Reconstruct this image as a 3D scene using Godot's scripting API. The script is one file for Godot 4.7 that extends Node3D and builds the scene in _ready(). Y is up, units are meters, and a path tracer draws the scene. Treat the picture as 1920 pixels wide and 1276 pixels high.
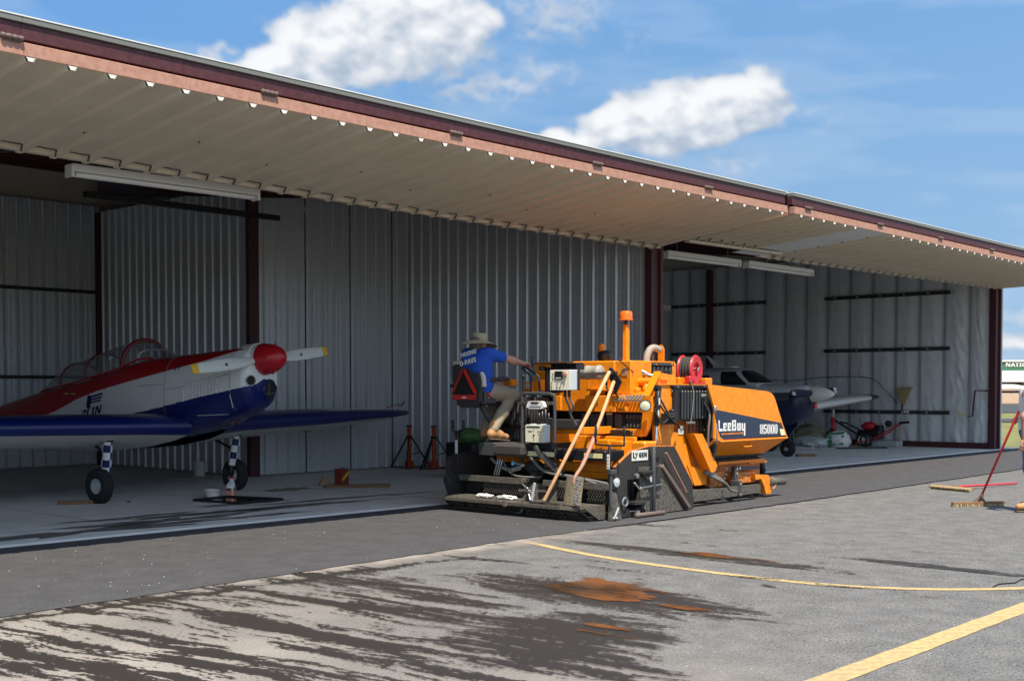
extends Node3D
# Asphalt paver working in front of an open row of T-hangars. World: X along the hangar row, -Z into the hangars, Y up, metres.

var O := Vector3.ZERO            # base of the thing being built: vertices are stored relative to it
var M := {}                      # materials
var used := {}                   # names taken under each parent
var rng := RandomNumberGenerator.new()

# ------------------------------------------------------------------ mesh helpers
func ST() -> SurfaceTool:
	var s := SurfaceTool.new()
	s.begin(Mesh.PRIMITIVE_TRIANGLES)
	return s

func tri(st: SurfaceTool, a: Vector3, b: Vector3, c: Vector3, hint: Vector3) -> void:
	var n := (a - c).cross(a - b)
	if n.length_squared() < 1e-16:
		return
	n = n.normalized()
	if n.dot(hint) < 0.0:
		n = -n
		var t := b
		b = c
		c = t
	st.set_normal(n)
	st.add_vertex(a - O)
	st.set_normal(n)
	st.add_vertex(b - O)
	st.set_normal(n)
	st.add_vertex(c - O)

func quad(st: SurfaceTool, a: Vector3, b: Vector3, c: Vector3, d: Vector3, hint: Vector3) -> void:
	tri(st, a, b, c, hint)
	tri(st, a, c, d, hint)

func trin(st: SurfaceTool, a: Vector3, b: Vector3, c: Vector3, na: Vector3, nb: Vector3, nc: Vector3) -> void:
	var n := (a - c).cross(a - b)
	if n.length_squared() < 1e-16:
		return
	if n.dot(na + nb + nc) < 0.0:
		var t := b
		b = c
		c = t
		t = nb
		nb = nc
		nc = t
	st.set_normal(na)
	st.add_vertex(a - O)
	st.set_normal(nb)
	st.add_vertex(b - O)
	st.set_normal(nc)
	st.add_vertex(c - O)

# chamfered box
func box(st: SurfaceTool, c: Vector3, s: Vector3, bv := -1.0, bs := Basis()) -> void:
	var h := s * 0.5
	if bv < 0.0:
		bv = minf(minf(s.x, minf(s.y, s.z)) * 0.12, 0.008)
	var k := []
	for i in 8:
		var g := Vector3(1.0 if i & 1 else -1.0, 1.0 if i & 2 else -1.0, 1.0 if i & 4 else -1.0)
		var p := g * h
		k.append([c + bs * (p - Vector3(0, g.y, g.z) * bv), c + bs * (p - Vector3(g.x, 0, g.z) * bv), c + bs * (p - Vector3(g.x, g.y, 0) * bv), bs * g])
	var ax := [[1, 2, 4], [2, 4, 1], [4, 1, 2]]
	for f in 3:
		var m: int = ax[f][0]
		var u: int = ax[f][1]
		var w: int = ax[f][2]
		for sgn in 2:
			var q := m * sgn
			var n := Vector3.ZERO
			n[f] = 1.0 if sgn else -1.0
			quad(st, k[q][f], k[q | u][f], k[q | u | w][f], k[q | w][f], bs * n)
		if bv > 0.0:
			for e in 4:   # edges along axis f
				var q2 := (u if e & 1 else 0) | (w if e & 2 else 0)
				var f1 := (f + 1) % 3
				var f2 := (f + 2) % 3
				quad(st, k[q2][f1], k[q2 | m][f1], k[q2 | m][f2], k[q2][f2], k[q2][3] + k[q2 | m][3])
	if bv > 0.0:
		for i in 8:
			tri(st, k[i][0], k[i][1], k[i][2], k[i][3])

# box given by two opposite corners
func bx(st: SurfaceTool, a: Vector3, b: Vector3, bv := -1.0) -> void:
	box(st, (a + b) * 0.5, (b - a).abs(), bv)

# bar of rectangular section from a to b
func bar(st: SurfaceTool, a: Vector3, b: Vector3, w: float, t: float, up := Vector3.UP, bv := -1.0) -> void:
	var z := (b - a).normalized()
	if absf(z.dot(up)) > 0.98:
		up = Vector3.RIGHT
	var x := up.cross(z).normalized()
	var y := z.cross(x)
	box(st, (a + b) * 0.5, Vector3(w, t, (b - a).length()), bv, Basis(x, y, z))

func tube(st: SurfaceTool, pts: Array, r, n := 8, cap := true, closed := false) -> void:
	var m := pts.size()
	var rings := []
	var norms := []
	var x := Vector3.ZERO
	for i in m:
		var t: Vector3
		if closed:
			t = pts[(i + 1) % m] - pts[(i + m - 1) % m]
		else:
			t = pts[mini(i + 1, m - 1)] - pts[maxi(i - 1, 0)]
		t = t.normalized()
		if x == Vector3.ZERO:
			x = t.cross(Vector3.UP if absf(t.y) < 0.9 else Vector3.RIGHT)
		x = (x - t * x.dot(t)).normalized()
		var y := t.cross(x)
		var rr: float = r[i] if r is Array else r
		var ring := []
		var nr := []
		for j in n:
			var a := TAU * j / n
			var d := x * cos(a) + y * sin(a)
			nr.append(d)
			ring.append(pts[i] + d * rr)
		rings.append(ring)
		norms.append(nr)
	for i in (m if closed else m - 1):
		var i2 := (i + 1) % m
		for j in n:
			var j2 := (j + 1) % n
			trin(st, rings[i][j], rings[i2][j], rings[i2][j2], norms[i][j], norms[i2][j], norms[i2][j2])
			trin(st, rings[i][j], rings[i2][j2], rings[i][j2], norms[i][j], norms[i2][j2], norms[i][j2])
	if cap and not closed:
		for e in [0, m - 1]:
			var dir: Vector3 = (pts[0] - pts[1]) if e == 0 else (pts[m - 1] - pts[m - 2])
			for j in n:
				tri(st, pts[e], rings[e][j], rings[e][(j + 1) % n], dir)

# surface of revolution: prof = [Vector2(radius, height along axis)...]
func lathe(st: SurfaceTool, o: Vector3, axis: Vector3, prof: Array, n := 24, flat := false) -> void:
	axis = axis.normalized()
	var x := axis.cross(Vector3.UP if absf(axis.y) < 0.9 else Vector3.RIGHT).normalized()
	var y := axis.cross(x)
	for i in prof.size() - 1:
		var p: Vector2 = prof[i]
		var q: Vector2 = prof[i + 1]
		var dv := q - p
		if dv.length() < 1e-7:
			continue
		var nn := Vector2(dv.y, -dv.x).normalized()
		var np := nn
		var nq := nn
		if not flat:
			if i > 0:
				var d0: Vector2 = p - prof[i - 1]
				var n0 := Vector2(d0.y, -d0.x).normalized()
				if n0.dot(nn) > 0.6:
					np = (n0 + nn).normalized()
			if i < prof.size() - 2:
				var d1: Vector2 = prof[i + 2] - q
				var n1 := Vector2(d1.y, -d1.x).normalized()
				if n1.dot(nn) > 0.6:
					nq = (n1 + nn).normalized()
		for j in n:
			var a0 := TAU * j / n
			var a1 := TAU * (j + 1) / n
			var d0v := x * cos(a0) + y * sin(a0)
			var d1v := x * cos(a1) + y * sin(a1)
			var A := o + axis * p.y + d0v * p.x
			var B := o + axis * q.y + d0v * q.x
			var C := o + axis * q.y + d1v * q.x
			var D := o + axis * p.y + d1v * p.x
			var nA := d0v * np.x + axis * np.y
			var nB := d0v * nq.x + axis * nq.y
			var nC := d1v * nq.x + axis * nq.y
			var nD := d1v * np.x + axis * np.y
			trin(st, A, B, C, nA, nB, nC)
			trin(st, A, C, D, nA, nC, nD)

func cyl(st: SurfaceTool, a: Vector3, b: Vector3, r: float, n := 20) -> void:
	var l := (b - a).length()
	var c := minf(r * 0.12, 0.006)
	lathe(st, a, b - a, [Vector2(0, 0), Vector2(r - c, 0), Vector2(r, c), Vector2(r, l - c), Vector2(r - c, l), Vector2(0, l)], n)

# planar polygon (world points) extruded by ext
func prism(st: SurfaceTool, poly: Array, ext: Vector3) -> void:
	var n := Vector3.ZERO
	for i in poly.size():
		n += (poly[i] as Vector3).cross(poly[(i + 1) % poly.size()])
	n = n.normalized()
	var u := (n.cross(Vector3.UP) if absf(n.y) < 0.9 else n.cross(Vector3.RIGHT)).normalized()
	var v := n.cross(u)
	var p2 := PackedVector2Array()
	var c := Vector3.ZERO
	for p in poly:
		p2.append(Vector2(u.dot(p), v.dot(p)))
		c += p
	c /= poly.size()
	var idx := Geometry2D.triangulate_polygon(p2)
	var s := 1.0 if ext.dot(n) > 0.0 else -1.0
	for i in range(0, idx.size(), 3):
		tri(st, poly[idx[i]], poly[idx[i + 1]], poly[idx[i + 2]], -n * s)
		tri(st, poly[idx[i]] + ext, poly[idx[i + 1]] + ext, poly[idx[i + 2]] + ext, n * s)
	var area := 0.0
	for i in p2.size():
		area += p2[i].cross(p2[(i + 1) % p2.size()])
	for i in poly.size():
		var a: Vector3 = poly[i]
		var b: Vector3 = poly[(i + 1) % poly.size()]
		var o2 := (b - a).cross(u.cross(v)) * (1.0 if area > 0.0 else -1.0)
		quad(st, a, b, b + ext, a + ext, o2)

# polygon in the plane z = const, from [x, y] pairs
func zpoly(st: SurfaceTool, pts: Array, z: float, t: float) -> void:
	var a := []
	for p in pts:
		a.append(Vector3(p[0], p[1], z))
	prism(st, a, Vector3(0, 0, t))

func xpoly(st: SurfaceTool, pts: Array, x: float, t: float) -> void:   # [y, z] pairs
	var a := []
	for p in pts:
		a.append(Vector3(x, p[0], p[1]))
	prism(st, a, Vector3(t, 0, 0))

func arc(c: Vector3, u: Vector3, v: Vector3, a0: float, a1: float, n: int) -> Array:
	var o := []
	for i in n + 1:
		var a := deg_to_rad(lerpf(a0, a1, float(i) / n))
		o.append(c + u * cos(a) + v * sin(a))
	return o

func smooth_path(pts: Array, n := 5) -> Array:
	var c := Curve3D.new()
	for i in pts.size():
		var t: Vector3 = (pts[mini(i + 1, pts.size() - 1)] - pts[maxi(i - 1, 0)]) / 6.0
		c.add_point(pts[i], -t, t)
	var o := []
	for i in pts.size() - 1:
		for k in n:
			o.append(c.sample(i, float(k) / n))
	o.append(pts[-1])
	return o

# ------------------------------------------------------------------ nodes
func numbered(parent: Node, nm: String) -> String:
	var k := "%d/%s" % [parent.get_instance_id(), nm]
	var i: int = used.get(k, 0)
	used[k] = i + 1
	return nm if i == 0 else "%s_%03d" % [nm, i]

func put(nm: String, mesh: Mesh, mat, parent: Node = null) -> MeshInstance3D:
	if parent == null:
		parent = self
	var o := MeshInstance3D.new()
	o.name = numbered(parent, nm)
	o.mesh = mesh
	if mat != null:
		o.material_override = mat
	parent.add_child(o, true)
	return o

func obj(nm: String, st: SurfaceTool, mat, parent: Node = null) -> MeshInstance3D:
	var o := put(nm, st.commit(), mat, parent)
	if parent == null or parent == self:
		o.position = O
	return o

func tag(o: Node, label: String, category: String, group := "") -> Node:
	o.set_meta("label", label)
	o.set_meta("category", category)
	if group != "":
		o.set_meta("group", group)
	return o

func struct(o: Node, label := "") -> Node:
	o.set_meta("kind", "structure")
	if label != "":
		o.set_meta("label", label)
	return o

# local: children are built in the thing's own axes instead of world coordinates
func thing(nm: String, label: String, category: String, at: Vector3, group := "", turn := 0.0, local := false) -> Node3D:
	var o := Node3D.new()
	o.name = numbered(self, nm)
	o.position = at
	o.rotation.y = turn
	add_child(o, true)
	tag(o, label, category, group)
	O = Vector3.ZERO if local else at
	return o

func text(nm: String, s: String, mat, parent: Node, c: Vector3, w: float, h: float, bs := Basis(), bold := 0.25, depth := 0.004) -> MeshInstance3D:
	var f := FontVariation.new()
	var sf := SystemFont.new()
	sf.font_names = PackedStringArray(["Droid Sans"])
	sf.font_weight = 700
	f.base_font = sf
	f.variation_embolden = bold
	var t := TextMesh.new()
	t.text = s
	t.font = f
	t.font_size = 48
	t.pixel_size = 0.01
	t.depth = 0.2
	t.curve_step = 1.5
	var ab := t.get_aabb()
	var o := put(nm, t, mat, parent)
	var sc := Vector3(w / maxf(ab.size.x, 0.01), h / maxf(ab.size.y, 0.01), depth / 0.2)
	var b2 := Basis(bs.x * sc.x, bs.y * sc.y, bs.z * sc.z)
	o.transform = Transform3D(b2, c - O - b2 * (ab.position + ab.size * 0.5))
	return o

# ------------------------------------------------------------------ materials and textures
func mat(nm: String, c: Color, rough := 0.6, metal := 0.0) -> StandardMaterial3D:
	var m := StandardMaterial3D.new()
	m.albedo_color = c.linear_to_srgb()
	m.roughness = rough
	m.metallic = metal
	M[nm] = m
	return m

func fbm(sd: int, fr: float, oct := 4) -> FastNoiseLite:
	var n := FastNoiseLite.new()
	n.noise_type = FastNoiseLite.TYPE_SIMPLEX_SMOOTH
	n.seed = sd
	n.frequency = fr
	n.fractal_octaves = oct
	return n

func bytes_tex(w: int, h: int, data: PackedByteArray, alpha := false) -> ImageTexture:
	var im := Image.create_from_data(w, h, false, Image.FORMAT_RGBA8 if alpha else Image.FORMAT_RGB8, data)
	im.generate_mipmaps()
	return ImageTexture.create_from_image(im)

func s8(x: float) -> int:   # linear to an 8-bit sRGB value
	x = clampf(x, 0.0, 1.0)
	return int(255.0 * (12.92 * x if x < 0.0031308 else 1.055 * pow(x, 0.4167) - 0.055) + 0.5)

# tiling colour texture: colours c0..c1 over coarse noise, speckled by fine noise
func speckle(sd: int, size: int, c0: Color, c1: Color, coarse: float, fine: float, amount: float, stretch := 1.0, weight := 1.0, specks := 0, speck_size := 2) -> ImageTexture:
	var na := fbm(sd, coarse, 5)
	var nb := fbm(sd + 7, fine, 2)
	var ia := na.get_seamless_image(size, size)
	var ib := nb.get_seamless_image(size, size)
	if stretch != 1.0:
		ia.resize(size, int(size / stretch), Image.INTERPOLATE_BILINEAR)
		ia.resize(size, size, Image.INTERPOLATE_BILINEAR)
	ia.convert(Image.FORMAT_L8)
	ib.convert(Image.FORMAT_L8)
	var a := ia.get_data()
	var b := ib.get_data()
	var lut := []
	for ch in 3:
		var l := PackedByteArray()
		l.resize(256)
		for i in 256:
			l[i] = s8(lerpf(c0[ch], c1[ch], i / 255.0))
		lut.append(l)
	var d := PackedByteArray()
	d.resize(size * size * 3)
	for i in size * size:
		var v := clampi(int(128.0 + (a[i] - 128) * weight + (b[i] - 128) * amount), 0, 255)
		d[i * 3] = lut[0][v]
		d[i * 3 + 1] = lut[1][v]
		d[i * 3 + 2] = lut[2][v]
	var rg := RandomNumberGenerator.new()      # stones and grit: small lighter and darker specks
	rg.seed = sd
	for k in specks:
		var cx := rg.randi() % size
		var cy := rg.randi() % size
		var f := rg.randf_range(1.08, 1.28) if rg.randf() < 0.5 else rg.randf_range(0.66, 0.90)
		var r := rg.randi_range(1, speck_size)
		for yy in range(-r + 1, r):
			for xx in range(-r + 1, r):
				if xx * xx + yy * yy < r * r - 1 + rg.randi() % 2:
					var o := (((cy + yy + size) % size) * size + (cx + xx + size) % size) * 3
					for ch in 3:
						d[o + ch] = clampi(int(d[o + ch] * f), 0, 255)
	return bytes_tex(size, size, d)

func tri_mat(nm: String, tex: Texture2D, metres: float, rough := 0.8, metal := 0.0, world := true) -> StandardMaterial3D:
	var m := mat(nm, Color(1, 1, 1), rough, metal)
	m.albedo_texture = tex
	m.uv1_triplanar = true
	m.uv1_world_triplanar = world
	m.uv1_scale = Vector3.ONE / metres
	return m

func bumps(sd: int, fr: float, size := 512, oct := 4) -> ImageTexture:
	var im := fbm(sd, fr, oct).get_seamless_image(size, size)
	im.convert(Image.FORMAT_RGB8)
	im.bump_map_to_normal_map(4.0)
	im.generate_mipmaps()
	return ImageTexture.create_from_image(im)

func make_materials() -> void:
	var bump := bumps(3, 0.12)
	var fine := bumps(5, 0.35, 512, 2)
	var m := tri_mat("old_asphalt", speckle(11, 1024, Color(0.075, 0.074, 0.073), Color(0.225, 0.221, 0.213), 0.012, 0.45, 1.25, 1.0, 0.42, 22000, 2), 4.3, 0.86)
	m.normal_enabled = true
	m.normal_texture = fine
	m.normal_scale = 0.7
	m = tri_mat("fresh_asphalt", speckle(23, 1024, Color(0.028, 0.028, 0.031), Color(0.098, 0.097, 0.104), 0.010, 0.47, 1.25, 1.0, 0.30, 20000, 2), 3.7, 0.82)
	m.normal_enabled = true
	m.normal_texture = fine
	m.normal_scale = 0.45
	m = tri_mat("concrete", speckle(31, 512, Color(0.60, 0.58, 0.55), Color(0.76, 0.74, 0.705), 0.02, 0.3, 0.35), 5.3, 0.95)
	m = tri_mat("galvanised", speckle(41, 512, Color(0.56, 0.59, 0.61), Color(0.68, 0.71, 0.73), 0.05, 0.2, 0.25, 6.0), 1.9, 0.42, 0.45)
	m = tri_mat("beige_steel", speckle(43, 512, Color(0.58, 0.515, 0.40), Color(0.70, 0.63, 0.50), 0.012, 0.2, 0.2, 3.0), 4.7, 0.5)
	m = tri_mat("pale_steel", speckle(44, 256, Color(0.66, 0.68, 0.69), Color(0.74, 0.76, 0.77), 0.02, 0.2, 0.2), 3.0, 0.5)
	m = tri_mat("faded_pink", speckle(47, 512, Color(0.34, 0.165, 0.120), Color(0.50, 0.285, 0.205), 0.03, 0.3, 0.3, 3.0), 1.3, 0.7)
	m = tri_mat("maroon", speckle(48, 512, Color(0.052, 0.012, 0.016), Color(0.095, 0.026, 0.030), 0.03, 0.3, 0.3), 1.5, 0.55)
	m = tri_mat("grass_ground", speckle(53, 512, Color(0.09, 0.10, 0.025), Color(0.27, 0.25, 0.085), 0.03, 0.4, 0.7), 9.0, 0.95)
	m = tri_mat("dry_field", speckle(54, 256, Color(0.30, 0.20, 0.12), Color(0.42, 0.29, 0.19), 0.03, 0.3, 0.5), 17.0, 0.95)
	m = tri_mat("vapour_barrier", speckle(57, 256, Color(0.70, 0.72, 0.73), Color(0.80, 0.82, 0.83), 0.02, 0.2, 0.2), 2.3, 0.36)
	m = tri_mat("rough_black", speckle(61, 512, Color(0.008, 0.008, 0.008), Color(0.052, 0.047, 0.042), 0.04, 0.4, 0.7), 0.7, 0.62)
	m.normal_enabled = true
	m.normal_texture = bump
	m.normal_scale = 0.5
	m = tri_mat("dusty_steel", speckle(62, 512, Color(0.035, 0.032, 0.028), Color(0.16, 0.145, 0.12), 0.03, 0.35, 0.6), 0.9, 0.6)
	m.normal_enabled = true
	m.normal_texture = bump
	m.normal_scale = 0.4
	m = tri_mat("worn_orange", speckle(63, 512, Color(0.30, 0.085, 0.020), Color(0.78, 0.27, 0.05), 0.02, 0.3, 0.5, 2.0), 0.9, 0.55)
	m = tri_mat("orange", speckle(64, 512, Color(0.72, 0.210, 0.005), Color(0.93, 0.300, 0.007), 0.018, 0.25, 0.30, 1.0, 1.0, 220, 2), 1.1, 0.42)
	m = tri_mat("wood", speckle(71, 256, Color(0.50, 0.27, 0.12), Color(0.72, 0.46, 0.25), 0.02, 0.3, 0.3, 8.0), 0.35, 0.6)
	m = tri_mat("raw_board", speckle(72, 256, Color(0.15, 0.075, 0.035), Color(0.30, 0.17, 0.09), 0.03, 0.3, 0.3), 0.4, 0.8)
	m = tri_mat("card", speckle(73, 256, Color(0.27, 0.18, 0.11), Color(0.36, 0.25, 0.16), 0.03, 0.3, 0.3), 0.5, 0.9)
	m = tri_mat("khaki", speckle(74, 256, Color(0.27, 0.22, 0.15), Color(0.37, 0.31, 0.22), 0.05, 0.4, 0.5), 0.35, 0.9)
	m = tri_mat("denim", speckle(75, 256, Color(0.05, 0.12, 0.25), Color(0.14, 0.27, 0.47), 0.05, 0.45, 0.6), 0.3, 0.9)
	m = tri_mat("hat_cloth", speckle(76, 256, Color(0.30, 0.26, 0.17), Color(0.46, 0.41, 0.29), 0.05, 0.4, 0.5), 0.3, 0.95)
	m = tri_mat("straw", speckle(77, 256, Color(0.30, 0.22, 0.10), Color(0.52, 0.41, 0.23), 0.05, 0.4, 0.6, 9.0), 0.3, 0.9)
	m = tri_mat("tarp_green", speckle(78, 256, Color(0.05, 0.115, 0.03), Color(0.085, 0.18, 0.05), 0.04, 0.3, 0.4), 0.6, 0.7)
	m = tri_mat("tarp_drab", speckle(79, 256, Color(0.13, 0.13, 0.075), Color(0.24, 0.23, 0.15), 0.04, 0.3, 0.4), 0.7, 0.75)
	mat("black_paint", Color(0.014, 0.014, 0.016), 0.4)
	mat("dark_gap", Color(0.010, 0.010, 0.011), 0.8)
	mat("rubber", Color(0.017, 0.017, 0.018), 0.78)
	mat("rubber_dusty", Color(0.045, 0.043, 0.040), 0.85)
	mat("decal_blue", Color(0.018, 0.030, 0.060), 0.35)
	mat("white", Color(0.78, 0.78, 0.76), 0.4)
	mat("off_white", Color(0.70, 0.70, 0.66), 0.45)
	mat("cream_label", Color(0.80, 0.76, 0.58), 0.5)
	mat("pale_grey", Color(0.50, 0.54, 0.55), 0.45)
	mat("mid_grey", Color(0.20, 0.21, 0.22), 0.5)
	mat("dark_grey", Color(0.055, 0.058, 0.062), 0.5)
	mat("grey_trim", Color(0.17, 0.18, 0.165), 0.5)
	mat("slate_fin", Color(0.035, 0.042, 0.046), 0.45)
	mat("chrome", Color(0.75, 0.75, 0.75), 0.18, 1.0)
	mat("steel", Color(0.45, 0.45, 0.45), 0.35, 0.9)
	mat("rust_steel", Color(0.17, 0.12, 0.10), 0.7, 0.2)
	mat("red", Color(0.56, 0.022, 0.030), 0.4)
	mat("red_gloss", Color(0.46, 0.012, 0.022), 0.22)
	mat("red_reflector", Color(0.60, 0.03, 0.02), 0.35)
	mat("amber", Color(0.80, 0.15, 0.015), 0.2)
	mat("jack_red", Color(0.42, 0.055, 0.012), 0.5)
	mat("navy", Color(0.007, 0.016, 0.125), 0.28)
	mat("navy_dark", Color(0.006, 0.010, 0.045), 0.3)
	mat("wing_white", Color(0.70, 0.72, 0.68), 0.35)
	mat("blade", Color(0.66, 0.70, 0.66), 0.35)
	mat("frame_red", Color(0.16, 0.010, 0.014), 0.4)
	mat("exhaust_grey", Color(0.33, 0.31, 0.27), 0.6)
	mat("yellow", Color(0.72, 0.46, 0.02), 0.5)
	mat("yellow_label", Color(0.78, 0.74, 0.42), 0.5)
	mat("line_yellow", Color(0.58, 0.40, 0.13), 0.8)
	mat("skin", Color(0.50, 0.27, 0.19), 0.55)
	mat("hair", Color(0.12, 0.10, 0.08), 0.8)
	mat("shirt_blue", Color(0.010, 0.075, 0.44), 0.85)
	mat("shirt_white", Color(0.78, 0.78, 0.78), 0.9)
	mat("boot", Color(0.50, 0.26, 0.11), 0.75)
	mat("sole", Color(0.10, 0.075, 0.05), 0.85)
	mat("seat_vinyl", Color(0.040, 0.041, 0.042), 0.5)
	mat("seat_trim", Color(0.55, 0.52, 0.44), 0.55)
	mat("hose_grey", Color(0.15, 0.15, 0.14), 0.7)
	mat("green_sign", Color(0.045, 0.17, 0.10), 0.6)
	mat("green_print", Color(0.02, 0.22, 0.12), 0.6)
	mat("cyan", Color(0.12, 0.48, 0.55), 0.5)
	mat("oil_red", Color(0.20, 0.025, 0.015), 0.4)
	mat("oil_label", Color(0.70, 0.22, 0.10), 0.5)
	mat("oil_film", Color(0.015, 0.014, 0.013), 0.06)
	mat("mud_water", Color(0.20, 0.092, 0.036), 0.30)
	mat("lamp_lens", Color(0.62, 0.60, 0.44), 0.25)
	mat("tan_strap", Color(0.42, 0.32, 0.13), 0.7)
	m = mat("glass", Color(0.30, 0.34, 0.36), 0.05)
	m.transparency = BaseMaterial3D.TRANSPARENCY_ALPHA
	m.albedo_color.a = 0.34
	m = mat("tinted_glass", Color(0.02, 0.025, 0.03), 0.05)
	m.transparency = BaseMaterial3D.TRANSPARENCY_ALPHA
	m.albedo_color.a = 0.72
	m = mat("clear_wrap", Color(0.92, 0.95, 0.96), 0.15)
	m.normal_enabled = true
	m.normal_texture = bump
	m.uv1_triplanar = true
	m.uv1_scale = Vector3.ONE * 6.0
	for k in ["hose_grey", "rubber", "skin"]:
		(M[k] as StandardMaterial3D).rim_enabled = false

# ------------------------------------------------------------------ sky
var cn := fbm(901, 1.0, 5)
var cw := fbm(902, 1.0, 4)
var cs := fbm(903, 1.0, 2)
# cumulus and wisps: azimuth from -Z towards +X, elevation, half widths (degrees), density
var clouds := [[36.8,14.60,1.50,1.00,1.0],[38.8,15.14,2.25,1.50,1.0],[41.0,15.67,2.75,1.88,1.0],[43.2,16.29,2.75,1.88,1.0],[44.9,16.20,1.75,1.50,0.9],[42.2,17.27,2.25,1.13,1.0],
	[50.7,11.33,1.88,0.55,0.9],[52.8,11.89,2.13,1.00,1.0],[54.8,12.20,2.38,1.45,1.0],[56.7,12.49,2.25,1.38,1.0],[58.2,12.90,1.95,1.20,1.0],[59.2,13.09,1.05,0.85,0.8],
	[46.6,13.70,3.00,0.85,0.42],[48.9,14.50,1.50,0.75,0.36],[49.6,16.89,2.38,1.25,0.40],[57.7,10.17,1.63,0.65,0.34],[61.3,12.03,1.25,0.63,0.26],[34.0,14.65,0.70,0.38,0.5],[53.5,15.69,1.00,0.55,0.20],[71.4,2.01,3.00,0.40,0.7],[71.8,2.91,3.75,0.30,0.4]]

func cloud_density(az: float, el: float) -> float:
	var wx := cs.get_noise_2d(az * 0.42 + 40.0, el * 0.6) * 1.5
	var wy := cs.get_noise_2d(az * 0.42 - 70.0, el * 0.6 + 30.0) * 1.0
	var d := 0.0
	if az > 28.0 and az < 78.0 and el < 20.0:
		for c in clouds:
			var x: float = (az + wx * 0.55 - c[0]) / c[2]
			var y: float = (el + wy * 0.55 - c[1]) / c[3]
			var q := x * x + y * y
			if q < 2.2:
				d = maxf(d, c[4] * (1.0 - q / 2.2))
		d = maxf(d, 0.0)
	else:   # the same fair-weather sky all round
		var g := cw.get_noise_2d(az * 0.05 + 300.0 + cos(deg_to_rad(az)) * 9.0, el * 0.13 + sin(deg_to_rad(az)) * 9.0)
		var edge := clampf((el - 20.0) / 8.0, 0.0, 1.0) if az > 24.0 and az < 82.0 else clampf(absf(wrapf(az - 53.0, -180.0, 180.0)) / 8.0 - 3.1, 0.0, 1.0)
		d = clampf((g - 0.12) * 2.2, 0.0, 0.9) * edge
	return d

func sky_colour(az: float, el: float) -> Color:
	var t := clampf(el / 90.0, 0.0, 1.0)
	var c := Color(0.230, 0.375, 0.530).lerp(Color(0.140, 0.290, 0.520), clampf(el / 16.0, 0.0, 1.0))
	c = c.lerp(Color(0.075, 0.190, 0.430), smoothstep(0.15, 1.0, t))
	c = c.lerp(Color(0.34, 0.43, 0.54), 0.50 * (1.0 - smoothstep(0.0, 6.0, el)))
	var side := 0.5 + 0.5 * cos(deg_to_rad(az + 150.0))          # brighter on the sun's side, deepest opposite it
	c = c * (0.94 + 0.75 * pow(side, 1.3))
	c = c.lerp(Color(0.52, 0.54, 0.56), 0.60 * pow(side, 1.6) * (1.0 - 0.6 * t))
	c = c.lerp(Color(0.075, 0.235, 0.555), 0.55 * clampf((46.0 - az) / 24.0, 0.0, 1.0) * clampf((az + 20.0) / 40.0, 0.0, 1.0) * (1.0 - t) * smoothstep(3.0, 14.0, el))
	var streak := cw.get_noise_2d(az * 0.07 + el * 0.10, el * 0.34 + 200.0) + cw.get_noise_2d(az * 0.22 + el * 0.3, el * 0.9 + 90.0) * 0.35
	c = c.lerp(Color(0.42, 0.50, 0.60), clampf(streak * 0.42 + 0.06, 0.0, 0.22) * (1.0 - t))
	var d := cloud_density(az, el)
	if d > 0.01:
		var n1 := cn.get_noise_2d(az * 0.9, el * 1.25)
		var n := n1 * 0.55 + cn.get_noise_2d(az * 2.6, el * 3.6 + 90.0) * 0.22
		var v := d + n * (0.70 - 0.25 * d)
		var a := smoothstep(0.06, 0.50, v) * minf(1.0, d * 2.4)
		var up := cloud_density(az - 0.5, el + 0.8)
		var l1 := cw.get_noise_2d(az * 0.55, el * 0.8 + 60.0)
		var l2 := cw.get_noise_2d((az - 0.45) * 0.55, (el + 0.55) * 0.8 + 60.0)
		var lit := clampf(0.55 + (d - up) * 1.0 + (l1 - l2) * 0.50 + n1 * 0.12, 0.0, 1.0)
		var thick := smoothstep(0.35, 0.85, d)
		var body := Color(0.30, 0.355, 0.44).lerp(Color(0.64, 0.65, 0.66), lit * (0.45 + 0.55 * thick))
		c = c.lerp(body, a * (0.55 + 0.43 * smoothstep(0.2, 0.6, d)))
	return Color(c.r, c.g, c.b, 1.0)

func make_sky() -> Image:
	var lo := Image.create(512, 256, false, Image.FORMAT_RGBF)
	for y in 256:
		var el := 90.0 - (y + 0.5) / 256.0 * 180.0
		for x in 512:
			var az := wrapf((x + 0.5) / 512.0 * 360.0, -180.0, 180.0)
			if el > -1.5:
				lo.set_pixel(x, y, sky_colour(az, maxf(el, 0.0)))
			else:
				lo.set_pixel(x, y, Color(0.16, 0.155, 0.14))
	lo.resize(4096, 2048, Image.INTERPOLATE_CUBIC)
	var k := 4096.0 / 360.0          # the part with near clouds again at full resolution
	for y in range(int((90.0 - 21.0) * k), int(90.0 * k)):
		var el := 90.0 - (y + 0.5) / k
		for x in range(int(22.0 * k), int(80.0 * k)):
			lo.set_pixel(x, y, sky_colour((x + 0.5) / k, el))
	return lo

# ------------------------------------------------------------------ ground
func sheet(nm: String, pts: Array, y: float, m, parent: Node = null) -> MeshInstance3D:
	var st := ST()
	var p2 := PackedVector2Array()
	for p in pts:
		p2.append(Vector2(p[0], p[1]))
	var idx := Geometry2D.triangulate_polygon(p2)
	for i in range(0, idx.size(), 3):
		tri(st, Vector3(p2[idx[i]].x, y, p2[idx[i]].y), Vector3(p2[idx[i + 1]].x, y, p2[idx[i + 1]].y), Vector3(p2[idx[i + 2]].x, y, p2[idx[i + 2]].y), Vector3.UP)
	return obj(nm, st, M[m] if m is String else m, parent)

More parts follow.
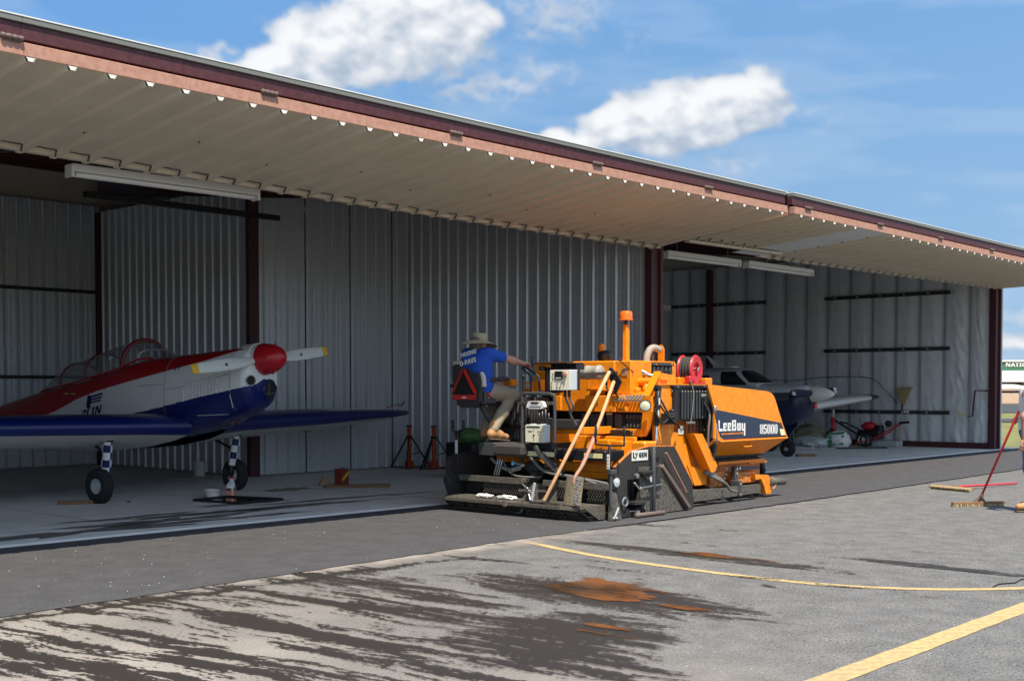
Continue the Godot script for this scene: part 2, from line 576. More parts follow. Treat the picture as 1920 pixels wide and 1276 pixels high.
func ragged(pts: Array, step: float, amp: float, sd: int) -> Array:   # a polyline with an uneven edge
	var n := fbm(sd, 1.0, 3)
	var o := []
	for i in pts.size() - 1:
		var a := Vector2(pts[i][0], pts[i][1])
		var b := Vector2(pts[i + 1][0], pts[i + 1][1])
		var k := maxi(1, int(a.distance_to(b) / step))
		var side := (b - a).orthogonal().normalized()
		for j in k:
			var p := a.lerp(b, float(j) / k)
			p += side * n.get_noise_2d(p.x * 2.3, p.y * 2.3) * amp
			o.append([p.x, p.y])
	o.append(pts[-1])
	return o

func blob(cx: float, cz: float, rx: float, rz: float, rough: float, sd: int, n := 48) -> Array:
	var ns := fbm(sd, 1.0, 4)
	var o := []
	for i in n:
		var a := TAU * i / n
		var r := 1.0 + rough * ns.get_noise_2d(cos(a) * 1.6, sin(a) * 1.6) * 1.6
		r = clampf(r + 0.10 * ns.get_noise_2d(cos(a) * 6.0 + 9.0, sin(a) * 6.0), 0.35, 1.9)
		o.append([cx + cos(a) * rx * r, cz + sin(a) * rz * r])
	return o

func make_ground() -> void:
	O = Vector3.ZERO
	struct(sheet("grass", [[-600, 900], [1500, 900], [1500, -1500], [-600, -1500]], -0.06, "grass_ground"))
	# far bands of the airfield seen past the last hangar, across the line of sight
	var f := Vector2(0.7387, -0.6741)
	var r := Vector2(0.6741, 0.7387)
	var band := func(nm: String, d0: float, d1: float, y: float, m: String) -> void:
		var q := []
		for s in [[d0, -0.10], [d0, 1.2], [d1, 1.2], [d1, -0.10]]:
			var p: Vector2 = f * s[0] + r * (s[0] * s[1] + 20.0)
			q.append([p.x, p.y])
		struct(sheet(nm, q, y, m))
	band.call("dry_field", 122.0, 520.0, -0.03, "dry_field")
	band.call("taxiway", 75.0, 116.0, -0.03, "far_tarmac")
	band.call("path", 54.0, 60.0, -0.03, "far_tarmac")
	var apron = sheet("apron", [[-30, 40], [60, 40], [60, -7.0], [31.5, -9.0], [30.5, -12.5], [-30, -12.5]], 0.0, "old_asphalt")
	struct(apron, "old weathered grey asphalt apron with wet streaks")
	# the strip of newly laid asphalt between slab and apron
	var near := ragged([[-14, -7.4], [3.47, -7.53], [8.68, -7.78], [13.9, -7.76], [22.1, -7.95], [33.0, -8.3]], 0.16, 0.035, 5)
	var far := ragged([[33.0, -10.9], [29.2, -10.80], [-14, -10.80]], 0.3, 0.02, 9)
	struct(sheet("fresh_asphalt", near + far, 0.014, "fresh_asphalt"), "newly laid dark asphalt strip along the hangars")
	var slab_st := ST()
	bx(slab_st, Vector3(1.3, -0.2, -21.4), Vector3(28.9, 0.034, -10.79), 0.008)
	var slab = struct(obj("hangar_floor", slab_st, M["concrete"]), "grey concrete hangar floor with damp patches")
	for s in [[5.9, -11.25, 1.5, 0.18, 2], [7.2, -11.55, 0.9, 0.14, 3], [8.0, -11.9, 1.0, 0.10, 4], [6.9, -12.1, 0.7, 0.08, 6], [9.2, -11.8, 1.1, 0.13, 7], [9.9, -12.2, 0.8, 0.07, 8], [7.9, -11.2, 0.7, 0.06, 12], [8.9, -12.55, 0.55, 0.09, 14], [11.3, -12.1, 0.5, 0.04, 15]]:
		sheet("damp_stain", blob(s[0], s[1], s[2], s[3], 0.9, s[4] + 60, 60), 0.038, "damp_concrete", slab)
	var jn := ST()
	for x in [6.6, 10.9, 19.4, 23.7]:
		bx(jn, Vector3(x, 0.034, -21), Vector3(x + 0.008, 0.036, -10.85), 0.0)
	bx(jn, Vector3(1.4, 0.034, -11.72), Vector3(28.8, 0.036, -11.71), 0.0)
	obj("floor_joint", jn, M["mid_grey"], slab)
	# yellow markings
	var line := func(pts: Array, w: float) -> void:
		var l := []
		var rr := []
		for i in pts.size():
			var a := Vector2(pts[maxi(i - 1, 0)][0], pts[maxi(i - 1, 0)][1])
			var b := Vector2(pts[mini(i + 1, pts.size() - 1)][0], pts[mini(i + 1, pts.size() - 1)][1])
			var s := (b - a).orthogonal().normalized() * w * 0.5
			l.append([pts[i][0] + s.x, pts[i][1] + s.y])
			rr.push_front([pts[i][0] - s.x, pts[i][1] - s.y])
		var rg := ragged(l, 0.05, 0.010, 77)
		rg.append_array(ragged(rr, 0.05, 0.010, 78))
		sheet("yellow_line", rg, 0.004, "line_worn", apron)
	var cv := []
	for p in smooth_path([Vector3(8.6, 0, -7.7), Vector3(8.30, 0, -6.7), Vector3(8.16, 0, -5.74), Vector3(8.16, 0, -4.53), Vector3(8.42, 0, -3.82), Vector3(9.01, 0, -3.2), Vector3(10.2, 0, -2.5), Vector3(12.5, 0, -1.9)], 6):
		cv.append([p.x, p.z])
	line.call(cv, 0.10)
	line.call([[1.0, -2.92], [5.5, -2.90], [8.4, -2.91]], 0.155)
	# water run-off: dark wet streaks that run from the strip towards the viewer
	streaks(apron)
	var ck := ST()
	for k in 5:
		var p := Vector3(8.9 + k * 0.9, 0.006, -3.4 + k * 0.12)
		var pts := []
		for i in 14:
			pts.append(p + Vector3(i * 0.16 + rng.randf_range(-0.02, 0.02), 0, i * 0.03 + rng.randf_range(-0.05, 0.05)))
		tube(ck, pts, 0.005, 4)
	obj("crack", ck, M["dark_gap"], apron)
	# loose grit on both surfaces
	var grit := ST()
	for i in 260:
		var x := rng.randf_range(3.0, 24.0)
		var z := rng.randf_range(-10.2, -7.3)
		var s := rng.randf_range(0.002, 0.0065)
		var c := Vector3(x, 0.015 + s * 0.5, z)
		tri(grit, c + Vector3(s, 0, 0), c + Vector3(-s, 0, s), c + Vector3(0, s * 1.2, 0), Vector3.UP)
		tri(grit, c + Vector3(-s, 0, s), c + Vector3(-s * 0.4, 0, -s), c + Vector3(0, s * 1.2, 0), Vector3.UP)
		tri(grit, c + Vector3(-s * 0.4, 0, -s), c + Vector3(s, 0, 0), c + Vector3(0, s * 1.2, 0), Vector3.UP)
	obj("loose_grit", grit, M["pale_grey"], apron).set_meta("kind", "stuff")

# wet streaks: one sheet whose alpha holds the shapes of the water, darker and smoother than the dry asphalt
func stain_sheet(nm: String, apron: Node, m: StandardMaterial3D, r: Rect2, y: float) -> void:
	var am := ArrayMesh.new()
	var arr := []
	arr.resize(Mesh.ARRAY_MAX)
	arr[Mesh.ARRAY_VERTEX] = PackedVector3Array([Vector3(r.position.x, y, r.position.y), Vector3(r.end.x, y, r.position.y), Vector3(r.end.x, y, r.end.y), Vector3(r.position.x, y, r.end.y)])
	arr[Mesh.ARRAY_NORMAL] = PackedVector3Array([Vector3.UP, Vector3.UP, Vector3.UP, Vector3.UP])
	arr[Mesh.ARRAY_TEX_UV] = PackedVector2Array([Vector2(0, 0), Vector2(1, 0), Vector2(1, 1), Vector2(0, 1)])
	arr[Mesh.ARRAY_INDEX] = PackedInt32Array([0, 1, 2, 0, 2, 3])
	am.add_surface_from_arrays(Mesh.PRIMITIVE_TRIANGLES, arr)
	m.transparency = BaseMaterial3D.TRANSPARENCY_ALPHA
	m.texture_repeat = false
	put(nm, am, m, apron)

# one sheet whose alpha holds the shapes of pale dust and of wet streaks on the old asphalt, another the muddy puddles
func streaks(apron: Node) -> void:
	var w := 1600
	var h := 1024
	var x0 := 0.5
	var x1 := 13.5
	var z0 := -7.85
	var z1 := -1.4
	var na := fbm(301, 1.0, 4)
	var nb := fbm(302, 1.0, 3)
	var d := PackedByteArray()
	d.resize(w * h * 4)
	for j in h:
		var z := lerpf(z0, z1, (j + 0.5) / h)
		for i in w:
			var x := lerpf(x0, x1, (i + 0.5) / w)
			var o := (j * w + i) * 4
			var run := clampf((z + 7.72) / 5.0, 0.0, 1.0)              # 0 at the strip's edge
			var u := x - run * 0.50 + na.get_noise_2d(x * 0.6, z * 0.5) * 0.10
			var fine := nb.get_noise_2d(u * 12.0, z * 1.6)
			var tat := nb.get_noise_2d(u * 30.0, z * 11.0)
			var a := na.get_noise_2d(u * 0.9, z * 0.13) * 0.8 + na.get_noise_2d(u * 3.4 + 50.0, z * 0.33) * 0.75 + fine * 0.46 + tat * 0.26
			var edge_n := 0.10 * na.get_noise_2d(x * 1.3, 4.0)
			var area := smoothstep(1.0, 3.2, x) * (1.0 - smoothstep(5.4, 7.9, x + 0.35 * (z + 7.0))) * smoothstep(-7.76, -7.5, z) * (1.0 - smoothstep(-4.5, -3.2, z - (x - 4.0) * 0.12))
			var v := a * 0.95 + 0.62 * area - 0.66
			v = maxf(v, 0.25 - absf(z + 7.40 - edge_n - 0.02 * (x - 4.0)) * 3.2 + a * 0.35 - smoothstep(6.5, 9.5, x))         # along the edge
			v = maxf(v, na.get_noise_2d(x * 2.6, z * 0.9) * 0.5 + nb.get_noise_2d(x * 9.0, z * 2.4) * 0.45 - 0.47)          # scattered small marks
			for p in [[6.70, -5.35, 0.42, 1.25], [5.55, -4.6, 0.62, 0.62], [8.85, -5.9, 0.16, 1.5], [9.6, -4.0, 0.10, 0.9]]:
				var q := pow((x - p[0]) / p[2], 2.0) + pow((z - p[1]) / p[3], 2.0)
				if q < 2.0:
					v = maxf(v, 0.30 * (1.0 - q) + (fine * 0.6 + tat * 0.3 + a * 0.4) * 0.45)
			var wet := smoothstep(0.0, 0.07, v)
			wet *= smoothstep(-7.84, -7.74, z)
			var grain := nb.get_noise_2d(x * 70.0, z * 70.0)
			var wa := wet * (0.84 + 0.14 * grain)
			var dust := (1.0 - smoothstep(2.8, 7.2, x + 0.12 * (z + 7.5) + na.get_noise_2d(x * 0.4, z * 0.4) * 1.2)) * (0.58 + 0.30 * na.get_noise_2d(x * 0.7, z * 0.7) + 0.42 * grain)
			dust = maxf(dust, (1.0 - smoothstep(0.0, 0.45, z + 7.72)) * (1.0 - smoothstep(8.0, 11.0, x)) * (0.6 + 0.5 * na.get_noise_2d(x * 3.0, z * 3.0)))
			dust = clampf(dust, 0.0, 0.85) * smoothstep(x0, x0 + 1.0, x) * (1.0 - smoothstep(-2.4, -1.4, z))
			var al := maxf(wa, dust * (1.0 - wet))
			d[o] = int(lerpf(174.0, 46.0, wet))
			d[o + 1] = int(lerpf(166.0, 40.0, wet))
			d[o + 2] = int(lerpf(157.0, 35.0, wet))
			d[o + 3] = int(clampf(al, 0.0, 1.0) * 255.0)
	var m := mat("wet_asphalt", Color(1, 1, 1), 0.62)
	m.albedo_texture = bytes_tex(w, h, d, true)
	stain_sheet("wet_streaks", apron, m, Rect2(x0, z0, x1 - x0, z1 - z0), 0.009)
	w = 768
	h = 512
	x0 = 4.6
	z0 = -6.9
	x1 = 10.4
	z1 = -3.4
	d = PackedByteArray()
	d.resize(w * h * 4)
	for j in h:
		var z := lerpf(z0, z1, (j + 0.5) / h)
		for i in w:
			var x := lerpf(x0, x1, (i + 0.5) / w)
			var o := (j * w + i) * 4
			var rag := na.get_noise_2d(x * 1.9, z * 0.75) * 0.75 + nb.get_noise_2d(x * 7.0, z * 2.2) * 0.40 + nb.get_noise_2d(x * 22.0, z * 9.0) * 0.12
			var v := -1.0
			for p in [[6.97, -5.45, 0.31, 0.52], [6.62, -5.20, 0.10, 0.26], [5.62, -4.38, 0.075, 0.24], [5.80, -4.52, 0.045, 0.18], [6.66, -4.50, 0.075, 0.20], [8.95, -5.72, 0.12, 0.48]]:
				var q := pow((x - p[0]) / p[2], 2.0) + pow((z - p[1]) / p[3], 2.0)
				if q < 3.0:
					v = maxf(v, 0.55 * (1.0 - q) + rag * 1.15 - 0.04)
			var al := smoothstep(-0.04, 0.16, v)
			var k := clampf(0.5 + 1.5 * na.get_noise_2d(x * 2.2 + 7.0, z * 1.0) + 0.3 * v, 0.0, 1.0)
			d[o] = int(lerpf(50.0, 116.0, k))
			d[o + 1] = int(lerpf(40.0, 74.0, k))
			d[o + 2] = int(lerpf(32.0, 42.0, k))
			d[o + 3] = int(al * (0.80 + 0.18 * k) * 255.0)
	m = mat("mud_water_film", Color(1, 1, 1), 0.22)
	m.albedo_texture = bytes_tex(w, h, d, true)
	stain_sheet("mud_puddle", apron, m, Rect2(x0, z0, x1 - x0, z1 - z0), 0.013)

# ------------------------------------------------------------------ hangar
func roof_y(z: float) -> float:
	return 4.36 + 0.115 * (-10.9 - z)

# one ribbed sheet of k ribs: runs from p along dir, ribs stand out along out
func ribbed(st: SurfaceTool, p: Vector3, dir: Vector3, out: Vector3, k: int, pitch: float, y0: float, top: float, rib := 0.030) -> void:
	var pr := []
	for i in k:
		for q in [[0.0, 0.0], [0.14, 0.0], [0.17, 0.003], [0.22, 0.003], [0.25, 0.0], [0.38, 0.0], [0.465, 1.0], [0.535, 1.0], [0.62, 0.0], [0.76, 0.0], [0.79, 0.003], [0.84, 0.003], [0.87, 0.0]]:
			pr.append(Vector2((i + q[0]) * pitch, rib if q[1] == 1.0 else q[1]))
	pr.append(Vector2(k * pitch + 0.004, 0.002))
	for i in pr.size() - 1:
		var a: Vector3 = p + dir * pr[i].x + out * pr[i].y
		var b: Vector3 = p + dir * pr[i + 1].x + out * pr[i + 1].y
		var ta := minf(top, roof_y(a.z) - 0.05)
		var tb := minf(top, roof_y(b.z) - 0.05)
		a.y = y0
		b.y = y0
		quad(st, a, b, Vector3(b.x, tb, b.z), Vector3(a.x, ta, a.z), out + dir * signf(pr[i].y - pr[i + 1].y) * 0.8)

func ribbed_wall(parent: Node, p: Vector3, dir: Vector3, out: Vector3, length: float, pitch: float, top: float, ribs := 4, y0 := 0.05) -> void:
	var n := int(round(length / pitch))
	var i := 0
	while i < n:
		var k := mini(ribs, n - i)
		var st := ST()
		ribbed(st, p + dir * (i * pitch) + out * (0.0012 if (i / ribs) % 2 else 0.0), dir, out, k, length / n, y0, top)
		obj("wall_panel", st, M["galvanised"], parent)
		i += k

func screws(parent: Node, p: Vector3, dir: Vector3, out: Vector3, n: int, pitch: float) -> void:
	var st := ST()
	for i in n:
		var c := p + dir * (i * pitch) + out * 0.004
		lathe(st, c, out, [Vector2(0.0, 0.008), Vector2(0.009, 0.006), Vector2(0.010, 0.0)], 6, true)
	obj("screw_row", st, M["mid_grey"], parent).set_meta("kind", "stuff")

func make_hangar() -> void:
	var h = thing("hangar_row", "long metal hangar row with ribbed galvanised walls and maroon columns", "hangar", Vector3(15.08, 0, -10.9))
	var zb := -16.31
	# left bay: recess wall facing the apron, partition coming forward, tail bay behind
	ribbed_wall(h, Vector3(11.80, 0, zb), Vector3.RIGHT, Vector3.BACK, 3.28, 0.242, 4.75)
	ribbed_wall(h, Vector3(15.083, 0, zb), Vector3.BACK, Vector3.LEFT, 5.41, 0.2305, 4.75)
	ribbed_wall(h, Vector3(11.68, 0, -21.06), Vector3.BACK, Vector3.LEFT, 4.74, 0.237, 4.72)
	ribbed_wall(h, Vector3(4.9, 0, -21.06), Vector3.RIGHT, Vector3.BACK, 6.78, 0.242, 4.82)
	ribbed_wall(h, Vector3(4.9, 0, -21.06), Vector3.BACK, Vector3.RIGHT, 4.74, 0.237, 4.72)
	ribbed_wall(h, Vector3(1.5, 0, zb), Vector3.RIGHT, Vector3.BACK, 3.4, 0.242, 4.75)
	ribbed_wall(h, Vector3(1.5, 0, zb), Vector3.BACK, Vector3.RIGHT, 5.41, 0.2305, 4.75)
	screws(h, Vector3(11.86, 2.94, zb), Vector3.RIGHT, Vector3.BACK, 14, 0.242)
	screws(h, Vector3(11.86, 0.28, zb), Vector3.RIGHT, Vector3.BACK, 14, 0.242)
	screws(h, Vector3(15.083, 2.94, zb + 0.1), Vector3.BACK, Vector3.LEFT, 23, 0.2305)
	screws(h, Vector3(15.083, 0.28, zb + 0.1), Vector3.BACK, Vector3.LEFT, 23, 0.2305)
	var cols := [[15.00, -10.98, 15.28, -10.80], [11.60, -16.36, 11.79, -16.26], [11.58, -21.05, 11.72, -20.95], [28.58, -11.0, 28.86, -10.80], [28.42, -18.72, 28.6, -18.6], [1.36, -10.98, 1.62, -10.80]]
	for c in cols:
		var st := ST()
		var top := minf(4.7, roof_y(c[1]) - 0.03)
		if c[0] > 14.0 and c[1] > -11.1:   # lipped channel: web and two flanges
			bx(st, Vector3(c[0], 0.0, c[1]), Vector3(c[0] + 0.17, top, c[3] - 0.05), 0.004)
			bx(st, Vector3(c[0] + 0.174, 0.0, c[1]), Vector3(c[0] + 0.206, top, c[3]), 0.004)
			bx(st, Vector3(c[0] + 0.21, 0.0, c[1]), Vector3(c[2], top, c[3] - 0.03), 0.004)
		else:
			bx(st, Vector3(c[0], 0.0, c[1]), Vector3(c[2], top, c[3]), 0.004)
		obj("column", st, M["maroon"], h)
	var st1 := ST()
	bx(st1, Vector3(28.865, 0.0, -11.0), Vector3(28.93, 4.3, -10.82), 0.004)
	obj("corner_trim", st1, M["pale_grey"], h)
	# girts in the tail bay
	for y in [3.20, 1.63]:
		var g := ST()
		bx(g, Vector3(4.95, y, -21.02), Vector3(11.57, y + 0.055, -20.93))
		obj("wall_girt", g, M["black_paint"], h)
	# roof, header and rafters
	var rf := ST()
	for i in 28:
		var xa := 1.2 + i * 0.99
		prism(rf, [Vector3(xa, roof_y(-10.85), -10.85), Vector3(xa + 0.985, roof_y(-10.85), -10.85), Vector3(xa + 0.985, roof_y(-21.4), -21.4), Vector3(xa, roof_y(-21.4), -21.4)], Vector3(0, 0.05, 0))
	obj("roof", rf, M["black_paint"], h)
	for z in [-12.6, -14.4, -16.45, -18.3, -20.2]:
		var g := ST()
		bx(g, Vector3(1.5, roof_y(z) - 0.22, z - 0.035), Vector3(28.6, roof_y(z) - 0.012, z + 0.035))
		obj("purlin", g, M["maroon"], h)
	for x in [6.8, 11.68, 21.9]:
		var g := ST()
		bar(g, Vector3(x, roof_y(-11.0) - 0.36, -11.0), Vector3(x, roof_y(-21.0) - 0.36, -21.0), 0.14, 0.24)
		obj("rafter", g, M["maroon"], h)
	for q in [[1.3, 15.1, 3.70], [15.2, 28.9, 3.80]]:
		var g := ST()
		bx(g, Vector3(q[0], q[2], -11.06), Vector3(q[1], 4.34, -10.92))
		obj("header_beam", g, M["maroon"], h)
	var gb := ST()
	bx(gb, Vector3(8.3, 4.02, -15.4), Vector3(11.5, 4.10, -15.3))
	obj("hanging_rail", gb, M["black_paint"], h)
	# outside skins that close the building: rear, right end, and the shut bay on the left
	var sk := ST()
	bx(sk, Vector3(1.3, 0, -21.5), Vector3(28.95, 5.5, -21.44), 0.0)
	obj("rear_wall", sk, M["beige_steel"], h)
	var se := ST()
	zpoly_x(se, [[0.0, -11.02], [4.3, -11.02], [5.5, -21.42], [0.0, -21.42]], 28.87, 0.05)
	obj("end_wall", se, M["beige_steel"], h)
	var sp := ST()
	bx(sp, Vector3(15.10, 0, -21.4), Vector3(15.12, 4.9, -10.99), 0.0)
	obj("partition", sp, M["pale_steel"], h)
	ribbed_wall(h, Vector3(-14.0, 0, -10.86), Vector3.RIGHT, Vector3.BACK, 15.3, 0.325, 4.3, 3, 0.0)
	# right bay: studs, white vapour barrier between them, dark braces, maroon base rail
	var xe := 28.684
	var zs := []
	for i in 17:
		zs.append(-11.46 - i * 0.612)
	var wr := fbm(611, 1.0, 4)
	var prev := -11.03
	for i in zs.size():
		var z: float = zs[i]
		var g := ST()
		var top := minf(4.85, roof_y(z) - 0.05)
		bx(g, Vector3(xe - 0.055, 0.03, z - 0.026), Vector3(xe - 0.002, top, z + 0.026), 0.003)
		if i < 4:
			bx(g, Vector3(xe - 0.058, 0.03, z - 0.030), Vector3(xe - 0.001, 1.75, z + 0.030), 0.003)
		obj("wall_stud", g, M["stud_steel"], h)
		insulation(h, xe, prev - 0.02, z + 0.02, wr, i)
		prev = z
	for y in [3.745, 2.41, 0.87]:
		for q in [[-15.25, -11.95], [-20.0, -16.95]]:
			if y < 1.0 and q[0] < -16.0:
				continue
			var g := ST()
			bx(g, Vector3(xe - 0.078, y - 0.045, q[0]), Vector3(xe - 0.060, y + 0.045, q[1]))
			var b = obj("wall_brace", g, M["brace_steel"], h)
			var s2 := ST()
			var z: float = q[0] + 0.3
			while z < q[1]:
				bx(s2, Vector3(xe - 0.081, y - 0.012, z - 0.03), Vector3(xe - 0.0785, y + 0.012, z + 0.03), 0.0)
				z += 0.612
			obj("slot_row", s2, M["pale_grey"], b)
	var br := ST()
	bx(br, Vector3(xe - 0.10, 0.032, -21.0), Vector3(xe + 0.02, 0.17, -11.02))
	obj("base_rail", br, M["maroon"], h)
	var bk := ST()
	bx(bk, Vector3(15.14, 0.03, -21.10), Vector3(28.66, 4.9, -21.06), 0.0)
	obj("rear_lining", bk, M["vapour_barrier"], h)
	var wire := ST()
	tube(wire, smooth_path([Vector3(xe - 0.09, 1.72, -17.2), Vector3(xe - 0.09, 1.66, -16.2), Vector3(xe - 0.09, 1.74, -15.2), Vector3(xe - 0.09, 1.72, -14.0), Vector3(xe - 0.09, 1.45, -13.6), Vector3(xe - 0.09, 1.1, -13.25)], 6), 0.008, 5)
	obj("cable", wire, M["rubber"], h)
	var so := ST()
	for s in [-0.035, 0.035]:
		lathe(so, Vector3(xe - 0.10, 0.88, -13.0 + s), Vector3.LEFT, [Vector2(0.033, 0), Vector2(0.033, 0.03), Vector2(0, 0.03)], 10)
	obj("socket", so, M["white"], h)
	# crank handle by the end column
	var ch := ST()
	tube(ch, [Vector3(28.55, 1.40, -10.95), Vector3(28.40, 1.40, -11.25), Vector3(28.40, 0.80, -11.30), Vector3(28.35, 0.80, -11.40)], 0.022, 6)
	obj("crank_handle", ch, M["maroon"], h)

func zpoly_x(st: SurfaceTool, pts: Array, x: float, t: float) -> void:
	xpoly(st, pts, x, t)

func insulation(h: Node, xe: float, za: float, zb: float, wr: FastNoiseLite, i: int) -> void:
	var ny := 46
	var nz := 10
	var st := ST()
	var g := []
	var rz := 0.5 * (za + zb)
	var sg := ST()
	sg.set_smooth_group(0)
	for a in nz + 1:
		var row := []
		for b in ny + 1:
			var fz := float(a) / nz
			var y := 0.16 + 4.6 * b / ny
			y = minf(y, roof_y(rz) - 0.06)
			var edge := sin(fz * PI)
			var loose := 1.0 + 1.6 * clampf(1.0 - y / 1.2, 0.0, 1.0) + (1.0 if i < 2 else 0.0)
			var n1 := wr.get_noise_3d(y * 2.2 + fz * 2.0 + i * 7.0, fz * 2.6 - y * 1.1, i * 3.1)
			var n2 := 1.0 - 2.2 * absf(wr.get_noise_3d(y * 1.4 - fz * 1.1, i * 5.0 + fz * 1.8, 9.0))
			row.append(Vector3(xe + 0.010 - edge * (0.022 + 0.016 * n1 * loose + 0.020 * n2 * loose), y, lerpf(za, zb, fz)))
		g.append(row)
	for a in nz:
		for b in ny:
			if g[a][b + 1].y - g[a][b].y < 1e-4:
				continue
			for q in [[0, 0, 1, 0, 1, 1], [0, 0, 1, 1, 0, 1]]:
				for k in 3:
					sg.add_vertex(g[a + q[k * 2]][b + q[k * 2 + 1]] - O)
	sg.generate_normals()
	obj("insulation_sheet", sg, M["vapour_barrier"], h)

# folded bi-fold door seen from below: ribbed lower leaf, faded frame of the lower leaf, maroon frame of the upper leaf
func make_door(nm: String, label: String, xa: float, xb: float, tip: Callable, inner: Callable, zt: float, pale: Array, short_to: float) -> void:
	var d = thing(nm, label, "hangar door", Vector3(xa, 0, -10.87), "folded hangar doors")
	var zi := -10.87
	var pitch := 0.325
	var n := int((xb - xa) / pitch)
	var rib_cap := ST()
	var o_keep := O
	O = Vector3.ZERO
	zpoly(rib_cap, [[-0.034, 0.0], [-0.030, 0.0], [-0.014, -0.026], [0.014, -0.026], [0.030, 0.0], [0.034, 0.0], [0.017, -0.031], [-0.017, -0.031]], 0.0, 0.006)
	zpoly(rib_cap, [[-0.029, 0.0], [0.029, 0.0], [0.013, -0.025], [-0.013, -0.025]], -0.004, 0.002)
	O = o_keep
	var cap := rib_cap.commit()
	var i := 0
	while i < n:
		var k := mini(3, n - i)
		var x0 := xa + i * pitch
		var is_pale: bool = pale.size() > 0 and x0 + 0.5 > pale[0] and x0 + 0.5 < pale[1]
		var ze := zi + (0.42 if x0 < short_to else 0.0)
		var st := ST()
		for r in k:
			for q in [[0.0, 0.0, 0.36, 0.0], [0.36, 0.0, 0.42, 1.0], [0.42, 1.0, 0.59, 1.0], [0.59, 1.0, 0.65, 0.0], [0.65, 0.0, 1.0, 0.0]]:
				var ua: float = x0 + (r + q[0]) * pitch
				var ub: float = x0 + (r + q[2]) * pitch
				var ha: float = q[1] * -0.038
				var hb: float = q[3] * -0.038
				if is_pale:
					ha = 0.0
					hb = 0.0
				var f := (ze - zt) / (zi - zt)
				var ya: float = lerpf(tip.call(ua), inner.call(ua), f)
				var yb: float = lerpf(tip.call(ub), inner.call(ub), f)
				quad(st, Vector3(ua, tip.call(ua) + ha, zt), Vector3(ub, tip.call(ub) + hb, zt), Vector3(ub, yb + hb, ze), Vector3(ua, ya + ha, ze), Vector3.DOWN + Vector3(ha - hb, 0, 0) * 20.0)
				quad(st, Vector3(ua, tip.call(ua) + ha + 0.004, zt), Vector3(ub, tip.call(ub) + hb + 0.004, zt), Vector3(ub, yb + hb + 0.004, ze), Vector3(ua, ya + ha + 0.004, ze), Vector3.UP)
			if not is_pale:
				var c := put("rib_cap", cap, M["off_white"], d)
				var xm := x0 + (r + 0.505) * pitch
				c.position = Vector3(xm, tip.call(xm) - 0.002, zt + 0.006) - O
		var pn = obj("pale_panel" if is_pale else "skin_panel", st, M["pale_steel"] if is_pale else M["beige_steel"], d)
		if not is_pale:   # the notched trim at the inner edge and its screws
			var t := ST()
			for r in k:
				var ua := x0 + r * pitch
				var y: float = inner.call(ua) if ze == zi else lerpf(tip.call(ua), inner.call(ua), 0.81)
				bar(t, Vector3(ua, y + 0.009, ze + 0.17), Vector3(ua + 0.115, y + 0.009, ze + 0.17), 0.016, 0.006, Vector3.UP, 0.0)
				bar(t, Vector3(ua + 0.215, y + 0.009, ze + 0.17), Vector3(ua + 0.325, y + 0.009, ze + 0.17), 0.016, 0.006, Vector3.UP, 0.0)
				bar(t, Vector3(ua + 0.115, y + 0.007, ze + 0.17), Vector3(ua + 0.138, y - 0.036, ze + 0.10), 0.016, 0.006, Vector3.UP, 0.0)
				for s in [Vector3(ua + 0.19, y + 0.002, ze + 0.23), Vector3(ua + 0.05, y + 0.07 + 0.03 * (i % 2), ze + 0.8 + 0.3 * (i % 2))]:
					if s.z < ze + 0.3 or (i + r) % 3 == 0:
						box(t, s, Vector3(0.015, 0.012, 0.015), 0.0)
			obj("trim_seam", t, M["dark_grey"], pn)
		else:
			var t := ST()
			for r in 5:
				box(t, Vector3(x0 + 0.94, lerpf(tip.call(x0), inner.call(x0), 0.15 + r * 0.19) - 0.004, lerpf(zt, zi, 0.15 + r * 0.19)), Vector3(0.03, 0.012, 0.02), 0.0)
			obj("panel_clip", t, M["dark_grey"], pn)
		i += k
	var step := 1.36
	var x := xa
	while x < xb - 0.05:
		var e := minf(x + step, xb)
		var a := ST()
		var y0: float = inner.call(x)
		var y1: float = inner.call(e)
		bar(a, Vector3(x, y0 - 0.004, zi + (0.42 if x < short_to - 0.3 else 0.0) + 0.03), Vector3(e - 0.002, y1 - 0.004, zi + (0.42 if x < short_to - 0.3 else 0.0) + 0.03), 0.09, 0.036, Vector3.UP, 0.003)
		obj("edge_trim", a, M["beige_steel"], d)
		var b := ST()
		var p0: float = tip.call(x)
		var p1: float = tip.call(e)
		bar(b, Vector3(x, p0 + 0.052, zt - 0.045), Vector3(e - 0.001, p1 + 0.052, zt - 0.045), 0.09, 0.098, Vector3.UP, 0.004)
		obj("lower_frame", b, M["faded_pink"], d)
		var c := ST()
		bar(c, Vector3(x, p0 + 0.188, zt - 0.085), Vector3(e - 0.001, p1 + 0.188, zt - 0.085), 0.09, 0.115, Vector3.UP, 0.004)
		obj("upper_frame", c, M["maroon"], d)
		var g := ST()
		bar(g, Vector3(x, p0 + 0.270, zt - 0.07), Vector3(e - 0.001, p1 + 0.270, zt - 0.07), 0.10, 0.042, Vector3.UP, 0.003)
		obj("drip_edge", g, M["grey_trim"], d)
		var w := ST()
		bar(w, Vector3(x, p0 + 0.297, zt - 0.08), Vector3(e - 0.001, p1 + 0.297, zt - 0.08), 0.13, 0.010, Vector3.UP, 0.0)
		obj("lit_skin_edge", w, M["off_white"], d)  # off-white strip paints in the sunlit top of the upper skin
		x = e
	# hinges between the leaves
	x = xa + 0.28
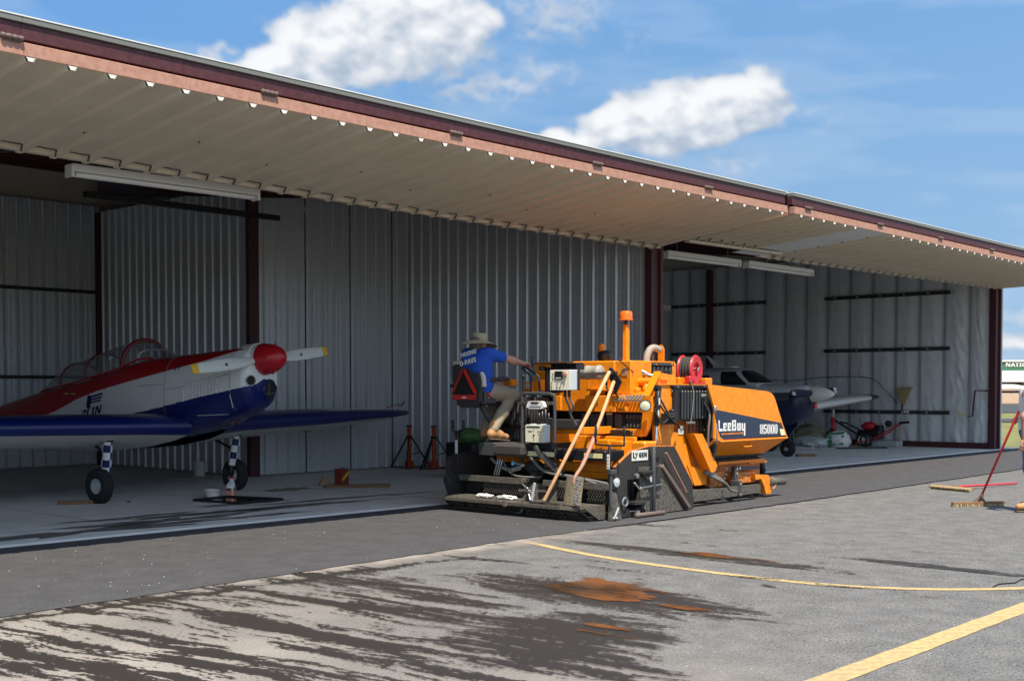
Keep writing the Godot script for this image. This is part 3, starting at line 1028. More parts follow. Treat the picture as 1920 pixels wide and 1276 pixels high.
	while x < xb:
		var p: float = tip.call(x)
		var hg := ST()
		cyl(hg, Vector3(x, p + 0.118, zt + 0.014), Vector3(x + 0.17, p + 0.118, zt + 0.014), 0.016, 8)
		bx(hg, Vector3(x + 0.02, p + 0.085, zt - 0.004), Vector3(x + 0.15, p + 0.115, zt + 0.008), 0.002)
		for k in 4:
			cyl(hg, Vector3(x + 0.004 + k * 0.044, p + 0.118, zt + 0.014), Vector3(x + 0.034 + k * 0.044, p + 0.118, zt + 0.014), 0.021, 8)
		obj("hinge", hg, M["rust_steel"], d)
		x += 2.26
	# the upper leaf, back up to the header
	var up := ST()
	prism(up, [Vector3(xa, tip.call(xa) + 0.296, zt - 0.14), Vector3(xb, tip.call(xb) + 0.296, zt - 0.14), Vector3(xb, 4.55, zi), Vector3(xa, 4.55, zi)], Vector3(0, 0.02, 0))
	obj("upper_leaf", up, M["beige_steel"], d)
	var inn := ST()
	prism(inn, [Vector3(xa, tip.call(xa) + 0.10, zt - 0.1), Vector3(xb, tip.call(xb) + 0.10, zt - 0.1), Vector3(xb, inner.call(xb) + 0.12, zi), Vector3(xa, inner.call(xa) + 0.12, zi)], Vector3(0, 0.01, 0))
	obj("leaf_lining", inn, M["maroon"], d)
	for e in [xa, xb]:
		var s := ST()
		var dx := 0.04 if e == xa else -0.04
		bar(s, Vector3(e + dx, tip.call(e) + 0.05, zt - 0.05), Vector3(e + dx, inner.call(e) + 0.05, zi), 0.05, 0.1, Vector3.UP, 0.004)
		obj("end_frame", s, M["faded_pink"], d)

func light_fixture(label: String, a: Vector3, b: Vector3, hang: float) -> void:
	var t = thing("fluorescent_light", label, "light", (a + b) * 0.5, "fluorescent batten lights at the hangar mouths")
	var st := ST()
	bar(st, a, b, 0.13, 0.075, Vector3.UP, 0.005)
	obj("housing", st, M["off_white"], t)
	for s in [-0.035, 0.035]:
		var tb := ST()
		cyl(tb, a.lerp(b, 0.02) + Vector3(0, -0.062, s), a.lerp(b, 0.98) + Vector3(0, -0.062, s), 0.019, 10)
		obj("lamp_tube", tb, M["white"], t)
	for p in [a, b]:
		var e := ST()
		box(e, p + Vector3(0, -0.03, 0), Vector3(0.03, 0.12, 0.14))
		obj("end_cap", e, M["off_white"], t)
	for f in [0.15, 0.85]:
		var w := ST()
		var p := a.lerp(b, f)
		cyl(w, p + Vector3(0, 0.03, 0), p + Vector3(0, hang, 0), 0.006, 6)
		obj("hanger", w, M["mid_grey"], t)

func make_building() -> void:
	make_hangar()
	make_door("folded_door", "long beige bifold door folded open above the striped aeroplane bay", 1.5, 15.16,
		func(x): return 3.858 + 0.00012 * x * x - 0.00045 * (x - 4.0), func(x): return 3.58 + 0.0019 * pow(maxf(0.0, 12.0 - x), 1.7), -8.65, [], 0.0)
	make_door("folded_door", "bifold door folded open at the far end with one pale panel", 15.30, 28.85,
		func(x): return 3.885 - 0.003 * (x - 15.3), func(x): return 3.665 + 0.0098 * (x - 16.0), -8.62, [16.9, 17.9], 17.2)
	light_fixture("longest white fluorescent batten under the near door edge, leftmost in view", Vector3(5.89, 3.585, -11.17), Vector3(8.06, 3.60, -11.17), 0.5)
	light_fixture("white fluorescent batten just right of the middle maroon column", Vector3(15.99, 3.60, -11.3), Vector3(18.13, 3.615, -11.3), 0.55)
	light_fixture("white fluorescent batten hung in front of the insulated wall studs", Vector3(18.41, 3.625, -11.3), Vector3(20.65, 3.63, -11.3), 0.55)
	light_fixture("small dim fluorescent batten deep in the right bay beside the column", Vector3(24.6, 3.53, -18.2), Vector3(25.9, 3.53, -18.2), 1.3)

func more_materials() -> void:
	tri_mat("far_tarmac", M["fresh_asphalt"].albedo_texture, 6.0, 0.9).albedo_color = Color(0.9, 0.9, 0.92)
	(M["far_tarmac"] as StandardMaterial3D).albedo_texture = M["old_asphalt"].albedo_texture
	M["far_tarmac"].albedo_color = Color(0.62, 0.63, 0.66)
	tri_mat("damp_concrete", M["concrete"].albedo_texture, 5.3, 0.35).albedo_color = Color(0.50, 0.49, 0.47)
	tri_mat("line_worn", speckle(66, 256, Color(0.34, 0.25, 0.12), Color(0.60, 0.44, 0.20), 0.04, 0.4, 0.7), 0.7, 0.85)
	mat("stud_steel", Color(0.42, 0.45, 0.47), 0.45, 0.3)
	tri_mat("shovel_steel", speckle(80, 256, Color(0.12, 0.095, 0.06), Color(0.30, 0.25, 0.17), 0.03, 0.3, 0.5), 0.3, 0.6)
	tri_mat("card_dusty", speckle(81, 256, Color(0.22, 0.20, 0.165), Color(0.32, 0.30, 0.26), 0.03, 0.3, 0.5), 0.5, 0.9)
	mat("brace_steel", Color(0.035, 0.042, 0.048), 0.5)

# ------------------------------------------------------------------ asphalt paver
func hose(st: SurfaceTool, pts: Array, r: float, n := 7) -> void:
	tube(st, smooth_path(pts, 5), r, n)

func diamond_screen(parent: Node, x: float, y0: float, y1: float, z0: float, z1: float) -> void:
	var st := ST()
	var dz := 0.036
	var dy := (y1 - y0) / 4.0
	var n := int((z1 - z0) / dz)
	for i in n:
		for j in 4:
			var c := Vector3(x, y0 + (j + 0.5) * dy, z0 + (i + (0.5 if j % 2 else 0.0) + 0.3) * dz)
			for s in [-1, 1]:
				bar(st, c + Vector3(0, -dy * 0.5, 0), c + Vector3(-0.004, dy * 0.5, s * dz * 0.25 + dz * 0.25), 0.005, 0.006, Vector3.RIGHT, 0.0)
	obj("mesh_screen", st, M["dusty_steel"], parent)
	var b := ST()
	bx(b, Vector3(x + 0.03, y0 - 0.02, z0 - 0.02), Vector3(x + 0.05, y1 + 0.02, z1 + 0.02), 0.0)
	obj("screen_back", b, M["dark_gap"], parent)

func bolts(st: SurfaceTool, pts: Array, axis: Vector3, r := 0.011) -> void:
	for p in pts:
		lathe(st, p, axis, [Vector2(r, 0), Vector2(r, 0.007), Vector2(0, 0.009)], 6, true)

func make_paver() -> void:
	var t = thing("asphalt_paver", "orange and black tracked asphalt paver laying the fresh strip", "paver", Vector3(12.2, 0, -9.3))
	var nm := func(n: String, st: SurfaceTool, m: String, p: Node = null) -> MeshInstance3D: return obj(n, st, M[m], p if p != null else t)
	var s: SurfaceTool
	# ---- screed: footboards, walkways, screens
	for q in [[-10.42, -9.33], [-9.315, -8.36]]:
		s = ST()
		prism(s, [Vector3(10.10, 0.135, q[0] + (0.10 if q[0] < -10 else 0.0)), Vector3(10.10, 0.135, q[1] - (0.0 if q[1] < -9 else 0.16)), Vector3(10.20 if q[1] > -9 else 10.10, 0.135, q[1]), Vector3(10.46, 0.15, q[1] + (0.17 if q[1] > -9 else 0.0)), Vector3(10.46, 0.15, q[0]), Vector3(10.24, 0.145, q[0])], Vector3(0, 0.035, 0))
		var fb = nm.call("footboard", s, "dusty_steel")
		var tr := ST()
		for i in 22:
			for j in 4:
				var c := Vector3(10.14 + j * 0.08, 0.174 + j * 0.003, lerpf(q[0] + 0.12, q[1] - 0.14, i / 21.0) + (0.02 if j % 2 else 0.0))
				box(tr, c, Vector3(0.035, 0.006, 0.012), 0.0, Basis(Vector3.UP, 0.7 if j % 2 else -0.7))
		nm.call("tread_pattern", tr, "rough_black", fb)
	s = ST()
	box(s, Vector3(10.095, 0.155, -9.322), Vector3(0.03, 0.07, 0.05))
	nm.call("hinge_bracket", s, "rust_steel")
	s = ST()   # gusset closing the near end of the footboard
	zpoly(s, [[10.12, 0.165], [10.20, 0.178], [10.47, 0.19], [10.47, 0.03], [10.36, 0.03]], -8.20, 0.02)
	nm.call("end_gusset", s, "dusty_steel")
	s = ST()   # sloped underside with its rows of cleats
	prism(s, [Vector3(10.14, 0.13, -10.36), Vector3(10.14, 0.13, -8.25), Vector3(10.30, 0.02, -8.25), Vector3(10.30, 0.02, -10.36)], Vector3(0.02, 0.0, 0))
	var und = nm.call("screed_plate", s, "rough_black")
	for row in 2:
		var cl := ST()
		for i in 66:
			if rng.randf() < 0.12:
				continue
			var z := lerpf(-10.25, -8.33, i / 65.0) + rng.randf_range(-0.004, 0.004)
			box(cl, Vector3(10.185 + row * 0.055, 0.088 - row * 0.040, z), Vector3(0.012, 0.024, 0.011), 0.0, Basis(Vector3.BACK, 0.6))
		nm.call("cleat_row", cl, "dusty_steel", und).set_meta("kind", "stuff")
	s = ST()
	bx(s, Vector3(10.26, 0.012, -10.36), Vector3(10.9, 0.055, -8.22))
	nm.call("screed_shoe", s, "rough_black")
	for q in [[-10.40, -9.38], [-9.06, -8.12]]:
		s = ST()
		bx(s, Vector3(10.45, 0.36, q[0]), Vector3(10.64, 0.405, q[1]), 0.006)
		bx(s, Vector3(10.445, 0.345, q[0]), Vector3(10.46, 0.415, q[1]), 0.003)
		nm.call("walkway", s, "dusty_steel")
	s = ST()
	bx(s, Vector3(10.55, 0.10, -10.38), Vector3(10.62, 0.36, -8.2), 0.0)
	nm.call("screed_wall", s, "dark_gap")
	diamond_screen(t, 10.47, 0.215, 0.345, -10.02, -9.38)
	diamond_screen(t, 10.45, 0.215, 0.345, -8.92, -8.70)
	diamond_screen(t, 10.45, 0.215, 0.345, -8.42, -8.14)
	# adjuster between the two halves
	for z in [-9.14, -8.86]:
		s = ST()
		zpoly(s, [[10.14, 0.172], [10.44, 0.172], [10.44, 0.36], [10.36, 0.36]], z, 0.014)
		nm.call("adjuster_bracket", s, "dusty_steel")
	s = ST()
	tube(s, [Vector3(10.24, 0.30, -9.24), Vector3(10.24, 0.31, -8.84)], 0.012, 8)
	tube(s, [Vector3(10.26, 0.37, -9.2), Vector3(10.22, 0.24, -8.98)], 0.010, 8)
	tube(s, [Vector3(10.22, 0.20, -9.05), Vector3(10.25, 0.33, -9.12)], 0.016, 8)
	lathe(s, Vector3(10.24, 0.305, -9.09), Vector3.BACK, [Vector2(0.035, 0), Vector2(0.035, 0.02), Vector2(0.0, 0.02)], 12)
	nm.call("adjuster_rod", s, "steel")
	s = ST()
	bar(s, Vector3(10.20, 0.40, -8.965), Vector3(10.19, 0.20, -9.0), 0.030, 0.012)
	nm.call("scale_plate", s, "pale_grey")
	s = ST()
	hose(s, [Vector3(10.36, 0.16, -9.06), Vector3(10.2, 0.11, -9.12), Vector3(10.18, 0.06, -9.16), Vector3(10.22, 0.05, -9.24)], 0.010)
	nm.call("gas_hose", s, "hose_grey")
	# ---- end gates and edge plates
	s = ST()
	zpoly(s, [[10.60, 0.58], [10.91, 0.75], [11.23, 0.79], [11.73, 0.775], [12.11, 0.32], [12.13, 0.03], [11.98, 0.012], [11.17, 0.02], [11.02, 0.18], [11.10, 0.44], [10.83, 0.44], [10.82, 0.13], [10.95, 0.03], [10.50, 0.03], [10.60, 0.42]], -8.18, 0.028)
	var gate = nm.call("end_gate", s, "rough_black")
	s = ST()
	zpoly(s, [[11.02, 0.57], [11.40, 0.57], [11.86, 0.07], [11.90, 0.03], [11.18, 0.025], [11.06, 0.2]], -8.149, 0.014)
	nm.call("edge_plate", s, "dusty_steel", gate)
	s = ST()   # orange rim along the upper edge
	for e in [[[10.60, 0.59], [10.91, 0.757]], [[10.91, 0.757], [11.23, 0.797]], [[11.23, 0.797], [11.73, 0.782]], [[11.73, 0.782], [12.11, 0.33]]]:
		bar(s, Vector3(e[0][0], e[0][1], -8.165), Vector3(e[1][0], e[1][1], -8.165), 0.034, 0.010, Vector3.UP, 0.0)
	nm.call("gate_rim", s, "worn_orange", gate)
	s = ST()
	bar(s, Vector3(11.42, 0.57, -8.135), Vector3(11.98, 0.05, -8.135), 0.05, 0.09, Vector3.BACK)
	nm.call("gate_stiffener", s, "rust_steel", gate)
	s = ST()
	bar(s, Vector3(11.49, 0.715, -8.10), Vector3(11.90, 0.235, -8.10), 0.012, 0.034, Vector3.BACK)
	nm.call("depth_scale", s, "faded_pink", gate)
	s = ST()
	cyl(s, Vector3(11.215, 0.035, -8.07), Vector3(11.21, 0.80, -8.07), 0.021, 12)
	nm.call("lift_rod", s, "dark_grey", gate)
	s = ST()
	cyl(s, Vector3(10.86, 0.045, -8.06), Vector3(11.40, 0.042, -8.06), 0.026, 12)
	nm.call("runner", s, "rust_steel", gate)
	s = ST()
	bar(s, Vector3(10.96, 0.345, -8.07), Vector3(11.37, 0.365, -8.07), 0.016, 0.016)
	bar(s, Vector3(10.96, 0.33, -8.08), Vector3(10.86, 0.41, -8.08), 0.02, 0.02)
	nm.call("crank_bar", s, "steel", gate)
	s = ST()
	zpoly(s, [[11.28, 0.56], [11.34, 0.57], [11.42, 0.44], [11.26, 0.40]], -8.12, 0.05)
	nm.call("gate_bracket", s, "rough_black", gate)
	s = ST()
	bx(s, Vector3(11.0, 0.50, -8.15), Vector3(11.2, 0.53, -8.06))
	zpoly(s, [[11.0, 0.50], [11.2, 0.50], [11.12, 0.42]], -8.10, 0.02)
	nm.call("gate_bracket", s, "rough_black", gate)
	s = ST()
	bx(s, Vector3(11.235, 0.66, -8.15), Vector3(11.42, 0.76, -8.13))
	nm.call("gate_bracket", s, "rough_black", gate)
	s = ST()
	bx(s, Vector3(10.86, 0.16, -8.16), Vector3(11.06, 0.20, -8.06))
	nm.call("gate_bracket", s, "rough_black", gate)
	s = ST()
	bx(s, Vector3(11.02, 0.10, -8.14), Vector3(11.08, 0.17, -8.09))
	nm.call("gate_bracket", s, "rough_black", gate)
	s = ST()
	lathe(s, Vector3(10.75, 0.20, -8.13), Vector3.BACK, [Vector2(0.045, 0), Vector2(0.06, 0.01), Vector2(0.045, 0.02), Vector2(0.03, 0.01), Vector2(0.045, 0)], 20)
	lathe(s, Vector3(10.94, 0.48, -8.12), Vector3.BACK, [Vector2(0.03, 0), Vector2(0.03, 0.03), Vector2(0, 0.035)], 12)
	lathe(s, Vector3(10.93, 0.065, -8.10), Vector3.BACK, [Vector2(0.03, 0), Vector2(0.03, 0.03), Vector2(0, 0.035)], 12)
	bolts(s, [Vector3(11.30, 0.73, -8.12), Vector3(11.05, 0.73, -8.15), Vector3(11.06, 0.12, -8.09)], Vector3.BACK, 0.016)
	nm.call("bolt", s, "steel", gate).set_meta("kind", "stuff")
	s = ST()
	zpoly(s, [[11.13, 0.50], [11.20, 0.50], [11.21, 0.40], [11.17, 0.40]], -8.085, 0.004)
	nm.call("tag", s, "pale_grey", gate)
	s = ST()
	bx(s, Vector3(10.90, 0.645, -8.148), Vector3(11.20, 0.76, -8.142), 0.0)
	var pl = nm.call("maker_plate", s, "off_white", gate)
	text("lettering", "L", M["black_paint"], pl, Vector3(10.935, 0.71, -8.138), 0.040, 0.062)
	text("lettering", "GEN", M["black_paint"], pl, Vector3(11.10, 0.708, -8.138), 0.145, 0.052)
	s = ST()
	bar(s, Vector3(10.96, 0.665, -8.139), Vector3(11.00, 0.74, -8.139), 0.006, 0.014, Vector3.BACK, 0.0)
	bar(s, Vector3(10.955, 0.735, -8.139), Vector3(10.99, 0.70, -8.139), 0.006, 0.010, Vector3.BACK, 0.0)
	nm.call("emblem", s, "tarp_green", pl)
	# near tow-point post and skid foot behind the gate
	s = ST()
	zpoly(s, [[10.47, 0.34], [10.56, 0.31], [10.66, 0.02], [10.44, 0.02]], -8.12, 0.025)
	nm.call("gate_foot", s, "dusty_steel")
	s = ST()
	tube(s, [Vector3(10.47, 0.53, -8.10), Vector3(10.46, 0.30, -8.10), Vector3(10.46, 0.16, -8.09)], 0.018, 8)
	box(s, Vector3(10.49, 0.545, -8.10), Vector3(0.09, 0.05, 0.06))
	nm.call("gate_post", s, "dark_grey")
	s = ST()
	bar(s, Vector3(10.47, 0.05, -8.05), Vector3(10.54, 0.16, -8.05), 0.012, 0.02)
	bar(s, Vector3(10.44, 0.055, -8.05), Vector3(10.52, 0.05, -8.05), 0.012, 0.02)
	nm.call("latch", s, "pale_grey")
	s = ST()
	lathe(s, Vector3(10.55, 0.43, -8.10), Vector3.BACK, [Vector2(0.045, 0), Vector2(0.05, 0.02), Vector2(0.0, 0.03)], 14)
	nm.call("latch", s, "pale_grey")
	# far side: end gate with its handles
	s = ST()
	zpoly(s, [[10.34, 0.62], [10.44, 0.66], [11.75, 0.74], [12.0, 0.03], [10.40, 0.03], [10.30, 0.3]], -10.50, 0.03)
	bx(s, Vector3(10.33, 0.30, -10.56), Vector3(10.40, 0.38, -10.46))
	nm.call("end_gate", s, "rough_black")
	for q in [[10.40, -10.38, 0.72, 1.06, -10.46, -10.28], [10.58, -8.21, 0.62, 1.03, -8.40, -8.01]]:
		s = ST()
		cyl(s, Vector3(q[0], q[2] - 0.25, q[1]), Vector3(q[0], q[2] + 0.22, q[1]), 0.017, 8)
		tube(s, smooth_path([Vector3(q[0], q[3], q[4]), Vector3(q[0], q[2] + 0.24, q[4]), Vector3(q[0], q[2] + 0.21, q[4] + 0.03), Vector3(q[0], q[2] + 0.21, q[5] - 0.03), Vector3(q[0], q[2] + 0.24, q[5]), Vector3(q[0], q[3], q[5])], 3), 0.010, 7)
		var hd = nm.call("screw_handle", s, "black_paint")
		s = ST()
		for z in [q[4], q[5]]:
			cyl(s, Vector3(q[0], q[3] - 0.10, z), Vector3(q[0], q[3] + 0.01, z), 0.015, 8)
		nm.call("grip", s, "rubber", hd)
		s = ST()
		bx(s, Vector3(q[0] - 0.024, q[2] - 0.05, q[1] - 0.017), Vector3(q[0] - 0.018, q[2] + 0.11, q[1] + 0.017), 0.0)
		nm.call("scale", s, "white", hd)
		s = ST()
		for k in 4:
			bx(s, Vector3(q[0] - 0.026, q[2] - 0.03 + k * 0.035, q[1] - 0.012), Vector3(q[0] - 0.0245, q[2] - 0.025 + k * 0.035, q[1] + 0.012), 0.0)
		nm.call("scale_mark", s, "black_paint", hd)
	# ---- tow arms
	for z in [-8.36, -10.27]:
		s = ST()
		prism(s, [Vector3(11.9, 0.22, z), Vector3(13.9, 0.205, z), Vector3(13.9, 0.095, z), Vector3(12.0, 0.075, z)], Vector3(0, 0, 0.06))
		var arm = nm.call("tow_arm", s, "dusty_steel")
		s = ST()
		bx(s, Vector3(11.85, 0.075, z + 0.062), Vector3(12.35, 0.13, z + 0.072))
		bx(s, Vector3(12.95, 0.06, z - 0.01), Vector3(13.03, 0.12, z + 0.066))
		zpoly(s, [[12.10, 0.22], [12.3, 0.22], [12.3, 0.26], [12.16, 0.36], [12.10, 0.33]], z, 0.055)
		bolts(s, [Vector3(12.99, 0.165, z + 0.06), Vector3(13.35, 0.12, z + 0.06)], Vector3.BACK, 0.016)
		nm.call("arm_bracket", s, "rough_black", arm)
	# ---- tractor frame and body
	s = ST()
	bx(s, Vector3(11.52, 0.12, -10.15), Vector3(11.60, 0.96, -8.62), 0.01)
	bx(s, Vector3(11.0, 0.12, -10.15), Vector3(11.52, 0.48, -8.62), 0.01)
	bx(s, Vector3(11.73, 0.30, -10.2), Vector3(12.7, 1.36, -8.62), 0.01)
	nm.call("chassis", s, "black_paint")
	s = ST()
	zpoly(s, [[11.78, 1.495], [12.74, 1.50], [12.74, 1.42], [12.10, 1.40], [12.10, 0.93], [12.31, 0.90], [12.56, 0.28], [12.20, 0.27], [11.98, 0.52], [11.72, 0.75], [11.70, 1.0]], -8.45, 0.03)
	zpoly(s, [[12.74, 1.48], [12.78, 1.48], [12.70, 0.86], [12.56, 0.9], [12.62, 1.4]], -8.52, 0.03)
	var side = nm.call("side_panel", s, "orange")
	s = ST()
	zpoly(s, [[12.06, 1.47], [12.74, 1.47], [12.74, 0.88], [12.62, 0.88], [12.80, 0.50], [12.78, 0.27], [12.3, 0.27], [12.1, 0.90]], -8.52, 0.02)
	nm.call("panel_back", s, "orange", side)
	s = ST()
	zpoly(s, [[12.35, 0.90], [12.52, 0.90], [12.86, 0.50], [12.80, 0.42], [12.72, 0.42]], -8.43, 0.14)
	zpoly(s, [[12.38, 0.52], [12.80, 0.42], [12.80, 0.26], [12.54, 0.26]], -8.46, 0.05)
	nm.call("diagonal_brace", s, "orange")
	s = ST()
	bx(s, Vector3(12.19, 0.90, -8.415), Vector3(12.30, 1.0, -8.409), 0.0)
	nm.call("warning_label", s, "off_white", side)
	s = ST()
	bx(s, Vector3(12.205, 0.95, -8.408), Vector3(12.285, 0.957, -8.405), 0.0)
	bx(s, Vector3(12.205, 0.93, -8.408), Vector3(12.26, 0.935, -8.405), 0.0)
	bx(s, Vector3(12.205, 0.97, -8.408), Vector3(12.285, 0.974, -8.405), 0.0)
	nm.call("label_print", s, "black_paint", side)
	# hydraulic lift cylinder
	s = ST()
	cyl(s, Vector3(11.61, 1.02, -8.32), Vector3(11.64, 1.42, -8.32), 0.035, 12)
	lathe(s, Vector3(11.645, 1.45, -8.36), Vector3.BACK, [Vector2(0, 0), Vector2(0.04, 0), Vector2(0.04, 0.06), Vector2(0, 0.06)], 12)
	var lc = nm.call("lift_cylinder", s, "black_paint")
	s = ST()
	cyl(s, Vector3(11.595, 0.70, -8.32), Vector3(11.61, 1.02, -8.32), 0.018, 12)
	nm.call("piston_rod", s, "chrome", lc)
	s = ST()
	bx(s, Vector3(11.585, 1.10, -8.284), Vector3(11.610, 1.20, -8.280), 0.0)
	bx(s, Vector3(11.60, 1.26, -8.284), Vector3(11.625, 1.34, -8.280), 0.0)
	nm.call("cylinder_label", s, "off_white", lc)
	s = ST()
	hose(s, [Vector3(11.66, 1.38, -8.34), Vector3(11.72, 1.2, -8.26), Vector3(11.80, 1.10, -8.26), Vector3(11.98, 1.02, -8.28), Vector3(12.10, 0.98, -8.34)], 0.013)
	hose(s, [Vector3(11.60, 1.30, -8.30), Vector3(11.74, 1.12, -8.24), Vector3(11.88, 1.12, -8.27), Vector3(12.05, 1.12, -8.35)], 0.011)
	hose(s, [Vector3(11.55, 1.22, -8.31), Vector3(11.62, 1.05, -8.25), Vector3(11.78, 1.12, -8.26), Vector3(11.86, 1.18, -8.34)], 0.012)
	bx(s, Vector3(11.80, 1.03, -8.40), Vector3(11.97, 1.16, -8.28))
	nm.call("hydraulic_hose", s, "rubber")
	# oil cooler with its fins
	s = ST()
	bx(s, Vector3(12.06, 1.06, -8.45), Vector3(12.73, 1.475, -8.375), 0.01)
	bx(s, Vector3(12.03, 1.455, -8.45), Vector3(12.75, 1.49, -8.36), 0.005)
	bx(s, Vector3(12.00, 1.05, -8.46), Vector3(12.10, 1.20, -8.36), 0.01)
	var rad = nm.call("oil_cooler", s, "black_paint")
	for i in 9:
		s = ST()
		var x := 12.175 + i * 0.062
		bx(s, Vector3(x, 1.075, -8.375), Vector3(x + 0.030, 1.425, -8.345), 0.012)
		nm.call("fin", s, "slate_fin", rad)
	s = ST()
	for i in 6:
		bx(s, Vector3(12.28, 0.925 + i * 0.025, -8.385), Vector3(12.70, 0.931 + i * 0.025, -8.375), 0.0)
	for i in 6:
		bx(s, Vector3(12.28 + i * 0.083, 0.915, -8.388), Vector3(12.292 + i * 0.083, 1.06, -8.374), 0.0)
	nm.call("grille", s, "black_paint", rad)
	s = ST()
	bolts(s, [Vector3(12.10, 1.47, -8.358), Vector3(12.40, 1.475, -8.358), Vector3(12.66, 1.475, -8.358), Vector3(12.035, 1.42, -8.40), Vector3(12.02, 1.22, -8.40), Vector3(12.69, 0.94, -8.374)], Vector3.BACK, 0.013)
	nm.call("bolt", s, "steel", rad).set_meta("kind", "stuff")
	s = ST()
	hose(s, [Vector3(12.36, 1.55, -8.36), Vector3(12.385, 1.4, -8.33), Vector3(12.36, 1.2, -8.325), Vector3(12.33, 1.04, -8.33)], 0.008)
	bx(s, Vector3(12.25, 1.025, -8.35), Vector3(12.40, 1.05, -8.31))
	nm.call("spray_line", s, "hose_grey", rad)
	# hose reel
	s = ST()
	var rc := Vector3(12.60, 1.685, -8.50)
	var ra := Vector3(0.16, 0, 1).normalized()
	for q in [-0.12, 0.05]:
		lathe(s, rc + ra * q, ra, [Vector2(0.085, 0.0), Vector2(0.165, -0.012 if q < 0 else 0.012), Vector2(0.178, 0.0), Vector2(0.165, 0.02), Vector2(0.085, 0.014), Vector2(0.085, 0.0)], 40)
	lathe(s, rc - ra * 0.12, ra, [Vector2(0.085, 0), Vector2(0.085, 0.17)], 24)
	for k in 5:
		var a := TAU * k / 5.0 + 0.3
		bar(s, rc + ra * 0.05, rc + ra * 0.05 + Vector3(cos(a) * 0.09, sin(a) * 0.09, -0.014 * cos(a)), 0.018, 0.008, ra, 0.0)
	bx(s, Vector3(12.43, 1.50, -8.62), Vector3(12.76, 1.525, -8.40))
	bar(s, Vector3(12.47, 1.51, -8.63), rc - ra * 0.13, 0.05, 0.02, Vector3.RIGHT)
	bx(s, Vector3(12.38, 1.52, -8.46), Vector3(12.47, 1.60, -8.38), 0.01)
	var reel = nm.call("hose_reel", s, "red")
	s = ST()
	for k in 4:
		var ring := []
		for i in 28:
			var a := TAU * i / 28.0
			ring.append(rc - ra * (0.095 - k * 0.038) + (Vector3.RIGHT - ra * ra.x).normalized() * cos(a) * 0.135 + Vector3.UP * sin(a) * 0.135)
		tube(s, ring, 0.019, 8, false, true)
	nm.call("wound_hose", s, "rubber_dusty", reel)
	s = ST()
	lathe(s, rc + ra * 0.055, ra, [Vector2(0, 0.03), Vector2(0.022, 0.03), Vector2(0.022, 0)], 10)
	bar(s, rc + ra * 0.07, rc + ra * 0.07 + Vector3(0.05, 0.03, 0), 0.014, 0.014)
	nm.call("hub", s, "chrome", reel)
	# engine hood
	s = ST()
	bx(s, Vector3(11.60, 1.62, -10.2), Vector3(12.05, 1.782, -8.93), 0.012)
	bx(s, Vector3(11.60, 1.42, -10.2), Vector3(11.66, 1.62, -9.50), 0.008)
	bx(s, Vector3(11.62, 1.38, -9.06), Vector3(12.04, 1.782, -8.70), 0.012)
	bx(s, Vector3(12.052, 1.50, -10.2), Vector3(13.02, 1.775, -9.02), 0.012)
	bx(s, Vector3(12.04, 1.772, -9.03), Vector3(12.90, 1.792, -8.96), 0.005)
	var hood = nm.call("hood", s, "orange")
	s = ST()
	for i in 9:
		bx(s, Vector3(12.10 + i * 0.085, 1.655, -9.0), Vector3(12.155 + i * 0.085, 1.735, -8.965), 0.008)
	bx(s, Vector3(12.06, 1.735, -9.01), Vector3(12.88, 1.768, -8.955), 0.006)
	bx(s, Vector3(12.06, 1.62, -9.015), Vector3(12.88, 1.735, -8.99), 0.0)
	nm.call("louvre_grille", s, "dark_grey", hood)
	s = ST()
	for i in 9:
		bolts(s, [Vector3(11.62, 1.775 , -8.98 - i * 0.12)], Vector3.UP, 0.014)
	bolts(s, [Vector3(12.16, 1.79, -8.97), Vector3(12.48, 1.79, -8.97), Vector3(12.8, 1.79, -8.97)], Vector3.UP, 0.012)
	bolts(s, [Vector3(12.12, 1.752, -8.953), Vector3(12.48, 1.752, -8.953), Vector3(12.82, 1.752, -8.953)], Vector3.BACK, 0.012)
	nm.call("bolt", s, "worn_orange", hood).set_meta("kind", "stuff")
	s = ST()
	bx(s, Vector3(11.616, 1.60, -8.83), Vector3(11.612, 1.69, -8.75), 0.0)
	nm.call("sticker", s, "faded_pink", hood)
	# rear wall of the tractor
	s = ST()
	bx(s, Vector3(11.50, 1.172, -9.30), Vector3(11.56, 1.365, -8.835), 0.006)
	bx(s, Vector3(11.52, 1.172, -8.83), Vector3(11.58, 1.36, -8.71), 0.006)
	bx(s, Vector3(11.585, 1.172, -9.86), Vector3(11.625, 1.615, -9.302), 0.006)
	bx(s, Vector3(11.588, 1.172, -9.30), Vector3(11.625, 1.375, -8.45), 0.006)
	bx(s, Vector3(11.588, 1.38, -9.30), Vector3(11.612, 1.615, -9.07), 0.006)
	bx(s, Vector3(11.42, 1.18, -9.70), Vector3(11.46, 1.36, -9.62), 0.006)
	xpoly(s, [[1.18, -8.49], [1.36, -8.44], [1.36, -8.38], [1.18, -8.37], [0.97, -8.42], [0.89, -8.47], [0.89, -8.52], [0.98, -8.52]], 11.575, 0.05)
	bx(s, Vector3(11.55, 0.885, -9.46), Vector3(11.61, 0.975, -8.50), 0.006)
	bx(s, Vector3(11.50, 1.42, -8.93), Vector3(11.62, 1.445, -9.28), 0.006)
	var rw = nm.call("rear_panel", s, "orange")
	s = ST()
	bolts(s, [Vector3(11.498, 1.20, -9.22), Vector3(11.498, 1.27, -9.10), Vector3(11.498, 1.20, -8.90), Vector3(11.518, 1.20, -8.78), Vector3(11.498, 1.28, -9.18), Vector3(11.598, 1.28, -8.62), Vector3(11.598, 1.20, -8.56), Vector3(11.548, 0.93, -9.30), Vector3(11.548, 0.94, -8.62)], Vector3.LEFT, 0.010)
	nm.call("bolt", s, "rust_steel", rw).set_meta("kind", "stuff")
	s = ST()
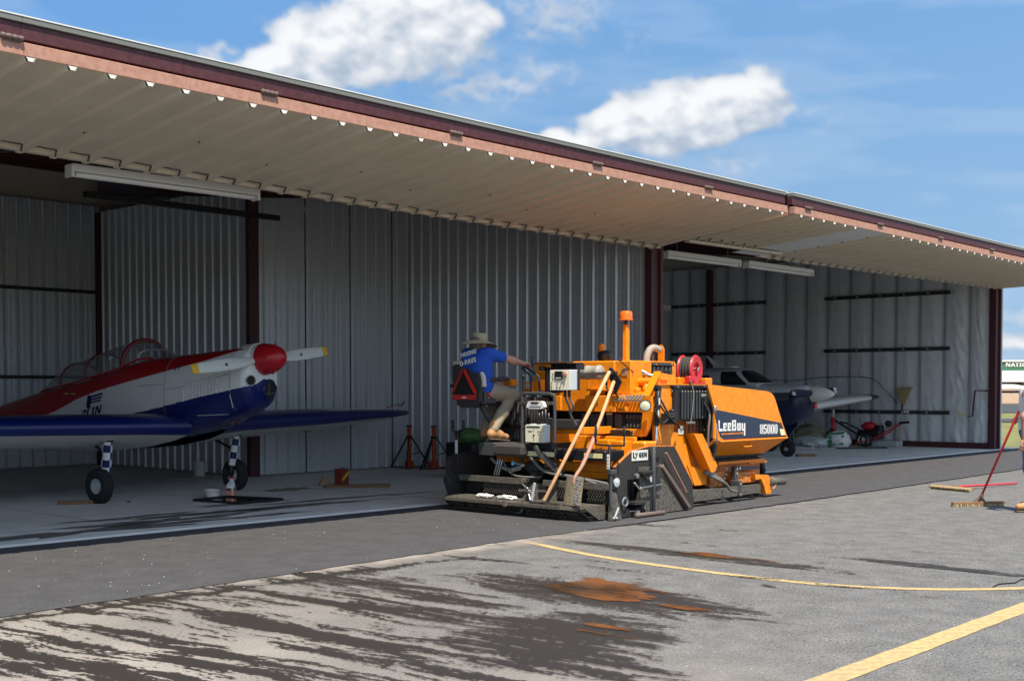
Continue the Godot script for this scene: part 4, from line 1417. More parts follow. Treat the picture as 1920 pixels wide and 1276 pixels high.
	bx(s, Vector3(11.547, 0.89, -8.86), Vector3(11.549, 0.975, -8.77), 0.0)
	nm.call("sticker", s, "faded_pink", rw)
	s = ST()
	bx(s, Vector3(10.98, 0.92, -9.46), Vector3(11.03, 1.005, -8.95), 0.006)
	nm.call("cross_beam", s, "orange", rw)
	# open compartment: valve covers, tags, bottle
	s = ST()
	bx(s, Vector3(11.70, 0.96, -9.46), Vector3(11.72, 1.18, -8.50), 0.0)
	for q in [[-9.44, -9.32], [-9.30, -9.10], [-9.05, -8.97], [-8.93, -8.83]]:
		bx(s, Vector3(11.60, 0.98, q[0]), Vector3(11.70, 1.15, q[1]), 0.006)
	for i in 5:
		bx(s, Vector3(11.62, 0.985, -8.78 + i * 0.05), Vector3(11.70, 1.03, -8.745 + i * 0.05), 0.006)
		bx(s, Vector3(11.62, 1.09, -8.78 + i * 0.05), Vector3(11.70, 1.14, -8.745 + i * 0.05), 0.006)
	nm.call("valve_compartment", s, "dark_grey")
	s = ST()
	bar(s, Vector3(11.595, 1.06, -9.03), Vector3(11.59, 1.10, -8.99), 0.016, 0.01)
	nm.call("compartment_latch", s, "chrome")
	s = ST()
	bx(s, Vector3(11.597, 1.135, -9.05), Vector3(11.599, 1.155, -8.96), 0.0)
	nm.call("compartment_label", s, "yellow_label")
	# lower boxes, bars and steps at the rear
	s = ST()
	bx(s, Vector3(11.28, 0.66, -8.73), Vector3(11.50, 0.84, -8.565), 0.008)
	bx(s, Vector3(11.32, 0.70, -9.00), Vector3(11.50, 0.85, -8.80), 0.008)
	bx(s, Vector3(11.30, 0.70, -9.16), Vector3(11.50, 0.885, -9.10), 0.008)
	bx(s, Vector3(11.36, 0.64, -8.50), Vector3(11.60, 0.84, -8.30), 0.02)
	bx(s, Vector3(10.90, 0.50, -9.22), Vector3(10.96, 0.605, -8.49), 0.006)
	bx(s, Vector3(10.92, 0.42, -8.92), Vector3(10.96, 0.50, -8.50), 0.006)
	xpoly(s, [[0.60, -9.42], [0.63, -9.44], [0.63, -9.24], [0.56, -9.16], [0.52, -9.16], [0.52, -9.3]], 10.92, 0.04)
	xpoly(s, [[0.95, -10.46], [1.0, -10.46], [0.98, -10.16], [0.86, -10.16], [0.86, -10.46]], 11.25, 0.05)
	bx(s, Vector3(11.0, 0.55, -10.3), Vector3(11.1, 0.72, -9.55), 0.008)
	bx(s, Vector3(11.46, 0.50, -9.46), Vector3(11.51, 0.885, -8.52), 0.008)
	bx(s, Vector3(11.05, 0.80, -9.46), Vector3(11.46, 0.92, -9.40), 0.008)
	bx(s, Vector3(11.03, 0.915, -8.98), Vector3(11.55, 1.0, -8.93), 0.006)
	nm.call("rear_bracket", s, "orange")
	s = ST()
	bx(s, Vector3(10.70, 0.635, -9.08), Vector3(11.05, 0.755, -8.36), 0.008)
	bx(s, Vector3(10.56, 0.64, -9.42), Vector3(10.9, 0.76, -9.10), 0.008)
	for i in 9:
		bx(s, Vector3(10.72 + (i % 3) * 0.09, 0.755, -9.02 + i * 0.072), Vector3(10.78 + (i % 3) * 0.09, 0.764, -8.985 + i * 0.072), 0.0)
	var stp = nm.call("rear_step", s, "black_paint")
	for q in [[10.555, -9.415, -8.985], [10.695, -8.66, -8.40]]:
		s = ST()
		bx(s, Vector3(q[0], 0.672, q[1]), Vector3(q[0] + 0.003, 0.725, q[2]), 0.0)
		nm.call("caution_label", s, "yellow_label", stp)
	s = ST()
	bx(s, Vector3(10.45, 0.66, -9.84), Vector3(10.85, 0.805, -9.38), 0.03)
	nm.call("tread_step", s, "rubber_dusty")
	s = ST()
	bx(s, Vector3(10.50, 0.655, -10.13), Vector3(10.9, 0.81, -9.86), 0.008)
	bx(s, Vector3(10.75, 0.78, -10.3), Vector3(11.2, 0.81, -9.5), 0.005)
	nm.call("operator_platform", s, "dark_grey")
	s = ST()   # screed motor and cables in the gap
	bx(s, Vector3(10.66, 0.46, -9.55), Vector3(10.82, 0.60, -9.33), 0.04)
	bx(s, Vector3(10.64, 0.40, -9.42), Vector3(10.74, 0.48, -9.34), 0.005)
	var mt = nm.call("screed_motor", s, "rubber_dusty")
	s = ST()
	bar(s, Vector3(10.50, 0.79, -9.22), Vector3(10.50, 0.68, -9.13), 0.05, 0.05)
	bar(s, Vector3(10.51, 0.69, -9.14), Vector3(10.58, 0.50, -8.93), 0.07, 0.06)
	nm.call("motor_arm", s, "rubber_dusty", mt)
	s = ST()
	hose(s, [Vector3(10.55, 0.62, -9.96), Vector3(10.52, 0.54, -9.80), Vector3(10.54, 0.50, -9.66), Vector3(10.6, 0.56, -9.5)], 0.020)
	hose(s, [Vector3(10.56, 0.66, -9.35), Vector3(10.54, 0.50, -9.1), Vector3(10.56, 0.46, -8.7), Vector3(10.58, 0.40, -8.2)], 0.017)
	hose(s, [Vector3(10.58, 0.6, -9.0), Vector3(10.56, 0.48, -8.9), Vector3(10.56, 0.45, -8.6), Vector3(10.54, 0.38, -8.3)], 0.014)
	hose(s, [Vector3(10.62, 0.7, -9.9), Vector3(10.52, 0.45, -9.6), Vector3(10.56, 0.43, -9.2)], 0.012)
	nm.call("screed_hose", s, "hose_grey")
	s = ST()
	for i in 3:
		cyl(s, Vector3(10.5, 0.43, -9.87 + i * 0.035), Vector3(10.52, 0.62, -9.82 + i * 0.035), 0.009, 8)
	bar(s, Vector3(10.5, 0.50, -9.58), Vector3(10.52, 0.56, -9.42), 0.02, 0.02)
	bar(s, Vector3(10.5, 0.47, -9.62), Vector3(10.52, 0.52, -9.46), 0.016, 0.016)
	bar(s, Vector3(10.55, 0.585, -9.62), Vector3(10.57, 0.56, -9.44), 0.04, 0.03)
	nm.call("screed_linkage", s, "steel")
	s = ST()
	cyl(s, Vector3(10.53, 0.555, -9.60), Vector3(10.53, 0.60, -9.585), 0.021, 10)
	nm.call("hose_cap", s, "cyan")
	# dark machinery behind the operator's levers
	s = ST()
	bx(s, Vector3(10.95, 0.82, -10.3), Vector3(11.55, 1.34, -9.90), 0.01)
	bx(s, Vector3(10.9, 1.03, -9.71), Vector3(11.0, 1.105, -9.35), 0.008)
	bx(s, Vector3(10.92, 0.98, -9.35), Vector3(11.02, 1.09, -8.95), 0.008)
	nm.call("engine_block", s, "seat_vinyl")
	s = ST()
	for i in 14:
		var z := -10.12 + i * 0.045
		hose(s, [Vector3(10.92 + rng.randf() * 0.06, 1.42 - rng.randf() * 0.12, z), Vector3(10.84 + rng.randf() * 0.06, 1.28, z + 0.03), Vector3(10.84, 1.12 - rng.randf() * 0.1, z + 0.05), Vector3(10.96, 0.98, z + 0.02)], 0.012 + rng.randf() * 0.006, 6)
	nm.call("control_hose", s, "rubber")
	s = ST()
	for i in 7:
		cyl(s, Vector3(10.9, 1.105, -9.66 + i * 0.05), Vector3(10.9, 1.16 + 0.02 * (i % 3), -9.66 + i * 0.05), 0.010, 8)
	nm.call("hose_fitting", s, "steel")
	# tubular guard with the white lamp
	s = ST()
	tube(s, smooth_path([Vector3(10.70, 0.50, -9.60), Vector3(10.70, 1.30, -9.60), Vector3(10.70, 1.38, -9.58), Vector3(10.70, 1.395, -9.50), Vector3(10.70, 1.39, -9.20), Vector3(10.70, 1.37, -9.13), Vector3(10.70, 1.29, -9.10), Vector3(10.70, 0.50, -9.10)], 4), 0.019, 10)
	bar(s, Vector3(10.69, 1.285, -9.60), Vector3(10.69, 1.28, -9.10), 0.02, 0.04)
	var gd = nm.call("tubular_guard", s, "dark_grey")
	s = ST()
	bolts(s, [Vector3(10.67, 1.285, -9.60), Vector3(10.67, 1.28, -9.11)], Vector3.LEFT, 0.018)
	nm.call("bolt", s, "chrome", gd).set_meta("kind", "stuff")
	s = ST()
	xpoly(s, [[1.235, -9.47], [1.215, -9.42], [1.215, -9.23], [1.24, -9.19], [1.295, -9.22], [1.305, -9.25], [1.305, -9.41], [1.295, -9.44]], 10.62, 0.05)
	var lm = nm.call("work_lamp", s, "white", gd)
	s = ST()
	xpoly(s, [[1.275, -9.38], [1.295, -9.40], [1.295, -9.27], [1.275, -9.29]], 10.615, 0.004)
	bx(s, Vector3(10.616, 1.238, -9.42), Vector3(10.619, 1.245, -9.24), 0.0)
	nm.call("lamp_slot", s, "black_paint", lm)
	# lever bars, gauge box, knob
	s = ST()
	tube(s, [Vector3(11.02, 1.40, -9.74), Vector3(11.0, 1.60, -9.73), Vector3(11.0, 1.70, -9.88), Vector3(11.0, 1.71, -9.82), Vector3(11.0, 1.60, -9.61), Vector3(11.02, 1.40, -9.60)], 0.013, 8)
	tube(s, [Vector3(10.70, 1.38, -9.585), Vector3(10.70, 1.59, -9.585)], 0.010, 8)
	lathe(s, Vector3(10.70, 1.565, -9.585), Vector3.UP, [Vector2(0, 0), Vector2(0.022, 0.012), Vector2(0.026, 0.028), Vector2(0.018, 0.045), Vector2(0, 0.05)], 12)
	nm.call("control_lever", s, "black_paint")
	s = ST()
	bx(s, Vector3(11.20, 1.40, -10.02), Vector3(11.32, 1.53, -9.885), 0.006)
	bx(s, Vector3(11.24, 1.42, -9.88), Vector3(11.32, 1.56, -9.78), 0.006)
	nm.call("meter_case", s, "orange")
	s = ST()
	bx(s, Vector3(11.0, 1.48, -10.18), Vector3(11.12, 1.56, -10.05), 0.006)
	var gbx = nm.call("gauge_box", s, "orange")
	s = ST()
	lathe(s, Vector3(11.198, 1.48, -9.955), Vector3.LEFT, [Vector2(0.034, 0), Vector2(0.034, 0.006), Vector2(0, 0.008)], 16)
	nm.call("gauge", s, "pale_grey", gbx)
	s = ST()
	for i in 3:
		box(s, Vector3(11.196, 1.425, -9.995 + i * 0.035), Vector3(0.006, 0.014, 0.014), 0.0)
	nm.call("switch", s, "black_paint", gbx)
	# instrument cowl and the post that carries the big control box
	s = ST()
	bx(s, Vector3(10.78, 1.735, -9.50), Vector3(11.08, 1.75, -8.98), 0.003)
	bx(s, Vector3(10.95, 1.67, -9.30), Vector3(11.10, 1.735, -8.98), 0.004)
	bx(s, Vector3(11.0, 1.40, -9.42), Vector3(11.10, 1.735, -9.30), 0.006)
	bx(s, Vector3(10.74, 1.70, -9.50), Vector3(10.76, 1.83, -9.48), 0.0)
	lathe(s, Vector3(10.86, 1.66, -9.43), Vector3.UP, [Vector2(0, 0), Vector2(0.04, 0.0), Vector2(0.04, 0.05), Vector2(0, 0.06)], 10)
	cyl(s, Vector3(10.9, 1.40, -9.38), Vector3(10.9, 1.70, -9.38), 0.03, 8)
	nm.call("instrument_cowl", s, "black_paint")
	# control box, upper
	s = ST()
	bx(s, Vector3(10.302, 1.43, -8.83), Vector3(10.45, 1.655, -8.54), 0.008)
	var cb = nm.call("control_box", s, "pale_grey")
	s = ST()
	bx(s, Vector3(10.298, 1.435, -8.825), Vector3(10.302, 1.65, -8.545), 0.0)
	nm.call("face_plate", s, "cream_label", cb)
	s = ST()
	bx(s, Vector3(10.288, 1.55, -8.755), Vector3(10.298, 1.64, -8.64), 0.008)
	for q in [[1.61, -8.78], [1.56, -8.78], [1.505, -8.80], [1.505, -8.72], [1.505, -8.66], [1.46, -8.80], [1.46, -8.72], [1.46, -8.68], [1.50, -8.62]]:
		box(s, Vector3(10.293, q[0], q[1]), Vector3(0.012, 0.012, 0.012), 0.002)
	bx(s, Vector3(10.42, 1.43, -8.538), Vector3(10.46, 1.66, -8.525), 0.004)
	nm.call("switch", s, "black_paint", cb)
	s = ST()
	lathe(s, Vector3(10.298, 1.605, -8.605), Vector3.LEFT, [Vector2(0.028, 0), Vector2(0.030, 0.02), Vector2(0.0, 0.026)], 14)
	nm.call("stop_button", s, "faded_pink", cb)
	s = ST()
	for i in 6:
		bx(s, Vector3(10.286, 1.560, -8.735 + i * 0.013), Vector3(10.288, 1.571, -8.726 + i * 0.013), 0.0)
	nm.call("white_print", s, "white", cb)
	s = ST()
	for q in [-8.66, -8.60]:
		hose(s, [Vector3(10.36, 1.43, q), Vector3(10.37, 1.34, q), Vector3(10.42, 1.25, q + 0.01), Vector3(10.48, 1.16, -8.68), Vector3(10.6, 1.04, -8.70)], 0.013)
	nm.call("cable", s, "hose_grey", cb)
	s = ST()
	for q in [-8.66, -8.60]:
		cyl(s, Vector3(10.36, 1.36, q), Vector3(10.36, 1.43, q), 0.018, 8)
	nm.call("plug", s, "black_paint", cb)
	s = ST()
	bar(s, Vector3(10.45, 1.60, -8.60), Vector3(11.55, 1.635, -8.86), 0.03, 0.035)
	nm.call("box_arm", s, "black_paint", cb)
	# control box, lower
	s = ST()
	bx(s, Vector3(10.502, 0.83, -9.375), Vector3(10.62, 1.035, -9.095), 0.008)
	bx(s, Vector3(10.52, 1.035, -9.32), Vector3(10.58, 1.045, -9.27), 0.002)
	bx(s, Vector3(10.52, 1.035, -9.17), Vector3(10.58, 1.045, -9.12), 0.002)
	var cb2 = nm.call("junction_box", s, "pale_grey")
	s = ST()
	bx(s, Vector3(10.498, 0.835, -9.37), Vector3(10.502, 1.03, -9.11), 0.0)
	nm.call("face_plate", s, "cream_label", cb2)
	s = ST()
	bx(s, Vector3(10.494, 1.005, -9.35), Vector3(10.498, 1.018, -9.15), 0.0)
	box(s, Vector3(10.494, 0.915, -9.24), Vector3(0.008, 0.022, 0.020), 0.002, Basis(Vector3.RIGHT, 0.78))
	bx(s, Vector3(10.495, 0.955, -9.33), Vector3(10.498, 0.963, -9.27), 0.0)
	box(s, Vector3(10.494, 0.975, -9.24), Vector3(0.006, 0.008, 0.008), 0.0)
	box(s, Vector3(10.494, 0.87, -9.24), Vector3(0.006, 0.008, 0.008), 0.0)
	nm.call("box_print", s, "black_paint", cb2)
	s = ST()
	bx(s, Vector3(10.495, 0.955, -9.19), Vector3(10.498, 0.965, -9.13), 0.0)
	bx(s, Vector3(10.495, 0.92, -9.175), Vector3(10.498, 0.935, -9.155), 0.0)
	nm.call("red_print", s, "faded_pink", cb2)
	s = ST()
	bx(s, Vector3(10.55, 0.76, -9.36), Vector3(10.66, 0.83, -9.02), 0.0)
	bx(s, Vector3(10.6, 0.7, -9.2), Vector3(10.7, 1.1, -9.14), 0.0)
	nm.call("box_bracket", s, "black_paint", cb2)
	# air cleaner
	s = ST()
	lathe(s, Vector3(11.42, 1.64, -9.34), Vector3.BACK, [Vector2(0, 0), Vector2(0.075, 0.0), Vector2(0.08, 0.02), Vector2(0.08, 0.13), Vector2(0.086, 0.14), Vector2(0.086, 0.17), Vector2(0.08, 0.18), Vector2(0.08, 0.30), Vector2(0.088, 0.31), Vector2(0.088, 0.335), Vector2(0.07, 0.36), Vector2(0.03, 0.365), Vector2(0.028, 0.375), Vector2(0, 0.375)], 28)
	nm.call("air_cleaner", s, "exhaust_grey")
	# chute cheeks and pump bay
	s = ST()
	zpoly(s, [[11.60, 1.34], [11.66, 1.36], [11.84, 1.645], [12.20, 1.605], [12.22, 1.50], [11.92, 1.50], [11.80, 1.36]], -8.50, 0.03)
	zpoly(s, [[11.60, 1.36], [11.74, 1.56], [11.86, 1.56], [11.86, 1.36]], -8.82, 0.02)
	bar(s, Vector3(11.60, 1.36, -8.47), Vector3(11.84, 1.65, -8.47), 0.10, 0.012, Vector3.UP, 0.0)
	prism(s, [Vector3(11.62, 1.375, -8.80), Vector3(11.62, 1.375, -8.50), Vector3(11.90, 1.43, -8.50), Vector3(11.90, 1.43, -8.80)], Vector3(0, 0.012, 0))
	bx(s, Vector3(11.84, 1.49, -8.52), Vector3(12.76, 1.505, -8.40), 0.003)
	bx(s, Vector3(11.88, 1.545, -8.46), Vector3(12.02, 1.58, -8.44), 0.006)
	bx(s, Vector3(12.36, 1.49, -8.60), Vector3(12.50, 1.585, -8.52), 0.01)
	bx(s, Vector3(12.80, 1.45, -8.56), Vector3(12.94, 1.58, -8.42), 0.01)
	tube(s, [Vector3(11.80, 1.53, -8.80), Vector3(11.80, 1.53, -8.52)], 0.045, 12)
	cyl(s, Vector3(11.72, 1.40, -8.68), Vector3(11.72, 1.46, -8.68), 0.045, 12)
	cyl(s, Vector3(11.74, 1.42, -8.58), Vector3(11.80, 1.50, -8.58), 0.04, 12)
	nm.call("pump_bay", s, "orange")
	s = ST()
	hose(s, [Vector3(11.86, 1.60, -8.82), Vector3(11.84, 1.66, -8.74), Vector3(11.88, 1.63, -8.66), Vector3(11.92, 1.58, -8.62)], 0.020)
	hose(s, [Vector3(11.90, 1.57, -8.84), Vector3(11.86, 1.62, -8.70), Vector3(11.94, 1.60, -8.58)], 0.018)
	lathe(s, Vector3(11.82, 1.635, -8.75), Vector3.LEFT, [Vector2(0.02, 0), Vector2(0.034, 0.01), Vector2(0.02, 0.02)], 12)
	nm.call("pump_fitting", s, "steel")
	s = ST()
	xpoly(s, [[1.67, -8.92], [1.70, -8.88], [1.65, -8.82], [1.53, -8.72], [1.39, -8.80], [1.47, -8.86]], 11.46, 0.02)
	bar(s, Vector3(11.55, 1.80, -8.84), Vector3(11.65, 1.64, -8.68), 0.014, 0.014)
	bar(s, Vector3(11.46, 1.43, -8.86), Vector3(11.5, 1.36, -8.80), 0.02, 0.02)
	nm.call("lever_plate", s, "black_paint")
	s = ST()
	bolts(s, [Vector3(11.458, 1.655, -8.885), Vector3(11.458, 1.655, -8.86), Vector3(11.458, 1.55, -8.83), Vector3(11.55, 1.80, -8.82), Vector3(11.55, 1.795, -8.78)], Vector3.LEFT, 0.014)
	nm.call("bolt", s, "chrome").set_meta("kind", "stuff")
	s = ST()
	for i in 8:
		tube(s, [Vector3(11.50, 1.315, -8.84 + i * 0.05), Vector3(11.56, 1.37, -8.81 + i * 0.05)], 0.012, 7)
	bar(s, Vector3(11.49, 1.305, -8.86), Vector3(11.49, 1.305, -8.44), 0.014, 0.014)
	nm.call("hose_rack", s, "hose_grey")
	# round work light
	s = ST()
	lathe(s, Vector3(11.46, 1.25, -8.37), Vector3(-0.9, 0.0, 0.45), [Vector2(0, -0.06), Vector2(0.05, -0.05), Vector2(0.068, -0.015), Vector2(0.070, 0.012), Vector2(0.062, 0.014)], 24)
	var wl = nm.call("work_light", s, "black_paint")
	s = ST()
	lathe(s, Vector3(11.46, 1.25, -8.37), Vector3(-0.9, 0.0, 0.45), [Vector2(0.062, 0.008), Vector2(0.045, 0.016), Vector2(0, 0.019)], 24)
	nm.call("lens", s, "lamp_lens", wl)
	# beacon mast, exhaust, fillers
	s = ST()
	bx(s, Vector3(12.08, 1.78, -9.18), Vector3(12.15, 2.24, -9.11), 0.012)
	var bm = nm.call("beacon_mast", s, "orange")
	s = ST()
	cyl(s, Vector3(12.115, 2.24, -9.145), Vector3(12.115, 2.29, -9.145), 0.022, 10)
	nm.call("mast_clamp", s, "black_paint", bm)
	s = ST()
	lathe(s, Vector3(12.115, 2.29, -9.145), Vector3.UP, [Vector2(0, 0), Vector2(0.088, 0.0), Vector2(0.090, 0.012), Vector2(0.078, 0.02), Vector2(0.076, 0.10), Vector2(0.06, 0.114), Vector2(0, 0.118)], 24)
	nm.call("beacon", s, "amber", bm)
	s = ST()
	tube(s, smooth_path([Vector3(12.78, 1.77, -9.32), Vector3(12.79, 1.86, -9.32), Vector3(12.84, 1.95, -9.31), Vector3(12.91, 1.975, -9.29), Vector3(13.00, 1.95, -9.27)], 5), 0.045, 14, false)
	nm.call("exhaust_pipe", s, "exhaust_grey")
	s = ST()
	tube(s, smooth_path([Vector3(12.93, 1.77, -9.36), Vector3(12.96, 1.86, -9.36), Vector3(12.95, 1.90, -9.36)], 4), 0.03, 10)
	nm.call("breather", s, "hose_grey")
	s = ST()
	xpoly(s, [[1.70, -9.34], [1.98, -9.34], [2.02, -9.31], [2.01, -9.28], [1.96, -9.25], [1.70, -9.25]], 13.06, 0.02)
	nm.call("hopper_marker", s, "orange")
	s = ST()
	lathe(s, Vector3(12.30, 1.77, -9.62), Vector3.UP, [Vector2(0.05, 0), Vector2(0.055, 0.02), Vector2(0.095, 0.06), Vector2(0.10, 0.10), Vector2(0.08, 0.15), Vector2(0.03, 0.165), Vector2(0, 0.165)], 18)
	nm.call("intake_cap", s, "black_paint")
	s = ST()
	cyl(s, Vector3(12.36, 1.77, -9.72), Vector3(12.36, 2.02, -9.72), 0.045, 12)
	nm.call("intake_pipe", s, "orange")
	make_hopper(t, nm)
	make_undercarriage(t, nm)
	make_seat(nm)

func make_hopper(t: Node, nm: Callable) -> void:
	var s: SurfaceTool
	for k in 2:
		var z := -8.23 if k == 0 else -10.39
		var zi := -8.50 if k == 0 else -10.12
		var f := 1.0 if k == 0 else -1.0
		s = ST()
		var top := [[12.50, 1.50], [13.90, 1.415], [13.98, 1.395], [14.05, 1.36], [14.10, 1.30], [14.28, 1.0], [14.42, 0.80], [12.80, 0.80], [12.66, 0.84], [12.66, 1.20]]
		zpoly(s, top, z, 0.025 * f)
		var w = nm.call("hopper_wing", s, "orange")
		s = ST()   # the plate that slopes in under the wing
		prism(s, [Vector3(12.80, 0.795, z + 0.02 * f), Vector3(14.42, 0.795, z + 0.02 * f), Vector3(14.30, 0.585, zi), Vector3(12.98, 0.60, zi)], Vector3(0, 0.016, 0))
		prism(s, [Vector3(12.80, 0.795, z + 0.02 * f), Vector3(12.98, 0.60, zi), Vector3(12.70, 0.60, zi), Vector3(12.66, 0.82, z + 0.02 * f)], Vector3(0, 0.012, 0))
		bx(s, Vector3(12.80, 0.79, z - 0.01), Vector3(14.43, 0.806, z + 0.03 * f), 0.004)
		nm.call("wing_floor", s, "orange", w)
		s = ST()
		zpoly(s, [[12.66, 1.42], [13.90, 1.34], [14.05, 1.25], [14.30, 0.82], [12.80, 0.82]], z - 0.03 * f, -0.02 * f)
		nm.call("wing_lining", s, "rough_black", w)
		if k == 1:
			continue
		s = ST()
		zpoly(s, [[12.665, 1.195], [14.245, 0.998], [14.385, 0.815], [12.86, 0.825], [12.78, 0.86], [12.665, 1.10]], z + 0.0255, 0.002)
		var dc = nm.call("decal", s, "decal_blue", w)
		# the maker's lettering, built of upright strokes as on the machine
		var zz := z + 0.029
		var let := ST()
		var stroke := func(x0: float, y0: float, x1: float, y1: float) -> void: bx(let, Vector3(x0, y0, zz), Vector3(x1, y1, zz + 0.002), 0.0)
		var th := 0.031
		var ybs := 0.928
		var cap := 1.062
		zpoly(let, [[12.735, cap], [12.765, cap - 0.004], [12.765, ybs + th], [12.83, ybs + th - 0.004], [12.83, ybs - 0.004], [12.75, ybs]], zz, 0.002)      # L
		for x in [12.845, 12.945]:                                                                                       # e e
			stroke.call(x, ybs - 0.002, x + th, ybs + 0.098)
			stroke.call(x + th, ybs + 0.076, x + 0.078, ybs + 0.098)
			stroke.call(x + 0.053, ybs + 0.042, x + 0.078, ybs + 0.076)
			stroke.call(x + th, ybs + 0.036, x + 0.078, ybs + 0.054)
			stroke.call(x + th, ybs - 0.002, x + 0.080, ybs + 0.020)
		stroke.call(13.045, ybs - 0.004, 13.045 + th, cap - 0.004)                                                       # B
		for y in [ybs - 0.004, ybs + 0.050, cap - 0.028]:
			stroke.call(13.07, y, 13.135, y + 0.024)
		stroke.call(13.112, ybs + 0.018, 13.142, ybs + 0.054)
		stroke.call(13.108, ybs + 0.072, 13.136, cap - 0.024)
		stroke.call(13.165, ybs - 0.006, 13.165 + th, ybs + 0.090)                                                       # o
		stroke.call(13.215, ybs - 0.006, 13.215 + th, ybs + 0.090)
		stroke.call(13.19, ybs + 0.066, 13.216, ybs + 0.090)
		stroke.call(13.19, ybs - 0.006, 13.216, ybs + 0.018)
		stroke.call(13.268, ybs - 0.004, 13.268 + th, ybs + 0.088)                                                       # y
		stroke.call(13.322, ybs - 0.07, 13.322 + th, ybs + 0.086)
		stroke.call(13.294, ybs - 0.008, 13.323, ybs + 0.016)
		nm.call("lettering", let, "white", dc)
		s = ST()
		bx(s, Vector3(12.80, 0.880, zz), Vector3(13.30, 0.900, zz + 0.002), 0.0)
		nm.call("lettering_underline", s, "worn_orange", dc)
		var num := ST()
		var seg := func(x: float, a0: float, b0: float, a1: float, b1: float) -> void: bx(num, Vector3(x + a0 * 0.086, 0.868 + b0 * 0.122 - (x - 13.7) * 0.02, zz), Vector3(x + a1 * 0.086, 0.868 + b1 * 0.122 - (x - 13.7) * 0.02, zz + 0.002), 0.0)
		for q in [[13.705, [0.05, 0, 0.36, 0.46, 0.64, 0, 0.95, 0.46, 0.05, 0.54, 0.36, 1, 0.64, 0.54, 0.95, 1, 0.2, 0, 0.8, 0.17, 0.2, 0.42, 0.8, 0.58, 0.2, 0.83, 0.8, 1]], [13.795, [0.05, 0.45, 0.36, 1, 0.3, 0.83, 0.92, 1, 0.3, 0.45, 0.8, 0.62, 0.64, 0.05, 0.95, 0.58, 0.05, 0, 0.8, 0.17, 0.05, 0.1, 0.3, 0.28]],
				[13.885, [0.05, 0.04, 0.36, 0.96, 0.64, 0.04, 0.95, 0.96, 0.2, 0, 0.8, 0.17, 0.2, 0.83, 0.8, 1]], [13.975, [0.05, 0.04, 0.36, 0.96, 0.64, 0.04, 0.95, 0.96, 0.2, 0, 0.8, 0.17, 0.2, 0.83, 0.8, 1]], [14.065, [0.05, 0, 0.36, 1, 0.64, 0.13, 0.95, 0.87, 0.2, 0, 0.82, 0.17, 0.2, 0.83, 0.82, 1]]]:
			for g in range(0, q[1].size(), 4):
				seg.call(q[0], q[1][g], q[1][g + 1], q[1][g + 2], q[1][g + 3])
		nm.call("lettering", num, "white", dc)
		s = ST()
		zpoly(s, [[14.20, 0.92], [14.31, 0.915], [14.36, 0.835], [14.24, 0.835]], z + 0.0283, 0.002)
		nm.call("yellow_label", s, "yellow_label", dc)
		s = ST()
		bx(s, Vector3(12.85, 0.818, z + 0.0258), Vector3(14.38, 0.826, z + 0.0275), 0.0)
		nm.call("red_line", s, "red", dc)
		s = ST()
		tube(s, smooth_path([Vector3(13.38, 0.765, z - 0.06), Vector3(13.39, 0.73, z - 0.02), Vector3(13.41, 0.715, z - 0.01), Vector3(13.55, 0.715, z - 0.01), Vector3(13.57, 0.73, z - 0.02), Vector3(13.58, 0.765, z - 0.06)], 3), 0.013, 8)
		nm.call("grab_handle", s, "orange", w)
	s = ST()
	bx(s, Vector3(12.74, 0.62, -10.36), Vector3(12.80, 1.46, -8.26), 0.004)
	bx(s, Vector3(12.78, 0.56, -10.10), Vector3(14.35, 0.60, -8.52), 0.004)
	nm.call("hopper_bin", s, "rough_black")
	s = ST()
	hose(s, [Vector3(12.56, 1.36, -8.34), Vector3(12.66, 1.34, -8.26), Vector3(12.73, 1.26, -8.25), Vector3(12.70, 1.1, -8.24), Vector3(12.70, 0.85, -8.26)], 0.026)
	hose(s, [Vector3(12.62, 1.30, -8.34), Vector3(12.66, 1.15, -8.28), Vector3(12.64, 0.95, -8.28), Vector3(12.66, 0.72, -8.3)], 0.015)
	cyl(s, Vector3(12.71, 0.78, -8.23), Vector3(12.71, 1.02, -8.23), 0.030, 10)
	nm.call("hopper_hose", s, "hose_grey")
	s = ST()
	lathe(s, Vector3(12.75, 1.30, -8.24), Vector3.UP, [Vector2(0.0, -0.04), Vector2(0.035, -0.03), Vector2(0.035, 0.03), Vector2(0, 0.04)], 10)
	cyl(s, Vector3(12.68, 1.16, -8.22), Vector3(12.68, 1.24, -8.22), 0.03, 8)
	nm.call("hose_fitting", s, "steel")

